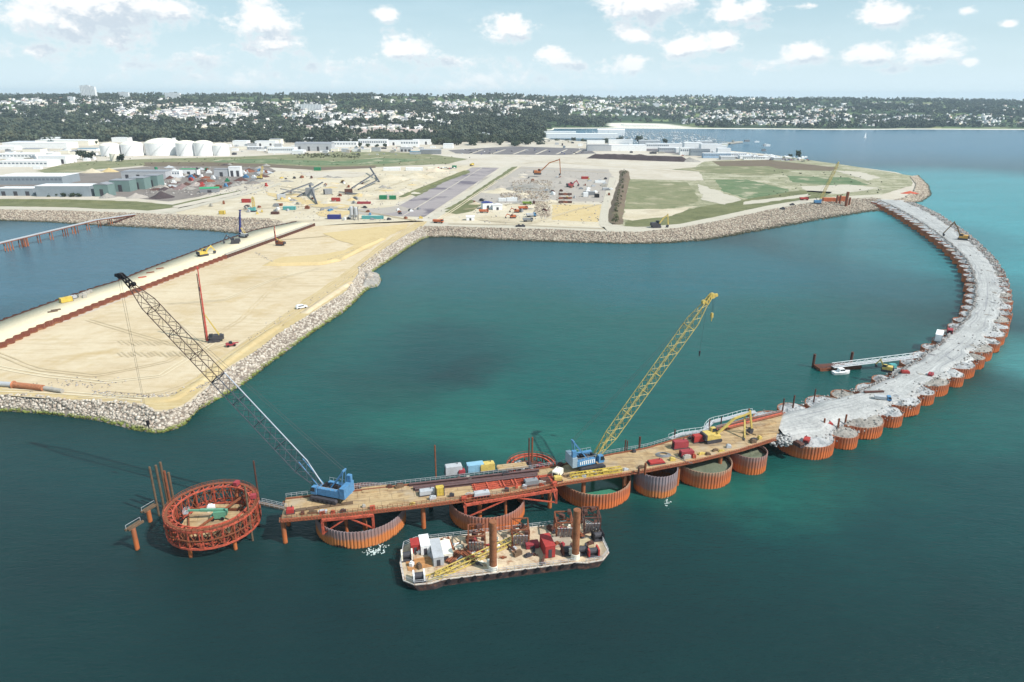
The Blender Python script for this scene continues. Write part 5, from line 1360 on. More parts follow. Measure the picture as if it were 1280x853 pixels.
    for i in range(6): mb.beam((-3.6 + i * 1.4, -1, .5), (-3.6 + (i+1) * 1.4 if i < 5 else 3.6, 1, .5), .14)
    part('frame', mb, YELLOWB, o)
    for k, (px, py, ang) in enumerate(((563,710,.9),(639,688,-1.0),(679,703,1.3))):
        w = P(px, py, z); mb = MB(); mb.beam((-1.8,0,.3),(1.8,0,1.1),.45); mb.beam((-.6,-.8,.15),(-.6,.8,.15),.3)
        solo('loose_brace', mb, RUSTD, ['dark brace lying near the left cabins of the barge', 'dark brace lying between the yellow truss and the red locker', 'dark brace lying before the tall red container'][k], 'steel brace', (w.x, w.y, z + .06), ang)
    mb = MB(); w = P(700, 678, z); mb.bx(-3.2,3.2,-2.2,2.2,0,.5); mb.bx(-2,0,-1,1,.5,1.1); solo('steel_pallet', mb, MAT('dusty_grey', c8(190,176,158)), 'dusty grey steel pallet between the two right racks on the barge', 'pallet', (w.x, w.y, z + .06), rz)
    mb = MB(); w = P(728, 682, z); mb.bx(-2.6,2.6,-1.8,1.8,0,.7); mb.bx(-1.6,1.6,-1.2,1.2,.7,1.1); solo('steel_pallet', mb, MAT('sandy_tarp', c8(204,184,148)), 'sandy covered pallet behind the bright red winch', 'pallet', (w.x, w.y, z + .06), rz + .1)
barge()
for k in range(60):
    u, v_ = random.uniform(-.44, .44), random.uniform(-.3, .4); B0 = bpy.data.objects['barge']; w = B0.matrix_basis @ Vector((u * 56, v_ * 16, 0)); m_ = [RUSTD, WHITE, RUST, DGREY, MATWOOD, CRIMSON, LGREY, CREAM][k % 8]; mb = MB(); L = random.uniform(.8, 2.4); h = random.uniform(.3, 1.2)
    if k % 3 == 0: mb.tube((-L, 0, .3), (L, 0, .3), .18, n=7); mb.bx(-.3, .3, -.35, .35, 0, .5)
    else: mb.bx(-L/2, L/2, -.5, .5, 0, h); mb.bx(-L/4, L/3, -.3, .3, h, h + .35)
    solo('loose_gear', mb, m_, 'small loose piece of gear lying on the barge deck between the bigger items', 'gear', (w.x, w.y, 1.96), random.uniform(0, 3.1), 'loose gear on the barge')

# ------------------------------------------------------------------ pontoon, gangway, launch
a = P(1024, 464, 0); b = P(1074, 461, 0); c = (a + b) / 2; v = b - a; ang = math.atan2(v.y, v.x); L = v.length
t = thing('pontoon', 'rust red floating pontoon held by two guide piles in the lagoon', 'pontoon', (c.x, c.y + 2, 0), ang)
mb = MB(); mb.prismy([(-L/2,-.4),(L/2,-.4),(L/2+.5,1.4),(-L/2-.5,1.4)], -2.6, 2.6); part('float', mb, RUST, t)
mb = MB(); mb.bx(-L/2, L/2, -2.4, 2.4, 1.4, 1.5); part('deck_plate', mb, RUSTD, t)
for x in (-L/2 - .4, L/2 - 1.4):
    mb = MB(); mb.tube((x, 2.9, -2), (x, 2.9, 6.2), .6, n=12); part('guide_pile', mb, RUSTD, t)
mb = MB()
for k in range(8): mb.beam((-L/2 + k * L/7, -2.3, 1.5), (-L/2 + k * L/7, -2.3, 2.6), .1)
mb.beam((-L/2,-2.3,2.6),(L/2,-2.3,2.6),.1); part('handrail', mb, RUST, t)
a = P(1041, 459, 2.0); b = P(1146, 446, RIM + .6); c = (a + b) / 2; d = b - a; o = Vector((c.x, c.y, 0))
t = thing('gangway', 'long white lattice gangway leading from the pontoon up to the rubble road', 'gangway', o)
n_ = Vector((-d.y, d.x, 0)).normalized(); mb = MB(); mb.beam(a - o, b - o, 2.2, .15); part('walkway', mb, LGREY, t); mb = MB()
for s in (-1.1, 1.1):
    for z in (0, 1.5): mb.beam(a - o + n_*s + Vector((0,0,z)), b - o + n_*s + Vector((0,0,z)), .18)
    k = 22
    for i in range(k): p = a.lerp(b, i/k) - o + n_*s; q = a.lerp(b, (i+1)/k) - o + n_*s; mb.beam(p + Vector((0,0,1.5*(i % 2))), q + Vector((0,0,1.5*((i+1) % 2))), .11)
part('side_truss', mb, WHITE, t)
def boat(label, loc, rz, s=1.0, group=None, hull=WHITE, name='motor_launch', cat='boat'):
    t = thing(name, label, cat, loc, rz, group); t.scale = (s, s, s); mb = MB(); st = [(-3,1.1,.9),(-1,1.25,.95),(1.2,1.1,1.0),(2.6,.5,1.15),(3.3,.03,1.25)]
    for x, w, h in st: mb.v += [(x, -w, h), (x, -w*.7, -.1), (x, w*.7, -.1), (x, w, h)]
    for i in range(4):
        for j in range(3): mb.f.append((i*4+j, i*4+4+j, i*4+5+j, i*4+1+j))
        mb.f.append((i*4, i*4+3, i*4+7, i*4+4))
    mb.f.append((0,1,2,3)); mb.m = [0]*len(mb.f); part('hull', mb, hull, t)
    mb = MB(); mb.prismy([(-1.2,.9),(1.2,1.0),(.7,2.1),(-1.1,2.1)], -.8, .8); c = part('wheelhouse', mb, WHITE, t); mb = MB(); mb.prismy([(-.9,1.4),(1.04,1.4),(.76,1.9),(-.9,1.9)], -.83, .83); part('window', mb, GLASS, c)
    return t
p = P(1051, 467.5, 0); boat('small white launch with a low wheelhouse tied to the rust red pontoon', (p.x, p.y, 0), ang, 1.25)
# ------------------------------------------------------------------ sand spit
SZ = LZ + .1
# raised quay strip with its rusted inner wall, capped further along
QI = [(-150,480),(0,429),(42,409),(84,393),(127,376),(169,361),(228,338.5),(280,319.5),(340,298),(393,279)]
QO = [(-150,452),(0,402),(63,379),(116,361),(148,351.5),(190,334.5),(240,316),(280,301),(318,288),(372,277)]
QZ = 7.6
Qi, QL = densify([P(x, y, QZ) for x, y in QI], 90); Qo, _ = densify([P(x, y, QZ) for x, y in QO], 90)
V = []; F = []
for a, b in zip(Qi, Qo):
    V += [(a.x, a.y, QZ), (b.x, b.y, QZ), (b.x, b.y, -1.5), (a.x, a.y, LZ - .5)]
for i in range(89):
    F += [(4*i, 4*i+4, 4*i+5, 4*i+1), (4*i+1, 4*i+5, 4*i+6, 4*i+2), (4*i+3, 4*i+7, 4*i+4, 4*i)]
F.append((4*89, 4*89+3, 4*89+2, 4*89+1))
struct('quay_strip', np_mesh('quay_strip', V, F, STRIPTOP))
def wall_line(pts, z0, z1, pitch, depth, side):
    mb = MB(); L = sum((b - a).length for a, b in zip(pts, pts[1:])); n = int(L / pitch); W_, _ = densify(pts, n * 2); vs = []
    for i, p in enumerate(W_):
        q = W_[min(i+1, len(W_)-1)] - W_[max(i-1, 0)]; nr = Vector((-q.y, q.x, 0)).normalized() * side
        off = .12 + (depth if (i // 2) % 2 else 0)
        e = p + nr * off
        zt = z1 + .25 * mnoise.noise(Vector((p.x * .3, p.y * .3, 1)))
        vs += [(e.x, e.y, z0), (e.x, e.y, zt), ((p + nr * (off - .2)).x, (p + nr * (off - .2)).y, zt)]
    for i in range(len(W_) - 1):
        for j in (0, 1): mb.f.append((3*i+j, 3*i+3+j, 3*i+4+j, 3*i+1+j)); mb.m.append(0)
    mb.v = vs; return mb
solo('sheet_pile_wall', wall_line([p for p in Qi[:58]], LZ - .4, QZ + .3, 2.6, 1.1, -1), WALLRUST, 'rust red sheet pile wall between the pale quay strip and the lower sand', 'retaining wall')
solo('sheet_pile_wall', wall_line(Qo, -1.5, QZ + .55, 2.8, 1.1, 1), RUSTD, 'dark toothed sheet pile quay edge along the western basin', 'quay wall')
mb = MB()
for i in range(57, 88): mb.beam(Qi[i] + Vector((0,-.3,.35)), Qi[i+1] + Vector((0,-.3,.35)), 1.5, .9)
t = thing('capping_wall', 'pale concrete capping beam on the inner wall of the quay strip', 'retaining wall'); part('capping_beam', mb, CONC, t)
mb = wall_line(Qi[57:], LZ - .4, QZ, 1.6, .5, -1); part('sheet_pile_face', mb, RUSTD, t)
mb = MB()
for i in range(57, 89): q = Qi[i] + Vector((0,.6,.8)); mb.beam(q, q + Vector((0,0,1.1)), .09)
for i in range(57, 88): mb.beam(Qi[i] + Vector((0,.6,1.9)), Qi[i+1] + Vector((0,.6,1.9)), .08)
part('handrail', mb, LGREY, t)
# gear on the strip
box_c('site_container', 83, 377.5, 6, 2.6, 2.6, YELLOWB, 'yellow container on the pale quay strip', z=QZ, rz=R(52))
tank_box('generator', 91, 373.5, QZ, LGREY, 'grey generator beside the yellow container on the quay strip', L=4, Wd=2, H=1.8, rz=R(52))
pos = []; 
for k, (x, y) in enumerate(((101,371),(105,369),(109,367.5),(113,366),(106,372))):
    p = P(x, y, QZ); mb = MB(); mb.bx(-1.3,1.3,-1,1,0,1.2); mb.bx(-.9,.9,-.7,.7,1.2,1.6)
    solo('concrete_block', mb, CONC, 'pale concrete block in the row on the quay strip past the yellow container', 'block', p, R(50 + k * 20), 'concrete blocks on the quay strip')
p = P(254, 320, QZ); excavator('yellow excavator parked low on the quay strip behind the red mast rig', (p.x, p.y, QZ), R(50), [(1.6,1.9),(4.6,4.2),(6.4,1.5)], YELLOWB, YELLOWB, 1.4)
p = P(294, 304.5, QZ); excavator('dark excavator on the quay strip near the blue piling mast', (p.x, p.y, QZ), R(200), [(1.6,1.9),(4.0,4.6),(6.0,1.5)], DGREY, DGREY, 1.4)
for k, (x, y) in enumerate(((70,388),(66,390),(200,336),(178,347),(188,341))):
    p = P(x, y, QZ); mb = MB()
    for j in range(3): mb.bx(-2.2, 2.2, -.9 + j * .65, -.4 + j * .65, 0, .4)
    solo('pile_stack', mb, [MATWOOD, MATWOOD, RUST, REDLEAD, RUST][k], ['low timber stack on the quay strip left of the yellow container', 'second low timber stack at the left on the quay strip', 'small rusty stack on the quay edge above the dark crane head', 'small red stack on the quay edge behind the crane jib', 'rusty stack on the quay edge beside the red one'][k], 'stack', p, R(40))
def rig(label, px, py, pytop, mastm, bodym, z, rz, lean=0., w=1.0, s=1.0, tip2=None):
    p = P(px, py, z); t = thing('piling_rig', label, 'piling rig', (p.x, p.y, z), rz); h = UP(px, py, pytop, z)
    for y in (-1.6, 1.6): part('crawler_track', track_mb(5.4, 1.1, .8, y), DGREY, t)
    mb = MB(); mb.bx(-1.2,1.2,-1.3,1.3,.5,1.1); mb.bx(-3.6, 1.6, -1.5, 1.5, 1.2, 3.2); part('body', mb, bodym, t)
    mb = MB(); mb.bx(-4.4,-3.6,-1.5,1.5,1.2,2.9); part('counterweight', mb, DGREY, t)
    mb = MB(); mb.prismy([(.2,2.0),(2.2,2.0),(2.2,3.2),(1.8,4.2),(.2,4.2)], .5, 1.6); c = part('cab', mb, bodym, t)
    mb = MB(); mb.prismy([(.5,2.6),(2.22,2.6),(2.22,3.2),(1.84,4.0),(.5,4.0)], .47, 1.63); part('window', mb, GLASS, c)
    mb = MB(); mb.tube((2.9, 0, .6), (2.9 + lean, 0, h), w * .55, w * .25, 8)
    n = int(h / 2.2)
    for i in range(n): mb.box((2.9 + lean * i / n, 0, .8 + i * h / n), (w * (1.25 - .6 * i / n), w * (1.25 - .6 * i / n), .15))
    mb.box((2.9 + lean, 0, h), (w * .9, w * .6, .8)); part('mast', mb, mastm, t)
    mb = MB()
    for y in (-.9, .9): mb.beam((-2.6, y, 3.0), (2.6 + lean * .35, y * .4, h * .38), .3)
    part('mast_strut', mb, YELLOW if bodym is not NAVY else NAVY, t)
    mb = MB(); mb.tube((3.6, 0, 1.0), (3.6 + lean, 0, h * .92), .25 * w, n=8); part('leader_tube', mb, RUSTD, t)
    mb = MB(); mb.box((3.4 + lean * .7, 0, h * .72), (.6, .6 * w, 1.9)); part('hammer', mb, DGREY, t)
    return t
rig('tall red masted ground compaction rig standing alone on the sand', 268, 427, 334, MAT('coral_paint', c8(214,96,84), var=.15), DGREY, SZ, R(200), -.6, .85)
rig('piling rig with a dark blue mast at the end of the western basin', 304, 297, 263, NAVY, LGREY, QZ, R(160), -3.2, 1.8)
rig('small rust red drilling mast rig beside the capped wall', 350, 307, 284, REDLEAD, RUST, SZ, R(170), 0, .8)
p = P(289, 433, SZ); t = thing('telehandler', 'small crimson site loader near the tall red masted rig', 'loader', (p.x, p.y, SZ), R(30)); mb = MB(); mb.prismy([(-2.2,.6),(2.0,.6),(2.0,1.2),(-.6,1.4),(-1.0,1.7),(-2.2,1.6)], -.9, .9); part('body', mb, CRIMSON, t)
mb = MB(); mb.prismy([(-.9,1.5),(.7,1.3),(.5,2.5),(-.8,2.5)], -.7, .3); part('cab', mb, GLASS, t); mb = MB(); mb.beam((-1.8,.6,1.7),(3.4,.6,1.0),.4); part('boom', mb, CRIMSON, t)
for x in (-1.4, 1.4):
    mb = MB(); mb.tube((x,-1.15,.55),(x,-.75,.55),.55,n=12); part('wheel', mb, BLACK, t); mb = MB(); mb.tube((x,.75,.55),(x,1.15,.55),.55,n=12); part('wheel', mb, BLACK, t)
def car(label, px, py, z, rz, m, s=1.0, group=None, parent=None):
    p = P(px, py, z); t = thing('parked_car', label, 'car', (p.x, p.y, z), rz, group); t.scale = (s, s, s)
    mb = MB(); mb.prismy([(-2.2,.35),(2.2,.35),(2.25,.85),(1.2,1.0),(.6,1.5),(-1.6,1.55),(-2.2,1.0)], -.88, .88); part('body', mb, m, t)
    mb = MB(); mb.prismy([(-1.5,1.02),(1.0,1.02),(.56,1.42),(-1.45,1.46)], -.9, .9); part('window', mb, GLASS, t)
    for x in (-1.35, 1.35):
        mb = MB(); mb.tube((x,-.92,.34),(x,-.7,.34),.34,n=10); part('wheel', mb, BLACK, t); mb = MB(); mb.tube((x,.7,.34),(x,.92,.34),.34,n=10); part('wheel', mb, BLACK, t)
    return t
car('white van parked alone on the sand beside the spit road', 377, 385.5, SZ + .06, R(35), WHITE, 1.35)
DULLOR = MAT('dull_orange', c8(196,128,92), var=.25, dirt=c8(130,90,70), dirtamt=.7)
# big pipes at the left corner
for (x0, y0, x1, y1, r, m_, lab) in ((-30,478,16,481,1.0,LGREY,'pale grey pipe running out of the frame at the left corner of the sand'), (17,481,54,485,1.15,DULLOR,'orange pipe length lying on the sand between pale pipes'), (54,485,78,489,.85,CONC,'pale pipe end lying on the sand past the orange length')):
    a = P(x0, y0, SZ + r); b = P(x1, y1, SZ + r); d = b - a; mb = MB(); mb.tube((0,0,0), d, r, r, 16)
    if m_ is DULLOR: mb.tube((0,0,0), d * .02, r * 1.4, r * 1.05, 16)
    mb.tube(d, d * 1.001, r * .8, n=12); solo('pipe', mb, m_, lab, 'pipe', a)
# tidal stones & berms on the sand
pos = []; sz = []
for pts, n, sp in (([(120,491),(150,494),(200,496),(235,490),(262,478)], 260, .8), ([(180,507),(240,482),(280,452),(340,405),(400,372),(440,345)], 120, 1.5), ([(320,316),(345,330),(400,329),(450,310)], 160, .6), ([(40,485),(80,481),(150,480)], 90, 2)):
    W_, _ = densify([P(x, y, SZ) for x, y in pts], 60)
    for k in range(n):
        q = W_[random.randrange(60)] + Vector((random.gauss(0, sp), random.gauss(0, sp * 1.6), 0)); pos.append((q.x, q.y, SZ + .1)); sz.append(random.uniform(.25, .75))
struct('scattered_stones', rocks_mesh('scattered_stones', pos, sz, ROCKT), 'stuff')
bank('sand_bank', [(330,331),(350,331.5),(400,330.5),(425,325)], 7, 1.8, OCHRE, z=LZ + .1)
bank('sand_bank', [(425,325),(455,309),(480,298)], 6, 1.3, OCHRE, z=LZ + .1)
bank('sand_bank', [(176,500),(215,500),(250,478),(300,440),(350,406)], 5, .7, SANDROAD, z=LZ + .1)
bank('sand_bank', [(380,392),(410,372),(440,352)], 5, 1.0, SAND, z=LZ + .1)

# ------------------------------------------------------------------ western trestle jetty
JZ = 7.5
a = P(-60, 318, JZ); b = P(120, 275, JZ); e = P(168, 268, 6.0)
t = thing('trestle_jetty', 'slender rusty pipe trestle on bents crossing the western basin', 'jetty', (0, 0, 0))
mb = MB(); mb.beam(a, b, 3.0, .5); mb.beam(b, e, 3.0, .5); part('deck', mb, LGREY, t)
mb = MB(); n_ = Vector((-(b-a).y, (b-a).x, 0)).normalized()
for s in (-1.3, 1.3): mb.beam(a + n_*s - Vector((0,0,.6)), b + n_*s - Vector((0,0,.6)), .5, .7)
mb.beam(b - Vector((0,0,.6)), e - Vector((0,0,.6)), 2.4, .7); part('girder', mb, RUST, t)
for k, (x, n) in enumerate(((5,3),(24,3),(29,2),(49,1),(65,1),(82,2),(94,1),(98,1),(113,1),(128,1),(141,2))):
    f = (P(x, 300, 0).x / P(x, 300, 0).y); lo, hi = 0., 1.
    best = min((abs((a.lerp(b, u/200)).x / (a.lerp(b, u/200)).y - f), u/200) for u in range(230))[1]; q = a + (b - a) * best
    for j in range(n):
        for s in (-1.2, 1.2):
            o = q + (b - a).normalized() * (j * 2.5) + n_ * s; mb = MB(); mb.tube((o.x, o.y, -2), (o.x, o.y, JZ - .9), .36, n=10); part('bent_pile', mb, RUST if k % 2 else PILE, t)
mb = MB(); d = (e - b).normalized(); q = b.lerp(e, .45); mb.beam(q - Vector((0,0,1.0)), e - Vector((0,0,.6)), 2.2, 1.6); mb.beam(q - Vector((0,0,4.5)), e - Vector((0,0,1.2)), 1.2, 1.0); part('abutment_frame', mb, RUSTD, t)

# ------------------------------------------------------------------ polder: buildings, tanks, machines
def bld(name, px, py, wpx, dep, hpx, wall, roof, label, cat='warehouse', rz=0., kind='flat', win=0, door=0, z=LZ, group=None, rise=.12):
    """box building whose front bottom edge is centred on px,py"""
    s = mpp(px, py, z); w = wpx * s; h = max(2.2, UP(px, py, py - hpx, z)); p = P(px, py, z)
    t = thing(name, label, cat, (p.x, p.y, z), rz, group)
    mb = MB(); mb.bx(-w/2, w/2, 0, dep, -.1, h); part('wall', mb, wall, t)
    mb = MB()
    if kind == 'flat': mb.bx(-w/2 - .25, w/2 + .25, -.25, dep + .25, h + .003, h + .45)
    elif kind == 'shed':
        mb.v = [(-w/2-.3,-.3,h+.003),(w/2+.3,-.3,h+.003),(w/2+.3,dep+.3,h+.003),(-w/2-.3,dep+.3,h+.003),(-w/2-.3,dep/2,h+dep*rise),(w/2+.3,dep/2,h+dep*rise)]
        mb.f = [(0,1,5,4),(2,3,4,5),(1,2,5),(3,0,4),(3,2,1,0)]; mb.m = [0]*5
    else:
        mb.v = [(-w/2-.3,-.3,h+.003),(w/2+.3,-.3,h+.003),(w/2+.3,dep+.3,h+.003),(-w/2-.3,dep+.3,h+.003),(0,-.3,h+w*rise),(0,dep+.3,h+w*rise)]
        mb.f = [(0,4,5,3),(1,2,5,4),(0,1,4),(2,3,5),(3,2,1,0)]; mb.m = [0]*5
    part('roof', mb, roof, t)
    if win:
        k = max(2, int(w / win)); mb = MB(); mb.bx(-win*.36, win*.36, -.06, -.01, h*.52, h*.78); wme = mb.mesh('window', PANE)
        for i in range(k): part('window', wme, None, t).location.x = -w/2 + (i + .5) * w / k
    if door:
        for i in range(door):
            mb = MB(); x = -w/2 + (i + .5) * w / door; mb.bx(x - min(2.2, w*.12), x + min(2.2, w*.12), -.07, -.012, 0, h*.62); part('door', mb, DGREY, t)
    return t
B = [
 (80,246,66,22,13,SHEDB,ROOFW,'long blue grey shed with a white roof edge, nearest the western shore','flat',0,0,.04),
 (38,231,80,40,10,SHEDB,ROOFW,'big white roofed hall with a windowed front at the left edge of the yard','flat',5,0,.04),
 (20,245,44,16,9,SHEDB,ROOFW,'low shed with dark openings in front of the big white roofed hall','flat',0,3,.03),
 (116,241,8,10,8,SHEDG,ROOFG,'tiny grey green hut joining the long shed and the pump house','flat',0,1,0),
 (128,246,18,14,15,SHEDG,ROOFG,'grey green pump house with a dark door right of the long blue grey shed','gable',0,1,0),
 (151,240,24,18,14,SHEDG,ROOFG,'grey green open fronted shed, leftmost of three stepped sheds','flat',0,1,.05),
 (172,237,19,18,14,SHEDG,ROOFG,'grey green open fronted shed, middle of three stepped sheds','flat',0,1,.05),
 (190,234,16,18,14,SHEDG,ROOFG,'grey green open fronted shed, rightmost of three stepped sheds','flat',0,1,.05),
 (180,224,54,26,9,LGREY,ROOFG,'wide dark fronted workshop with a grey roof behind the three stepped sheds','flat',0,4,.05),
 (262,241,22,12,5,MGREY,MAT('green_roof',c8(64,168,118)),'small grey store with a bright green roof in the scrap yard','shed',0,1,.3),
 (277,221,17,10,9,LGREY,ROOFG,'pale grey crusher house among the scrap heaps','flat',0,1,.1),
 (294,221,14,10,12,WHITE,ROOFW,'white stepped plant building at the right of the crusher house','flat',0,2,.1),
 (217,222,16,10,8,WHITE,ROOFW,'small white office beside the dark loader in the scrap yard','flat',3,0,0),
 (236,219,22,10,7,WHITE,MAT('green_sheet',c8(60,160,104)),'white store with a green front sheet in the middle of the scrap yard','flat',0,1,0),
 (30,209,60,34,7,WHITE,ROOFW,'low white industrial hall behind the big white roofed hall','flat',6,0,0),
 (66,205,34,30,9,WHITE,ROOFW,'white hall with tall grey doors at its right end','flat',0,4,0),
 (20,199,50,30,6,WHITE,ROOFW,'long thin white store at the far left with a strip of dark windows','flat',6,0,0),
 (44,186,80,40,7,WHITE,ROOFW,'very long white warehouse before the dark left hand wood','flat',0,0,0),
 (78,182,66,40,6,CREAM,ROOFW,'second long white warehouse near the wood, partly behind the first','flat',0,0,0),
 (28,181,24,20,4,SHEDB,ROOFG,'small blue grey workshop in front of the very long white warehouse','flat',4,0,0),
 (109,189,24,14,3,WHITE,ROOFB,'white depot with a bright blue flat roof left of the storage tanks','flat',0,0,0),
 (332,184,26,20,7,WHITE,ROOFW,'white hall right of the storage tanks behind the grass','flat',0,2,0),
 (318,188,18,14,4,LGREY,ROOFW,'low pale depot just right of the last storage tank','flat',5,0,0),
 (352,192,34,18,7,WHITE,ROOFW,'white office block with window strips behind the grass field','flat',4,0,0),
 (392,189,46,26,9,LGREY,ROOFG,'large grey roofed warehouse with a white front behind the grass field','shed',0,4,0),
 (392,178,46,20,5,WHITE,ROOFW,'long white hall right behind the large grey roofed warehouse','flat',0,0,0),
 (430,184,32,18,6,WHITE,ROOFW,'white showroom with dark glass band right of the grey warehouse','flat',6,0,0),
 (466,183,36,18,8,WHITE,ROOFW,'white two storey building with street trees in front','flat',5,0,0),
 (492,182,20,14,6,WHITE,ROOFW,'small white hall between the street trees and the stepped office','flat',0,1,0),
 (512,184,22,16,8,WHITE,ROOFW,'stepped white office with a flat roof terrace','flat',5,0,0),
 (527,181,22,14,6,WHITE,ROOFW,'white hall at the right end of the industrial row near the dark wood','flat',0,2,0),
 (507,190,14,10,5,LGREY,ROOFG,'small dark fronted garage below the stepped office','flat',0,3,0),
 (538,193,26,14,5,MGREY,ROOFG,'long grey shed at the right end of the grass field','shed',0,0,.0),
 (519,193,14,10,3,LGREY,ROOFB,'pale blue roofed lean-to next to the long grey shed','flat',0,0,0),
 (728,173,90,40,5,WHITE,ROOFW,'long white boat hall row behind the dark tree line at the port','flat',0,0,0),
 (700,170,40,26,5,WHITE,ROOFW,'white boat hall with twin roofs nearest the far beach','flat',0,0,0),
 (764,169,34,24,6,WHITE,ROOFW,'white gabled marina hall beside the masts','shed',0,0,0),
 (749,189,30,24,7,LGREY,ROOFG,'blue grey fronted store at the left end of the long port warehouse','flat',0,0,0),
 (785,189,46,26,7,WHITE,ROOFW,'long cream white port warehouse above the dark earth bank','flat',0,0,0),
 (822,186,28,18,6,WHITE,ROOFW,'white port building right of the long cream warehouse','flat',4,0,0),
 (838,190,28,16,5,LGREY,ROOFW,'low pale yard office at the port','flat',4,0,0),
 (866,188,22,20,9,WHITE,ROOFW,'tall white boat shed in the middle of the port','flat',0,0,0),
 (889,190,26,20,9,WHITE,ROOFW,'tall white boat shed with a plain front at the right of the port','flat',0,0,0),
 (859,194,18,12,9,WHITE,ROOFW,'cubic white chandlery in front of the tall boat sheds','flat',4,0,0),
 (875,195,24,12,8,SHEDB,ROOFG,'blue glazed office beside the cubic white chandlery','flat',3,0,0),
 (896,198,34,12,6,MAT('pale_blue_cladding',c8(170,196,222)),ROOFW,'long pale blue hall at the seaward end of the port','flat',3,0,0),
 (921,197,24,10,5,WHITE,ROOFW,'low white store right of the long pale blue hall','flat',4,0,0),
 (943,200,26,8,3,WHITE,ROOFG,'low white shed near the boats laid up on the shore','flat',4,0,0),
 (588,276,10,6,5,WHITE,ROOFW,'small white site shed by the crest track','shed',0,1,.1),
 (610,262,13,8,8,WHITE,NAVY,'white site marquee with a dark blue roof','gable',0,1,.3),
 (622,263,12,8,6,WHITE,ROOFW,'white site tent right of the blue roofed marquee','gable',0,1,.1),
]
for r in B:
    (px, py, w, dep, hp, wl, rf, lab, kd, win, dr, rz) = r
    bld('marquee' if 'marquee' in lab or 'tent' in lab else 'shed' if w < 24 else 'warehouse', px, py, w, dep, hp, wl, rf, lab, 'building', rz, kd, win, dr)
# scattered small white units of the industrial estate and the port
small = [(293 + 11*k, 189 - (k % 3) * 2.4) for k in range(9)] + [(12 + 17*k, 192 + (k % 2) * 3) for k in range(6)] + [(405 + 13 * k, 190.5 - (k % 2)) for k in range(6)] + [(842 + 9*k, 184.5 - (k % 3)) for k in range(8)]
for k, (x, y) in enumerate(small):
    bld('small_unit', x, y, 7 + (k * 5) % 6, 8, 2.5 + (k % 3), [WHITE, CREAM, LGREY][k % 3], [ROOFW, ROOFG, ROOFW][(k // 2) % 3], 'small pale flat roofed unit of the industrial estate and port', 'building', 0, 'flat', 0, 0, LZ, 'small estate units')
# storage tanks
def tank(px, py, wpx, hpx, label, m=WHITE):
    s = mpp(px, py, LZ); r = wpx * s / 2; h = UP(px, py, py - hpx * .84, LZ); p = P(px, py, LZ); t = thing('storage_tank', label, 'storage tank', (p.x, p.y + r, LZ), 0, 'white storage tanks')
    mb = MB(); mb.lathe((0,0,0), [(r,-.1),(r,h)], 36); part('shell', mb, m, t)
    mb = MB(); mb.lathe((0,0,0), [(r+.15,h),(r*.8,h+r*.13),(r*.5,h+r*.22),(r*.2,h+r*.26),(0,h+r*.27)], 36); part('domed_roof', mb, CREAM, t)
    mb = MB()
    for k in range(10):
        a = -1.9 + k * .09; mb.box(((r+.6)*math.cos(a), (r+.6)*math.sin(a), h*(k+.5)/10), (1.2,1.2,.25), a)
    part('stair', mb, MGREY, t)
    mb = MB()
    for k in range(24):
        a = 2*math.pi*k/24; b_ = 2*math.pi*(k+1)/24; mb.beam((r*math.cos(a), r*math.sin(a), h+1.1), (r*math.cos(b_), r*math.sin(b_), h+1.1), .1); mb.beam((r*math.cos(a), r*math.sin(a), h), (r*math.cos(a), r*math.sin(a), h+1.1), .1)
    part('handrail', mb, LGREY, t)
for a in ((133,196,23,16,'white storage tank, leftmost of the large domed tanks'), (160,195.5,26,17,'white storage tank, second large one from the left'), (195,195,42,18,'widest white storage tank with a broad domed roof'), (229,195.5,25,18.5,'white storage tank just right of the widest one'), (251,195.5,23,19,'white storage tank, last tall one on the right'), (273,195,20,15,'lower white storage tank at the right end of the row'), (141.5,202,12,11,'small cream storage tank in front of the row', CREAM)): tank(*a)

# heaps
heap('gravel_heap', 135, 247, 18, 5, GREYRUB, 'small pale gravel heap in front of the grey green pump house')
heap('gravel_heap', 171, 247, 24, 5, GREYYARD, 'grey gravel heap in front of the stepped sheds', seed=2)
heap('scrap_heap', 203, 247, 28, 7, DARKBANK, 'dark brown scrap heap by the low concrete bunker', seed=3)
heap('scrap_heap', 228, 236, 26, 6, MAT('scrap_mix', c8(150,124,120), var=.5, scale=.6, dirt=c8(90,80,84), dirtamt=.9), 'mixed scrap heap left of the green roofed store', seed=4)
heap('scrap_heap', 246, 232, 20, 5, MAT('scrap_pale', c8(190,176,168), var=.4, scale=.6, dirt=c8(110,90,84), dirtamt=.9), 'pale scrap heap behind the green roofed store', seed=5)
heap('sand_heap', 115, 216, 36, 6, PALESAND, 'long cream sand heap behind the long blue grey shed', asp=.5, seed=6)
heap('sand_heap', 137, 215, 26, 6, OCHRE, 'ochre sand heap next to the cream one behind the sheds', asp=.6, seed=7)
heap('sand_heap', 488, 224, 60, 6, PALESAND, 'broad pale sand heap under the stacking conveyor', asp=.8, seed=8)
heap('sand_heap', 520, 222, 56, 7, PALESAND, 'broad pale sand heap in front of the white site cabins', asp=.7, seed=9)
heap('sand_heap', 545, 214, 40, 5, MAT('pinkish_sand', c8(232,212,186), var=.12, scale=.1), 'pinkish sand heap at the end of the row of cabins', asp=.8, seed=10)
heap('sand_heap', 440, 233, 40, 5, PALESAND, 'pale sand heap among the conveyors', asp=.8, seed=11)
heap('rubble_heap', 664, 236, 62, 7, GREYRUB, 'big grey pink rubble heap in the middle of the construction yard', asp=.9, seed=12)
heap('rubble_heap', 640, 226, 50, 5, GREYYARD, 'low grey gravel heap behind the big rubble heap', asp=.8, seed=13)
heap('rubble_heap', 705, 225, 40, 4.5, GREYYARD, 'flat dark grey gravel heap below the long reach excavator', asp=.8, seed=14)
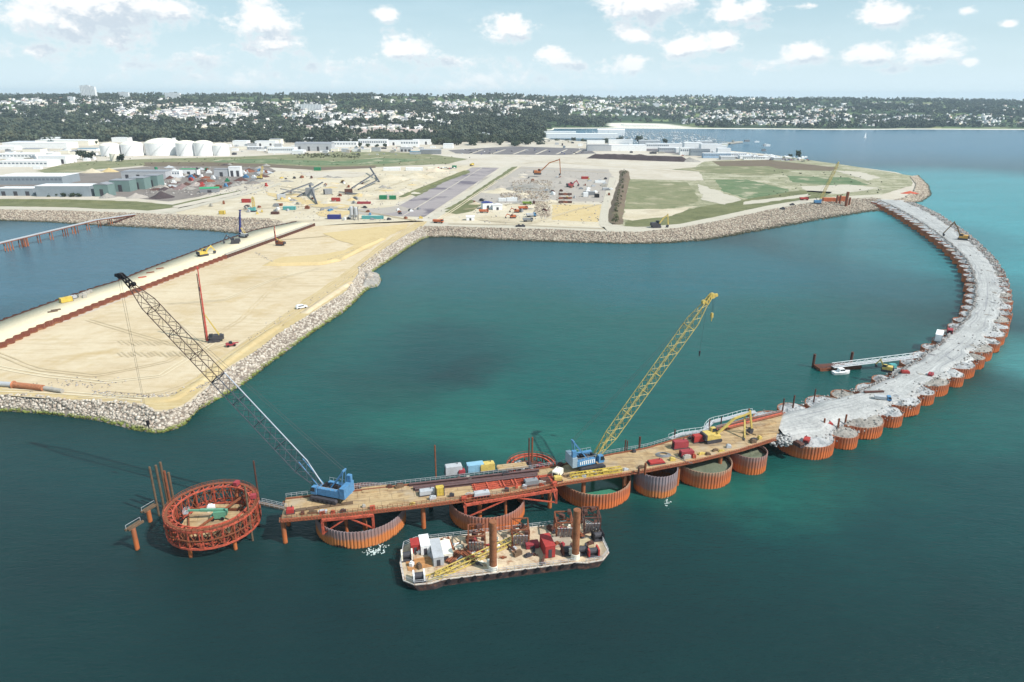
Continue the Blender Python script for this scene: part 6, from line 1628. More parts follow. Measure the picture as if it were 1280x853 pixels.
heap('sand_heap', 625, 240, 44, 3, PALESAND, 'low pale sand heap left of the big rubble heap', asp=.8, seed=15)
heap('sand_heap', 862, 202, 40, 7, GREYRUB, 'pale earth heap at the end of the dark earth bank', asp=.7, seed=16)
for k in range(70):
    x = random.uniform(180, 338); y = random.uniform(209, 238) - .1 * max(0, x - 250)
    heap('scrap_heap', x, y, random.uniform(9, 24), random.uniform(1.8, 4.2), [RUST, RUSTD, GREYRUB, GREYYARD, DARKBANK, LGREY, DARKYARD, RUSTD, GREYRUB][k % 9], 'small sorted scrap or rubble heap in the crowded scrap yard', 'heap', 'scrap yard heaps', 1, k)
pos = []; sz = []
def scatter(px0, px1, py0, py1, n, s0, s1, zt=0):
    for k in range(n):
        p = P(random.uniform(px0, px1), random.uniform(py0, py1), LZ); pos.append((p.x, p.y, LZ + .4 + zt)); sz.append(random.uniform(s0, s1))
scatter(626,686,239,250,420,1.2,2.6); scatter(668,688,252,272,330,1.0,2.4); scatter(640,690,228,240,350,.8,1.8, 2.5); scatter(696,714,240,258,60,1,2)
struct('stored_armour_stone', rocks_mesh('stored_armour_stone', pos, sz, ROCKF), 'stuff')
# excavators of the polder
p = P(672, 221, LZ); excavator('very long reach orange brown excavator high on the gravel in mid polder', (p.x, p.y, LZ + 3), R(-6), [(1.6,2.0),(13.5,9.2),(14.2,.8)], MAT('rust_orange', c8(200,120,66)), MAT('rust_orange_arm', c8(190,120,72)), 2.3)
p = P(820, 285, LZ); excavator('yellow excavator on the shore crest track beside the green field bank', (p.x, p.y, LZ + .4), R(8), [(1.5,2.0),(5.6,6.2),(6.2,1.0)], DGREY, YELLOW, 1.75)
p = P(713, 234, LZ); excavator('crimson excavator beside the rows of containers', (p.x, p.y, LZ), R(20), [(1.6,1.9),(4.6,4.2),(6.4,1.5)], CRIMSON, CRIMSON, 1.8)
p = P(641, 273, LZ); excavator('orange excavator at the front of the parked orange machines', (p.x, p.y, LZ), R(190), [(1.6,1.9),(4.6,3.2),(6.0,1.0)], ORANGE, ORANGE, 1.2)
p = P(646, 266, LZ); excavator('orange excavator second from the front of the parked orange machines', (p.x, p.y, LZ), R(170), [(1.6,1.9),(4.6,3.4),(6.2,1.0)], ORANGE, ORANGE, 1.2)
p = P(245, 222, LZ); excavator('black scrap handler with a raised arm in the scrap yard', (p.x, p.y, LZ), R(100), [(1.2,2.6),(4.0,7.4),(8.0,6.6)], BLACK, BLACK, 1.7, name='scrap_handler')
p = P(30, 231, LZ + 6); 
for (x, y, m_, rz, lab) in ((654,262,ORANGE,10,'orange dump truck behind the two orange excavators'), (659,256,MAT('lime_paint', c8(140,170,70)),-10,'lime green dump truck behind the orange machines'), (664,271,BLUE,15,'blue grey lorry parked at the right of the orange machines'), (605,266,ORANGE,0,'orange dump truck below the white marquee'), (548,279,ORANGE,-15,'orange lorry on the crest track where the spit begins'), (590,207.5,YELLOWB,70,'small yellow lorry on the sandy track beyond the asphalt strip'), (660,277,MGREY,5,'grey lorry in front of the blue grey one'), (1005,250.5,RED,0,'red lorry on the crest track left of the steel tube piles')):
    truck(lab, x, y, LZ + .3, R(rz), m_, m_ if m_ is not BLUE else LGREY, 1.3 if y > 250 else 1.5)
for (x, y, L, W_, H, m_, lab) in ((490,213.5,26,6,4.6,WHITE,'long white double stacked site cabin, left of two'), (518,213.5,26,6,4.6,WHITE,'long white double stacked site cabin, right of two'), (538,212.5,9,5,3.5,CREAM,'short cream cabin right of the two long white ones'), (568,210,7,4,3.6,GREENP,'dark green container near the road end beyond the cabins'),
    (397,213.5,10,4,5,GREENP,'green container alone at the back of the sand yard'), (308,253.5,9,3,4,RED,'red container standing alone on the pale sand'), (418,274,12,4,4,NAVY,'navy blue container by the batching silos'), (479,249.5,8,4,4.5,GREENP,'left green container of a pair beside the asphalt strip'), (491,249.5,7,4,4.2,GREENP,'right green container of a pair beside the asphalt strip'), (420,252,9,3,4,RED,'red container under the conveyors'),
    (362,262.5,12,4,3.4,TURQ,'turquoise container on the sand near the capped wall'), (731,224,10,4,3.4,RED,'red container behind the crimson excavator'), (750,229,14,4,3,WHITE,'white container in the back row of the right hand yard'), (739,244,8,5,4,MGREY,'dark fronted grey cabin in the right hand yard'), (732,246,6,5,4.5,WHITE,'white upright cabin at the left of the right hand yard'), (757,238,8,4,3,LGREY,'pale grey cabin beside the chalk track'), (746,247,5,5,4,BLACK,'small black tank cabin before the right hand yard'), (640,252,12,3,4,WHITE,'white container in front of the armour stone stock'), (628,252,9,3,3.6,WHITE,'shorter white container left of the armour stone stock'), (348,257.5,8,4,2.4,RUST,'rusty skip near the turquoise container'), (344,268,7,4,2.4,RUSTD,'dark rusty skip behind the capped wall'), (455,255,14,4,2.2,CRIMSON,'flat dark red trailer left of the asphalt strip'), (466,274,20,3,3,TURQ,'row tank of pale turquoise by the batching plant'), (278,268,5,4,3.4,YELLOWB,'yellow tank on the shore crest of the western basin')):
    box_c('site_cabin' if 'cabin' in lab else 'container', x, y, L, W_, H, m_, lab, 'cabin' if 'cabin' in lab else 'container', LZ, 0)
# stacked pipes in rust
for k in range(9):
    x = 701 + (k % 3) * 5.5; y = 254 - (k // 3) * 5; p = P(x, y, LZ); mb = MB()
    for j in range(3): mb.tube((-2.5, j * 1.3 - 1.3, .65), (2.5, j * 1.3 - 1.3, .65), .6, n=8)
    mb.tube((-2.5, -.65, 1.75), (2.5, -.65, 1.75), .6, n=8)
    solo('pipe_bundle', mb, RUST if k % 2 else RUSTD, 'rusty pipe bundle in the block of bundles right of the rubble heap', 'pipes', p, random.uniform(-.2,.2), 'rusty pipe bundles')
for k in range(14):
    x = random.uniform(722, 764); y = random.uniform(224, 234) if k % 2 else random.uniform(236, 246); p = P(x, y, LZ); mb = MB(); mb.bx(-2.5,2.5,-1.4,1.4,0,1.8); mb.bx(-1,1,-1,1,1.8,2.4)
    solo('pallet_stack', mb, [WHITE, LGREY, MGREY, CONC][k % 4], 'pale pallet stack stored in the right hand construction yard', 'pallets', p, random.uniform(-.3,.3), 'pallet stacks in the yard')
for k in range(26):
    x = random.choice((random.uniform(398, 440), random.uniform(430, 530), random.uniform(320, 360))); y = random.uniform(262, 276) if x > 360 else random.uniform(256, 270); p = P(x, y, LZ); mb = MB(); mb.bx(-1.8,1.8,-1.1,1.1,0,1.5); mb.bx(-1.2,.4,-.8,.8,1.5,2.2)
    solo('stored_gear', mb, [WHITE, RUST, MGREY, BLUE, DGREY, LGREY, YELLOW][k % 7], 'small piece of site gear set down around the batching plant', 'site gear', p, random.uniform(0,3), 'site gear near the batching plant')
# batching silos
for k, (x, lab) in enumerate(((440,'taller left silo of the batching plant beside the asphalt strip'), (445.5,'right silo of the batching plant beside the asphalt strip'))):
    p = P(x, 275, LZ); h = UP(x, 275, 258 + k, LZ); t = thing('silo', lab, 'silo', p, 0, 'batching silos'); mb = MB(); mb.lathe((0,0,0), [(.3,2.2),(1.7,4.8),(1.7,h-.6),(1.2,h),(0,h)], 18); part('shell', mb, LGREY, t)
    mb = MB()
    for a in range(4): mb.beam((1.4*math.cos(a*1.57+.8), 1.4*math.sin(a*1.57+.8), 0), (1.4*math.cos(a*1.57+.8), 1.4*math.sin(a*1.57+.8), 5), .25)
    part('leg', mb, MGREY, t)
    mb = MB(); mb.beam((1.9,0,0),(1.9,0,h),.3,.5); part('ladder', mb, DGREY, t)
# conveyors and screens
def conveyor(label, x0, y0, h0, x1, y1, h1, m=MGREY, w=1.6):
    a = P(x0, y0, LZ); b = P(x1, y1, LZ); a.z += h0; b.z += h1; c = (a + b) / 2; o = Vector((c.x, c.y, LZ)); t = thing('conveyor', label, 'conveyor', o, 0, 'conveyors of the screening plant')
    mb = MB(); mb.beam(a - o, b - o, w, .5); part('belt', mb, DGREY, t); d = (b - a).normalized(); n_ = Vector((-d.y, d.x, 0)).normalized(); mb = MB()
    for s in (-w*.6, w*.6): mb.beam(a - o + n_*s - Vector((0,0,.5)), b - o + n_*s - Vector((0,0,.5)), .25, .9)
    part('side_frame', mb, m, t); mb = MB()
    for f in (.6,):
        q = a.lerp(b, f) - o
        for s in (-w, w): mb.beam((q.x + n_.x*s, q.y + n_.y*s, 0), (q.x + n_.x*s*.5, q.y + n_.y*s*.5, q.z), .3)
    part('support_leg', mb, m, t)
for a in (('grey conveyor climbing left to the screening tower', 382, 243, 1, 352, 246, 9), ('long pale conveyor crossing behind the screening tower', 390, 238, 9, 348, 246, 2), ('conveyor with a white hood in front of the screening tower', 404, 236, 8, 372, 247, 1), ('slim stacking conveyor reaching over the broad sand heaps', 440, 236, 1, 468, 226, 9), ('second slim conveyor beside the stacking conveyor', 448, 238, 1, 472, 229, 4), ('short steep conveyor at the right end of the stacking line', 474, 228, 1, 463, 217, 9), ('low conveyor running right from the dark crusher', 424, 243, 3, 452, 244, 1), ('dark conveyor with its head raised on a swivel base', 396, 256, 1, 388, 242, 10)):
    conveyor(*a)
for k, (x, y, m_, lab) in enumerate(((388,245,MGREY,'grey screening tower under the crossing conveyors'), (436,243,RUSTD,'dark rusty crusher at the middle of the conveyor lines'), (352,250,LGREY,'pale screen box at the left end of the conveyors'), (410,243,MGREY,'grey feeder box between tower and crusher'))):
    tank_box('screening_plant', x, y, LZ, m_, lab, 'plant', L=9, Wd=5, H=6 + (k == 0) * 3, rz=.2 * k)
# yellow cranes in the left yard
def mastcrane(label, px, py, pytop, dxp, m, body):
    p = P(px, py, LZ); t = thing('mobile_crane', label, 'crane', (p.x, p.y, LZ), 0); h = UP(px, py, pytop, LZ); dx = dxp * mpp(px, py, LZ)
    for y in (-1.8, 1.8): part('crawler_track', track_mb(7, 1.4, 1.1, y), DGREY, t)
    mb = MB(); mb.bx(-4,3,-1.8,1.8,1.4,4.0); mb.bx(1.5,3.4,-1.8,-.4,4,5); part('body', mb, body, t)
    mb = MB(); lattice(mb, (1.5,0,2.5), (dx, 0, h), 2.0, 2.0, 14, .2, .11, .5, .4, 2, 2); mb.beam((dx*.97,0,h*.97),(dx,0,h),1.0); part('boom', mb, m, t)
    mb = MB(); mb.tube((-3,0,5),(dx,0,h),.08,n=4); mb.beam((-1,0,4),(-3.6,0,7),.4); part('stay', mb, ROPE, t)
    return t
mastcrane('yellow lattice crane standing at the back edge of the scrap yard', 325, 224, 208, 5, YELLOW, YELLOW)
mastcrane('slim yellow crane near the red container on the pale sand', 316, 265, 246, 2, YELLOW, TURQ)
mastcrane('pale yellow boomed blue crane by the red tube piles on the far shore', 1022, 255, 203, 18, MAT('pale_yellow', c8(230,204,130)), BLUE)
for (x, yb, yt, r, lab) in ((1045,257,244,1.0,'rust red tube pile, leftmost of four on the far shore'), (1049,257,244,1.0,'rust red tube pile, second of four on the far shore'), (1057,259,240,1.5,'tallest and thickest rust red tube pile on the far shore'), (1061,258,247,1.0,'rust red tube pile, shortest at the right of four')):
    pile_up(x, yb, yt, r, lab, RUST, LZ - 3, 'tube piles on the far shore')
box_c('formwork_stack', 1036, 252, 14, 5, 4, ORANGE, 'orange steel formwork stack left of the tube piles', 'formwork', LZ)
box_c('formwork_stack', 1052, 251.5, 10, 4, 5, ORANGE, 'orange steel formwork stack behind the tube piles', 'formwork', LZ)
heap('red_rubble', 1137, 242, 22, 3, MAT('red_orange_heap', c8(206,92,62), var=.4, scale=.5), 'red orange heap of scrap on the rocky headland', asp=.5, seed=31)
for k, (x, y) in enumerate(((648,284),(653,284),(990,262 - 5),(978,262))):
    p = P(x, y, LZ); mb = MB(); mb.bx(-2.4,2.4,-1.1,1.1,.3,1.6); mb.bx(-.5,1.2,-1,1,1.6,2.4); mb.bx(-2.2,-1,-1.3,1.3,0,.9); mb.bx(1,2.2,-1.3,1.3,0,.9)
    solo('site_vehicle', mb, DGREY, ['left dark site vehicle of a pair on the shore crest', 'right dark site vehicle of a pair on the shore crest', 'dark site vehicle on the track below the green field', 'second dark site vehicle on the track further left of the red lorry'][k], 'vehicle', p, .1)
p = P(802, 286, LZ)
# cars on the car parks
carm = [WHITE, LGREY, MGREY, DGREY, RED, NAVY, BLACK]
car_me = []
for m_ in carm:
    mb = MB(); mb.prismy([(-2.2,.3),(2.2,.3),(2.25,.85),(1.2,1.0),(.6,1.5),(-1.6,1.55),(-2.2,1.0)], -.9, .9, 0); mb.prismy([(-1.5,1.02),(1.0,1.02),(.56,1.42),(-1.45,1.46)], -.92, .92, 1); car_me.append(mb.mesh('parked_car', [m_, GLASS]))
def cars(n, f, label, group):
    for k in range(n):
        x, y = f(k); p = P(x, y, LZ); solo('parked_car', car_me[random.choice((0,0,0,1,1,2,3,4,5,6))], None, label, 'car', (p.x, p.y, LZ + .3), random.choice((0, 1.57)) + random.uniform(-.05,.05), group)['label'] = label
cars(70, lambda k: (random.uniform(925, 1006), 0), 'small car in the crowded car park along the seaward shore', 'cars in the shore car park') if False else None
for k in range(80):
    x = random.uniform(850, 1012); y = 192.5 + (x - 850) * .055 + random.uniform(-1.2, 2.4); p = P(x, y, LZ)
    solo('parked_car', car_me[random.choice((0,0,0,1,1,2,3,4,5,6))], None, 'small car in the crowded car park along the seaward shore of the port', 'car', (p.x, p.y, LZ + .3), random.choice((0, 1.57)), 'cars in the shore car park')
for k in range(36):
    x = random.uniform(575, 735); y = random.uniform(186.5, 194); p = P(x, y, LZ)
    solo('parked_car', car_me[random.choice((0,1,2,3,6,6,5))], None, 'car standing on the large dark parking area before the wood', 'car', (p.x, p.y, LZ + .3), random.choice((0, 1.57)), 'cars on the dark parking area')
for k in range(40):
    x = random.uniform(300, 540); y = random.choice((186, 190, 193.5)) + random.uniform(-.6,.6); p = P(x, y, LZ)
    solo('parked_car', car_me[random.choice((0,0,1,2,3,4,5))], None, 'car parked between the white buildings behind the grass field', 'car', (p.x, p.y, LZ + .3), random.choice((0, 1.57)), 'cars among the estate buildings')
for k in range(16):
    x = 540 + k * 2.0; y = random.choice((210.5, 211.5)); p = P(x, y, LZ)
    solo('parked_car', car_me[k % 7], None, 'car in the short row beside the white site cabins', 'car', (p.x, p.y, LZ + .3), 1.57, 'cars beside the cabins')

def on_strip(x, y):
    return y > 207 and y < 274 and (x > 590 - (y - 209) * 1.95) and (x < 626 - (y - 209) * 1.42) or (556 < x < 660 and abs(x - (646 - (y - 209) * 1.5)) < 14)
# more of the estate: large pale halls that crowd the left, rows of stock, machines
more = [(6,188,26),(150,178,20),(96,196,16),(92,176,40),(58,178,36),(16,176,36),(210,178,14),(300,182,18),(344,181,14),(420,178,28),(452,178,30),(480,177,18),(372,193,14),(560,186,12),(40,193,22),(84,200,14),(60,197,14)]
for k, (x, y, w) in enumerate(more):
    bld('warehouse', x, y, w, 22, 4.5 + (k % 3), [WHITE, WHITE, CREAM][k % 3], [ROOFW, ROOFW, ROOFG][k % 3], 'plain white hall filling a gap in the industrial estate before the woods', 'building', 0, 'flat' if k % 2 else 'shed', 0, 0, LZ, 'plain white estate halls', .06)
for k, (x, y, w, h) in enumerate([(844,186,22,6),(880,184,20,7),(905,193,16,7),(852,191,14,5),(812,181,26,5),(776,180,30,5),(745,180,22,4),(910,200,18,4),(932,199,14,4),(955,200,14,3.5),(972,200.5,10,3),(900,187,16,4)]):
    bld('port_building', x, y, w, 14, h, [WHITE, LGREY, WHITE][k % 3], ROOFW, 'white flat roofed block in the crowd of port buildings by the marina', 'building', 0, 'flat', 0, 0, LZ, 'white port blocks')
for k in range(60):
    x = random.uniform(352, 560); y = random.uniform(222, 262); 
    if x > 440 and y > 300 - x * .11 + 0 and y > 245: continue
    if 470 < x and y > 268 - (x - 470) * .42: continue
    if on_strip(x, y): continue
    heap('spoil_heap', x, y, random.uniform(6, 22), random.uniform(1, 3.5), [PALESAND, PALESAND, OCHRE, GREYRUB, POLDER][k % 5], 'low loose spoil heap on the pale construction ground', 'heap', 'spoil heaps', random.uniform(.5, 1), k + 100)
for k in range(46):
    x = random.uniform(560, 690); y = random.uniform(215, 236) if k % 2 else random.uniform(236, 262)
    if on_strip(x, y): continue
    heap('spoil_heap', x, y, random.uniform(6, 20), random.uniform(1, 3), [GREYRUB, GREYYARD, PALESAND, POLDER][k % 4], 'low grey spoil heap in the middle construction yard', 'heap', 'grey spoil heaps', random.uniform(.5, 1), k + 200)
for k in range(34):
    x = random.uniform(195, 335); y = random.uniform(212, 236); p = P(x, y, LZ); mb = MB(); L = random.uniform(3, 9); mb.bx(-L/2, L/2, -1.5, 1.5, 0, random.uniform(1.5, 4)); mb.bx(-L/4, L/4, -1.6, 1.2, .5, 4.4)
    solo('stored_skip', mb, [WHITE, RED, GREENP, RUST, LGREY, BLUE, WHITE, MGREY][k % 8], 'skip or stored unit standing among the heaps of the scrap yard', 'skip', p, random.uniform(-.5,.5), 'skips of the scrap yard')
pos = []; sz = []
for k in range(900):
    x = random.uniform(340, 760); y = random.uniform(214, 280)
    if on_strip(x, y): continue
    p = P(x, y, LZ); pos.append((p.x, p.y, LZ + .2)); sz.append(random.uniform(.6, 2.0))
for k in range(700):
    x = random.uniform(180, 335); y = random.uniform(209, 244); p = P(x, y, LZ); pos.append((p.x, p.y, LZ + .2)); sz.append(random.uniform(.8, 2.6))
struct('ground_debris', rocks_mesh('ground_debris', pos, sz, ROCKT), 'stuff')

# wheel tracks pressed into the sand
def wheel_track(pts, z, mat, gauge=2.2, w=.75):
    W_, L = densify([P(x, y, z) for x, y in pts], 50); V = []; F = []
    for s_ in (-gauge/2, gauge/2):
        for i, p in enumerate(W_):
            q = W_[min(i+1, 49)] - W_[max(i-1, 0)]; nr = Vector((-q.y, q.x, 0)).normalized(); j = .5 * mnoise.noise(Vector((p.x * .05, p.y * .05, z)))
            a, b = p + nr * (s_ + j - w/2), p + nr * (s_ + j + w/2); V += [(a.x, a.y, z), (b.x, b.y, z)]
        o = len(V) - 100
        F += [(o+2*i, o+2*i+2, o+2*i+3, o+2*i+1) for i in range(49)]
    struct('wheel_track', np_mesh('wheel_track', V, F, mat))
TRK = MAT('pressed_sand', c8(215,194,158), rough=.95, var=.2, scale=.12)
TRKL = MAT('pale_pressed_sand', c8(236,220,188), rough=.95, var=.12, scale=.3)
TR = [[(-20,455),(60,470),(130,478),(200,470),(280,420)],[(-10,440),(50,462),(120,470),(210,452),(300,400),(350,350)],[(20,448),(80,455),(170,440),(260,432)],[(60,420),(140,430),(230,425),(275,430)],[(110,400),(180,420),(250,440),(300,425)],[(180,470),(230,440),(300,380),(380,335),(440,310)],[(290,430),(330,400),(380,380),(430,350)],[(260,440),(300,410),(345,390),(376,387)],[(210,380),(280,375),(340,350),(400,335)],[(300,345),(360,345),(420,340)],[(130,490),(190,495),(240,478),(290,440),(350,400),(400,366),(450,330),(500,290),(530,278)],[(100,495),(180,500),(228,494),(280,455),(340,412),(400,372),(446,338),(490,302),(520,281)],[(0,488),(60,490),(120,494),(180,499)],[(350,300),(400,296),(450,290),(505,284)]]
TR = [TR[i] for i in (0, 1, 4, 8, 10, 11, 12, 13)]
for k, pts in enumerate(TR): wheel_track(pts, LZ + .2 + .004 * k, TRK if k % 3 else TRKL)
for k in range(26):   # rows of short pressed marks left by the compaction rig
    x0, y0 = 150 + (k % 13) * 8, 425 + (k // 13) * 14
    wheel_track([(x0, y0 + k % 3), (x0 + 6, y0 + 5 + k % 3)], LZ + .26 + .004 * k, TRK, 1.6, .5)
for k, pts in enumerate([[(300,262),(380,258),(440,262),(520,276)],[(345,232),(400,240),(470,238),(540,215),(580,207)],[(560,280),(640,281),(700,284),(755,286)],[(600,275),(660,280),(720,262),(750,255)],[(580,262),(640,255),(700,254)],[(545,277),(600,240),(650,208)],[(650,210),(720,214),(760,216)],[(640,204),(740,204),(860,212)],[(650,200),(760,208),(870,216)]]): wheel_track(pts, LZ + .42 + .004 * k, TRKL if k % 2 else TRK, 3.0, 1.1)
for k in range(60):
    x = random.uniform(868, 1008); y = 190.5 + (x - 868) * .06 + random.uniform(-1.2, 2); p = P(x, y, LZ); mb = MB(); mb.prismy([(-3.5,.8),(3.2,.8),(4.2,2.4),(-3.7,2.2)], -1.2, 1.2); mb.bx(-1.4, 1.2, -.9, .9, 2.2, 3.2); mb.bx(-2,-1.6,-.9,.9,0,.8); mb.bx(1.4,1.8,-.9,.9,0,.8)
    solo('laid_up_boat', mb, WHITE, 'white boat laid up ashore on stands along the seaward edge of the port', 'boat', (p.x, p.y, LZ + .3), random.choice((1.57, 0, .4)), 'boats laid up ashore')
# churned white water by two of the cells
pos = []; V = []; F = []
for cx_, cy_, n_k, sx, sy in ((468,690,70,13,4),(478,683,24,9,3),(834,629,26,3,8)):
    for k in range(n_k):
        p = P(cx_ + random.gauss(0, sx * .5), cy_ + random.gauss(0, sy * .5), 0); r = random.uniform(.06, .24); o = len(V); m = 7
        V += [(p.x + r * random.uniform(.6, 1.3) * math.cos(6.28*i/m), p.y + 1.3 * r * random.uniform(.6, 1.3) * math.sin(6.28*i/m), .012 + .0005 * k) for i in range(m)]
        F += [(o, o+i, o+i+1) for i in range(1, m-1)]
struct('foam', np_mesh('foam', V, F, MAT('sea_foam', c8(214,230,228), rough=.8, var=.15)), 'stuff')

# smaller fabric of the estate: low units, yards full of stock, so the ground between the halls is never bare
for k in range(110):
    if k % 3 == 0: x, y = random.uniform(0, 120), random.uniform(186, 212)
    elif k % 3 == 1: x, y = random.uniform(285, 545), random.uniform(180, 194)
    else: x, y = random.uniform(690, 960), random.uniform(176, 199)
    if y > 205 and x > 60: continue
    if x > 690 and y > 185 + (x - 690) * .055 + 2: continue
    p = P(x, y, LZ); L, W_, h = random.uniform(4, 14), random.uniform(3, 8), random.uniform(2, 5); mb = MB(); mb.bx(-L/2, L/2, -W_/2, W_/2, 0, h); mb.bx(-L/2 - .2, L/2 + .2, -W_/2 - .2, W_/2 + .2, h, h + .3); mb.bx(-L*.2, L*.1, -W_*.2, W_*.2, h + .3, h + 1.0)
    solo('yard_unit', mb, [WHITE, LGREY, MGREY, WHITE, SHEDB, CONC, DGREY][k % 7], 'small yard unit or stack crowded between the halls of the estate and port', 'yard unit', p, random.choice((0, .05, 1.57)), 'yard units between the halls')
for k in range(70):
    x, y = random.choice(((random.uniform(345, 470), random.uniform(222, 262)), (random.uniform(560, 690), random.uniform(222, 268)), (random.uniform(690, 765), random.uniform(215, 250)), (random.uniform(230, 345), random.uniform(240, 270))))
    if y < 262 - (x - 215) * .16 and x < 345 or on_strip(x, y): continue
    p = P(x, y, LZ); L, W_, h = random.uniform(2, 6), random.uniform(1.5, 3), random.uniform(1, 2.6); mb = MB(); mb.bx(-L/2, L/2, -W_/2, W_/2, 0, h); mb.bx(-L/4, L/3, -W_/3, W_/3, h, h + .8); mb.tube((-L/2, W_, .4), (L/2, W_ + .3, .4), .3, n=6)
    solo('site_stock', mb, [RUST, MGREY, LGREY, DGREY, RUSTD, CONC, YELLOW, RUST, WHITE][k % 9], 'piece of stock or plant left standing on the open construction ground', 'site stock', (p.x, p.y, LZ + .3), random.uniform(0, 3.1), 'stock on the construction ground')
# ------------------------------------------------------------------ trees and town
CRW = []
def crown_arrays(n, seed, rr=1.0, lo=.13, hi=.27):
    """leaf clumps spread through an uneven crown volume (unit radius, height about 1.7)"""
    r = np.random.default_rng(seed); V = []; F = []
    lob = r.normal(0, .42, (6, 3)) * np.array([1, 1, .7]) + np.array([0, 0, .95])
    for k in range(n):
        c = lob[r.integers(0, 6)] + (lambda v: v / np.linalg.norm(v) * r.uniform(.25, .62))(r.normal(0, 1, 3)) * np.array([1, 1, .85])
        s = r.uniform(lo, hi) * rr
        o = np.array([[1,0,0],[-1,0,0],[0,1,0],[0,-1,0],[0,0,1],[0,0,-1]]) * r.uniform(.55, 1.3, (6, 1)) * s
        a = r.uniform(0, 6.28); R3 = np.array([[np.cos(a),-np.sin(a),0],[np.sin(a),np.cos(a),0],[0,0,1]])
        V.append(o @ R3.T + c); F.append(np.array([[0,2,4],[2,1,4],[1,3,4],[3,0,4],[2,0,5],[1,2,5],[3,1,5],[0,3,5]]) + 6 * k)
    return np.concatenate(V), np.concatenate(F)
def leaf_mat(name, a, b, objrand=False):
    m, t, bs = newmat(name)
    r = t.node('ShaderNodeNewGeometry').outputs['Random Per Island']
    big = t.noise(t.pos, .012, 3); tr = t.noise(t.pos, .055, 2)
    c = t.mix(r, a, b); c = t.mix(t.mr(big, .4, .62), c, tuple(x * .62 for x in a)); c = t.mix(t.mr(tr, .5, .66, 0, .75), c, tuple(x * 1.25 for x in b)); c = t.mix(t.mr(tr, .38, .48, .6, 0), c, tuple(x * .5 for x in a)); ol = t.noise(t.pos, .021, 3); c = t.mix(t.mr(ol, .54, .66, 0, .6), c, (.115, .118, .07))
    if objrand: c = t.mix(t.mr(t.node('ShaderNodeObjectInfo').outputs['Random'], 0, 1, 0, .6), c, c8(60,74,50))
    t.l.new(c, bs.inputs['Base Color']); bs.inputs['Roughness'].default_value = .9; bs.inputs['Specular IOR Level'].default_value = .1
    return m
LEAF = leaf_mat('dark_foliage', (.020,.033,.023), (.082,.098,.064), True)
LEAFF = leaf_mat('wood_foliage', (.018,.031,.024), (.084,.102,.068))
LEAFG = leaf_mat('light_foliage', (.075,.085,.045), (.15,.155,.085))
BARK = MAT('bark', (.09,.07,.055), var=.3, scale=2)
variants = []
for k in range(5):
    v, f = crown_arrays(150, k + 50); variants.append(np_mesh('crown', v, f, LEAF))
tv = MB(); tv.tube((0,0,-.15),(.03,.02,.75),.07,.045,7)
for a in range(4): tv.tube((.02,.01,.45+.07*a),(.38*math.cos(a*1.6),.38*math.sin(a*1.6),.95+.05*a),.035,.012,5)
trunk_me = tv.mesh('trunk', BARK)
def tree(x, y, z, r, label, group, k=0):
    t = thing('broadleaf_tree', label, 'tree', (x, y, z), random.uniform(0, 6.28), group); s = r * random.uniform(.9, 1.1); t.scale = (s, s, s * random.uniform(.85, 1.15))
    o = link(bpy.data.objects.new('crown', variants[k % 5])); o.parent = t
    o = link(bpy.data.objects.new('trunk', trunk_me)); o.parent = t
# individual trees: the front of the wood and the ones standing free
def scatter_trees(n, fx, fy, r0, r1, label, group, terrain=False):
    for k in range(n):
        px, py = fx(k), fy(k); p = P(px, py, LZ)
        if terrain or p.y > 1500:
            q = PT(px, py)
            p = q if q is not None else p
        tree(p.x, p.y, p.z - .2, random.uniform(r0, r1), label, group, k)
scatter_trees(52, lambda k: 540 + 132 * random.random(), lambda k: 183.5 - random.random() * 9, 6, 11, 'dark tree in the front of the wood behind the parking area', 'trees behind the parking area')
scatter_trees(40, lambda k: 672 + 118 * random.random(), lambda k: 180.5 - random.random() * 4 + random.random() * 3, 4, 7, 'round dark tree of the row before the white port halls', 'trees before the port halls')
scatter_trees(70, lambda k: random.uniform(270, 545), lambda k: 178 - random.random() * 4, 6, 11, 'dark tree at the front of the wood behind the industrial estate', 'trees behind the estate', True)
scatter_trees(60, lambda k: random.uniform(0, 275), lambda k: 175 - random.random() * 5, 7, 12, 'dark tree at the front of the big left hand wood behind the tanks', 'trees behind the tanks', True)
for (x, y, r, lab) in ((62,183,7,'round dark tree between the long white warehouses'), (107,181,7,'tall dark tree behind the blue roofed depot'), (119,181,5,'smaller dark tree right of the tall one behind the blue roofed depot'), (104,200,8,'bushy tree left of the small cream storage tank'), (112,200.5,7,'second bushy tree beside the small cream storage tank'), (152,202,7,'bush like tree right of the small cream storage tank'), (200,194.5,4,'small dark tree in front of the widest storage tank'), (319,181,6,'tree between the white hall and the last storage tank'), (449,185,5,'round street tree, first of four before the white two storey building'), (460,184,5,'round street tree, second of four before the white two storey building'), (471,184.5,5,'round street tree, third of four before the white two storey building'), (482,184.5,5,'round street tree, last of four before the white two storey building'), (798,178,8,'large dark tree among the white port halls'), (808,180,7,'dark tree right of the large one among the port halls'), (815,183,6,'dark tree beside the port buildings near the masts'), (832,180,6,'bushy tree at the marina edge'), (998,196.5,7,'lone dark tree on the seaward shore'), (988,197,4,'low bush left of the lone dark shore tree')):
    p = P(x, y, LZ); tree(p.x, p.y, LZ - .1, r, lab, None, int(x))
for (x, y) in ((73,245.5),(82,246),(91,246),(101,246),(64,245.5)):
    p = P(x, y, LZ); tree(p.x, p.y - 2, LZ - .1, 2.6, 'low round shrub of the row before the long blue grey shed', 'shrubs before the shed', x)

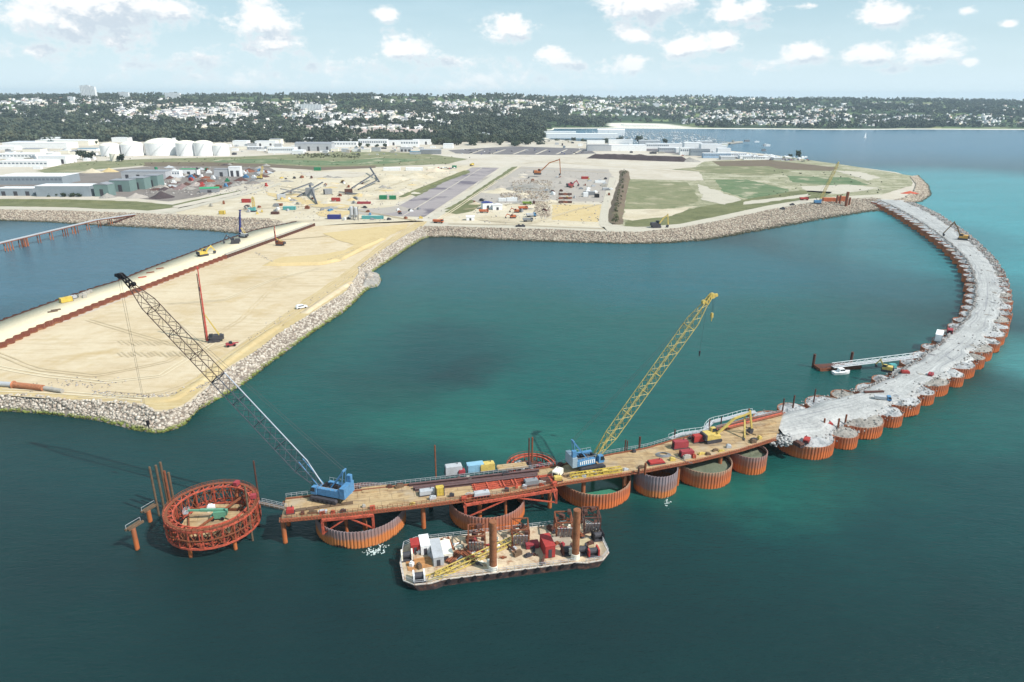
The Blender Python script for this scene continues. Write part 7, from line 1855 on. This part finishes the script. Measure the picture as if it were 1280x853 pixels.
# the woods and hedges of the hills, read as one mass
def forest(name, pts, mat, nclump):
    protos = [crown_arrays(nclump, 200 + k, 1.0, .26, .46) for k in range(6)]; Vs = []; Fs = []; off = 0
    for k, (x, y, z, r) in enumerate(pts):
        v, f = protos[k % 6]; a = random.uniform(0, 6.28); ca, sa = math.cos(a), math.sin(a); s = r
        w = np.empty_like(v); w[:,0] = (v[:,0]*ca - v[:,1]*sa) * s + x; w[:,1] = (v[:,0]*sa + v[:,1]*ca) * s + y; w[:,2] = v[:,2] * s * 1.0 + z
        Vs.append(w); Fs.append(f + off); off += len(v)
    return struct(name, np_mesh(name, np.concatenate(Vs), np.concatenate(Fs), mat), 'stuff')
def wood_density(x, y):
    return mnoise.fractal(Vector((x * .0028, y * .0028, 7.7)), 1, 2, 3)
# town districts given by the strips of the photo in which the white houses crowd together
TOWN = [(0,60,124,134,1.0),(-200,0,124,138,.4),(1280,1450,140,158,.35),(20,130,122,132,.5),(120,215,124,134,1.1),(140,250,132,150,1.6),(215,340,130,150,1.7),(330,420,128,140,1.2),(355,470,138,152,1.2),(410,520,140,152,.9),(130,240,150,158,.5),(470,520,124,130,.5),(480,560,142,160,.6),(540,700,126,140,1.0),(560,660,132,146,1.0),(690,860,128,146,.8),(800,1000,122,134,.6),(850,1060,138,156,.8),(1000,1160,128,140,.45),(1040,1280,144,158,.5),(1150,1280,132,142,.25),(700,800,122,130,.4),(920,1020,147,157,1.4),(600,640,160,172,.3),(0,110,136,160,.12),(100,300,150,168,.7),(300,560,152,172,.55),(440,540,158,170,.9),(0,140,136,165,.25),(380,450,118,124,.3),(420,530,160,172,.35),(540,700,116,124,.5),(820,980,117,123,.5)]
houses = []; tries = 0
while len(houses) < 3700 and tries < 15000:
    tries += 1; T = random.choices(TOWN, weights=[(b-a)*(d-c)*w for a,b,c,d,w in TOWN])[0]
    px = random.uniform(T[0], T[1]); py = random.uniform(T[2], T[3]); q = PT(px, py)
    if q is None or q.z < 3 or q.y < 1720: continue
    if mnoise.noise(Vector((q.x * .006, q.y * .004, 1))) < -.28: continue
    houses.append((q, px, py))
HX = {}
for q, _, _ in houses: HX.setdefault((int(q.x // 45), int(q.y // 60)), 0); HX[(int(q.x // 45), int(q.y // 60))] += 1
pts = []; ptsf = []; n = 0
while len(pts) < 8600 and n < 80000:
    n += 1; py = 119 + 60 * random.random() ** 1.15; px = random.uniform(-240, 1480); q = PT(px, py)
    if q is None or q.z < 3.2 or q.y < 1650: continue
    if px > 560 and q.y < 1750: continue
    k = HX.get((int(q.x // 45), int(q.y // 60)), 0); wd = wood_density(q.x, q.y)
    belt = (150 < py < 178 and px < 690)
    pr = (.44 if belt else .17 + 1.4 * max(0, wd + .12)) / (1 + 1.3 * k)
    if random.random() > pr: continue
    r = random.uniform(5, 10) * (1.15 if belt else 1) * (1.3 if px < 240 and py > 138 else 1)
    if q.y < 2600: pts.append((q.x, q.y, q.z - 1, r))
    else: ptsf.append((q.x, q.y, q.z - 1, r * 1.1))
    if len(pts) + len(ptsf) > 13000: break
near = [p for p in pts]
print('trees', len(near), len(ptsf), 'houses', len(houses), tries)
forest('hill_woods', near, LEAFF, 30)
forest('far_woods', ptsf, LEAFF, 16)
# hedgerow scrub on the skyline and on the grass field
sk = []
for k in range(700):
    x = random.uniform(-3800, 3800); y = random.uniform(4300, 5600)
    sk.append((x, y, terr(x, y) - 1, random.uniform(5, 12)))
forest('skyline_woods', sk, LEAFF, 14)
sc_ = []
for k in range(130):
    p = P(random.uniform(370, 450), random.uniform(193, 198), LZ); sc_.append((p.x, p.y, LZ - .5, random.uniform(.8, 2.2)))
for k in range(160):
    p = P(random.uniform(60, 590), random.uniform(196, 207), LZ); sc_.append((p.x, p.y, LZ - .5, random.uniform(.5, 1.3)))
for k in range(70):
    f = random.random(); p = P(767 + 15 * (1 - f) + random.uniform(-3, 3), 280 - 66 * (1 - f), LZ); p = P(768 + 13 * f + random.uniform(-3,3), 281 - 68 * f, LZ); sc_.append((p.x, p.y, LZ + 2, random.uniform(.7, 1.6)))
for k in range(60):
    p = P(random.uniform(960, 1110), random.uniform(214, 246), LZ); sc_.append((p.x, p.y, LZ - .4, random.uniform(.4, 1.2)))
forest('scrub', sc_, LEAFG, 16)
# houses: the nearest ones are things of their own, the rest of the town reads as a mass
def house_proto(L, Wd, h, rf):
    v = [(-L/2,-Wd/2,-1.5),(L/2,-Wd/2,-1.5),(L/2,Wd/2,-1.5),(-L/2,Wd/2,-1.5),(-L/2,-Wd/2,h),(L/2,-Wd/2,h),(L/2,Wd/2,h),(-L/2,Wd/2,h),(-L/2,0,h+rf),(L/2,0,h+rf)]
    w = [(0,1,5,4),(1,2,6,5),(2,3,7,6),(3,0,4,7)]; g = [(4,8,7),(5,6,9)]; r = [(4,5,9,8),(6,7,8,9)]
    return v, w, g, r
HWALL = MAT('house_wall', c8(252,248,242), rough=.8, var=.06, scale=.02, island=.0)
def hwall():
    m, t, bs = newmat('town_wall'); r = t.node('ShaderNodeNewGeometry').outputs['Random Per Island']
    c = t.ramp(r, [(0, c8(252,250,246)), (.5, c8(255,252,246)), (.8, c8(240,228,208)), (1, c8(214,206,200))]); t.l.new(c, bs.inputs['Base Color']); bs.inputs['Roughness'].default_value = .8; return m
def hroof():
    m, t, bs = newmat('town_roof'); r = t.node('ShaderNodeNewGeometry').outputs['Random Per Island']
    c = t.ramp(r, [(0, c8(110,112,122)), (.45, c8(150,150,158)), (.75, c8(176,170,170)), (.9, c8(176,120,100)), (1, c8(210,208,206))]); t.l.new(c, bs.inputs['Base Color']); bs.inputs['Roughness'].default_value = .7; return m
TW, TR = hwall(), hroof()
houses.sort(key=lambda h: h[0].y)
hm_ = []
for (L, Wd, h, rf) in ((11,8,4.5,3.2),(14,9,5.5,3.4),(9,8,6,3),(22,9,5.5,2.6)):
    v, w, g, r = house_proto(L, Wd, h, rf); mb = MB(); mb.add(v, w + g, 0); mb.add(v, r, 1); mb.v = mb.v
    # windows on the long sides
    for s in (-1, 1):
        for i in range(int(L // 3.2)):
            x = -L/2 + (i + .5) * L / int(L // 3.2); y = s * (Wd/2 + .03); mb.box((x, y, h * .5), (1.1, .05, 1.3), 0, 2)
    hm_.append(mb.mesh('house', [TW, TR, GLASS]))
for k, (q, px, py) in enumerate(houses[:290]):
    solo('house', hm_[k % 4], None, 'white walled gabled house on the nearer town slopes among the trees', 'house', (q.x, q.y, q.z), random.choice((0, .3, -.3, 1.57, 1.2)) , 'houses on the nearer slopes')
Vs = []; Fs = []; MI = []
for q, px, py in houses[290:]:
    L, Wd, h = random.uniform(10, 20), random.uniform(8, 11), random.uniform(5, 8.5); rf = random.uniform(2, 3.4)
    if random.random() < .06: L, h, rf = random.uniform(25, 50), random.uniform(8, 14), .3
    v, w, g, r = house_proto(L, Wd, h, rf); a = random.choice((0, .35, -.35, 1.57, 1.1)) + random.uniform(-.1,.1); ca, sa = math.cos(a), math.sin(a); o = len(Vs)
    Vs += [(x*ca - y*sa + q.x, x*sa + y*ca + q.y, z + q.z) for x, y, z in v]
    for f in w: Fs += [(f[0]+o, f[1]+o, f[2]+o), (f[0]+o, f[2]+o, f[3]+o)]; MI += [0, 0]
    for f in g: Fs.append(tuple(i+o for i in f)); MI.append(0)
    for f in r: Fs += [(f[0]+o, f[1]+o, f[2]+o), (f[0]+o, f[2]+o, f[3]+o)]; MI += [1, 1]
struct('far_town', np_mesh('far_town', Vs, Fs, [TW, TR], MI), 'stuff')
# apartment towers on the skyline, white blocks on the slopes
def tower(px, py, wpx, hpx, label, dep=16):
    q = PT(px, py); s = (q - Vector((0,0,CAMH))).length / FPX; w, h = wpx * s, hpx * s * 1.05; t = thing('apartment_block', label, 'apartment block', (q.x, q.y, q.z - 1)); mb = MB(); mb.bx(-w/2, w/2, 0, dep, 0, h); part('wall', mb, WHITE, t)
    mb = MB(); k = max(2, int(w / 6)); f = max(2, int(h / 3.2))
    for i in range(k):
        x = -w/2 + (i + .5) * w / k; mb.bx(x - .9, x + .9, -.05, -.01, h*.06, h*.95)
    part('window_strip', mb, MAT('strip_glass', c8(150,160,176), var=.2, scale=.2), t); mb = MB(); mb.bx(-w/2-.2, w/2+.2, -.2, dep+.2, h, h + .8); mb.bx(-w*.2, w*.1, 3, 9, h+.8, h + 3); part('roof', mb, LGREY, t)
for a in ((105,124,4.5,12,'white apartment tower on the skyline, leftmost of three'), (111,124,5,12.5,'white apartment tower on the skyline, middle of three'), (117,124,5.5,11.5,'white apartment tower on the skyline, rightmost and broadest of three'), (155,123.5,10,6,'low broad white apartment block right of the skyline towers'), (89,128,6,5,'small white apartment block standing among trees left of the towers'), (216,124,16,6,'long white apartment block above the dense old town'), (388,139,26,7,'long white apartment slab above the dark wood in the middle left'), (605,176,13,8,'white villa with stepped roofs inside the wood behind the parking area'), (866,154,24,3.5,'long pale building with a red roof edge on the far beach'), (820,134,7,4,'white block in the middle of the town across the bay')):
    tower(*a)
# port: masts and boats
yacht = []
for k in range(3):
    mb = MB(); L = 12 + 2.5*k; st = [(-L/2,1.6,1.2),(-L*.2,2.0,1.2),(L*.2,1.8,1.3),(L/2,.05,1.7)]
    for x, w, h in st: mb.v += [(x, -w, h), (x, -w*.6, -.1), (x, w*.6, -.1), (x, w, h)]
    for i in range(3):
        for j in range(3): mb.f.append((i*4+j, i*4+4+j, i*4+5+j, i*4+1+j))
        mb.f.append((i*4, i*4+3, i*4+7, i*4+4))
    mb.f.append((0,1,2,3)); mb.m = [0]*len(mb.f); mb.bx(-L*.2, L*.15, -.8, .8, 1.1, 1.8, 0); mb.tube((.4,0,1), (.4,0,L*1.35), .16, n=5, mi=1); mb.beam((.4,0,2.4),(-L*.35,0,2.4),.25,mi=1)
    yacht.append(mb.mesh('sailing_yacht', [WHITE, LGREY]))
for k in range(285):
    row = random.randrange(7); y = 166 + row * 2.1 + random.gauss(0, .45); x = random.uniform(725 + row * 8, 860 + row * 9); p = P(x, y, 0)
    if terr(p.x, p.y) > .2 and False: continue
    solo('sailing_yacht', yacht[k % 3], None, 'small white masted yacht moored in the crowded marina', 'sailing yacht', (p.x, p.y, 0), random.choice((1.57, -1.57)) + random.uniform(-.1,.1), 'yachts moored in the marina')
for row in range(7):
    y = 166.6 + row * 2.1; a = P(732 + row * 8, y, .6); b = P(866 + row * 9, y, .6); mb = MB(); mb.beam(a, b, 2.4, .5)
    solo('floating_dock', mb, CONC, ['floating marina dock farthest from the port halls', 'second floating dock from the far side of the marina', 'third floating dock from the far side of the marina', 'middle floating dock of the marina', 'third floating dock from the port halls', 'second floating dock from the port halls', 'floating marina dock nearest the port halls'][row], 'dock', (0,0,0), 0, 'floating docks of the marina')
mb = MB(); W_, _ = densify([P(x, y, 2) for x, y in ((880,181),(905,180),(926,177.5))], 10)
for i in range(9): mb.beam(W_[i], W_[i+1], 12, 3)
solo('breakwater_mole', mb, CONC, 'short dark stone mole closing the marina on the open water side', 'mole')
for (x, y, lab) in ((1081,173,'tiny white sailing boat alone on the open bay'),):
    p = P(x, y, 0); mb = MB(); mb.v = yacht[0].vertices and []; t = boat(lab, (p.x, p.y, 0), .3, 1.6); mb = MB(); mb.add([(-1.2,0,1.6),(2.4,0,1.6),(.6,.05,11),(.6,-.05,11)], [(0,1,2),(0,3,1),(1,3,2),(0,2,3)]); part('sail', mb, WHITE, t)
# lamp masts and poles of the estate
for k, (x, y, h) in enumerate(((53,172,22),(79,170,20),(180,172,26),(165,175,18),(177,175,16))):
    p = P(x, y, LZ); mb = MB(); mb.tube((0,0,0),(0,0,h),.5,.25,6); mb.bx(-2,2,-.4,.4,h-.3,h+.5)
    solo('light_mast', mb, LGREY, ['pale light mast before the left hand wood, leftmost', 'pale leaning looking light mast left of the towers road', 'tallest pale light mast behind the widest tank', 'light mast behind the second tank', 'light mast between the second and the widest tank'][k], 'light mast', p)
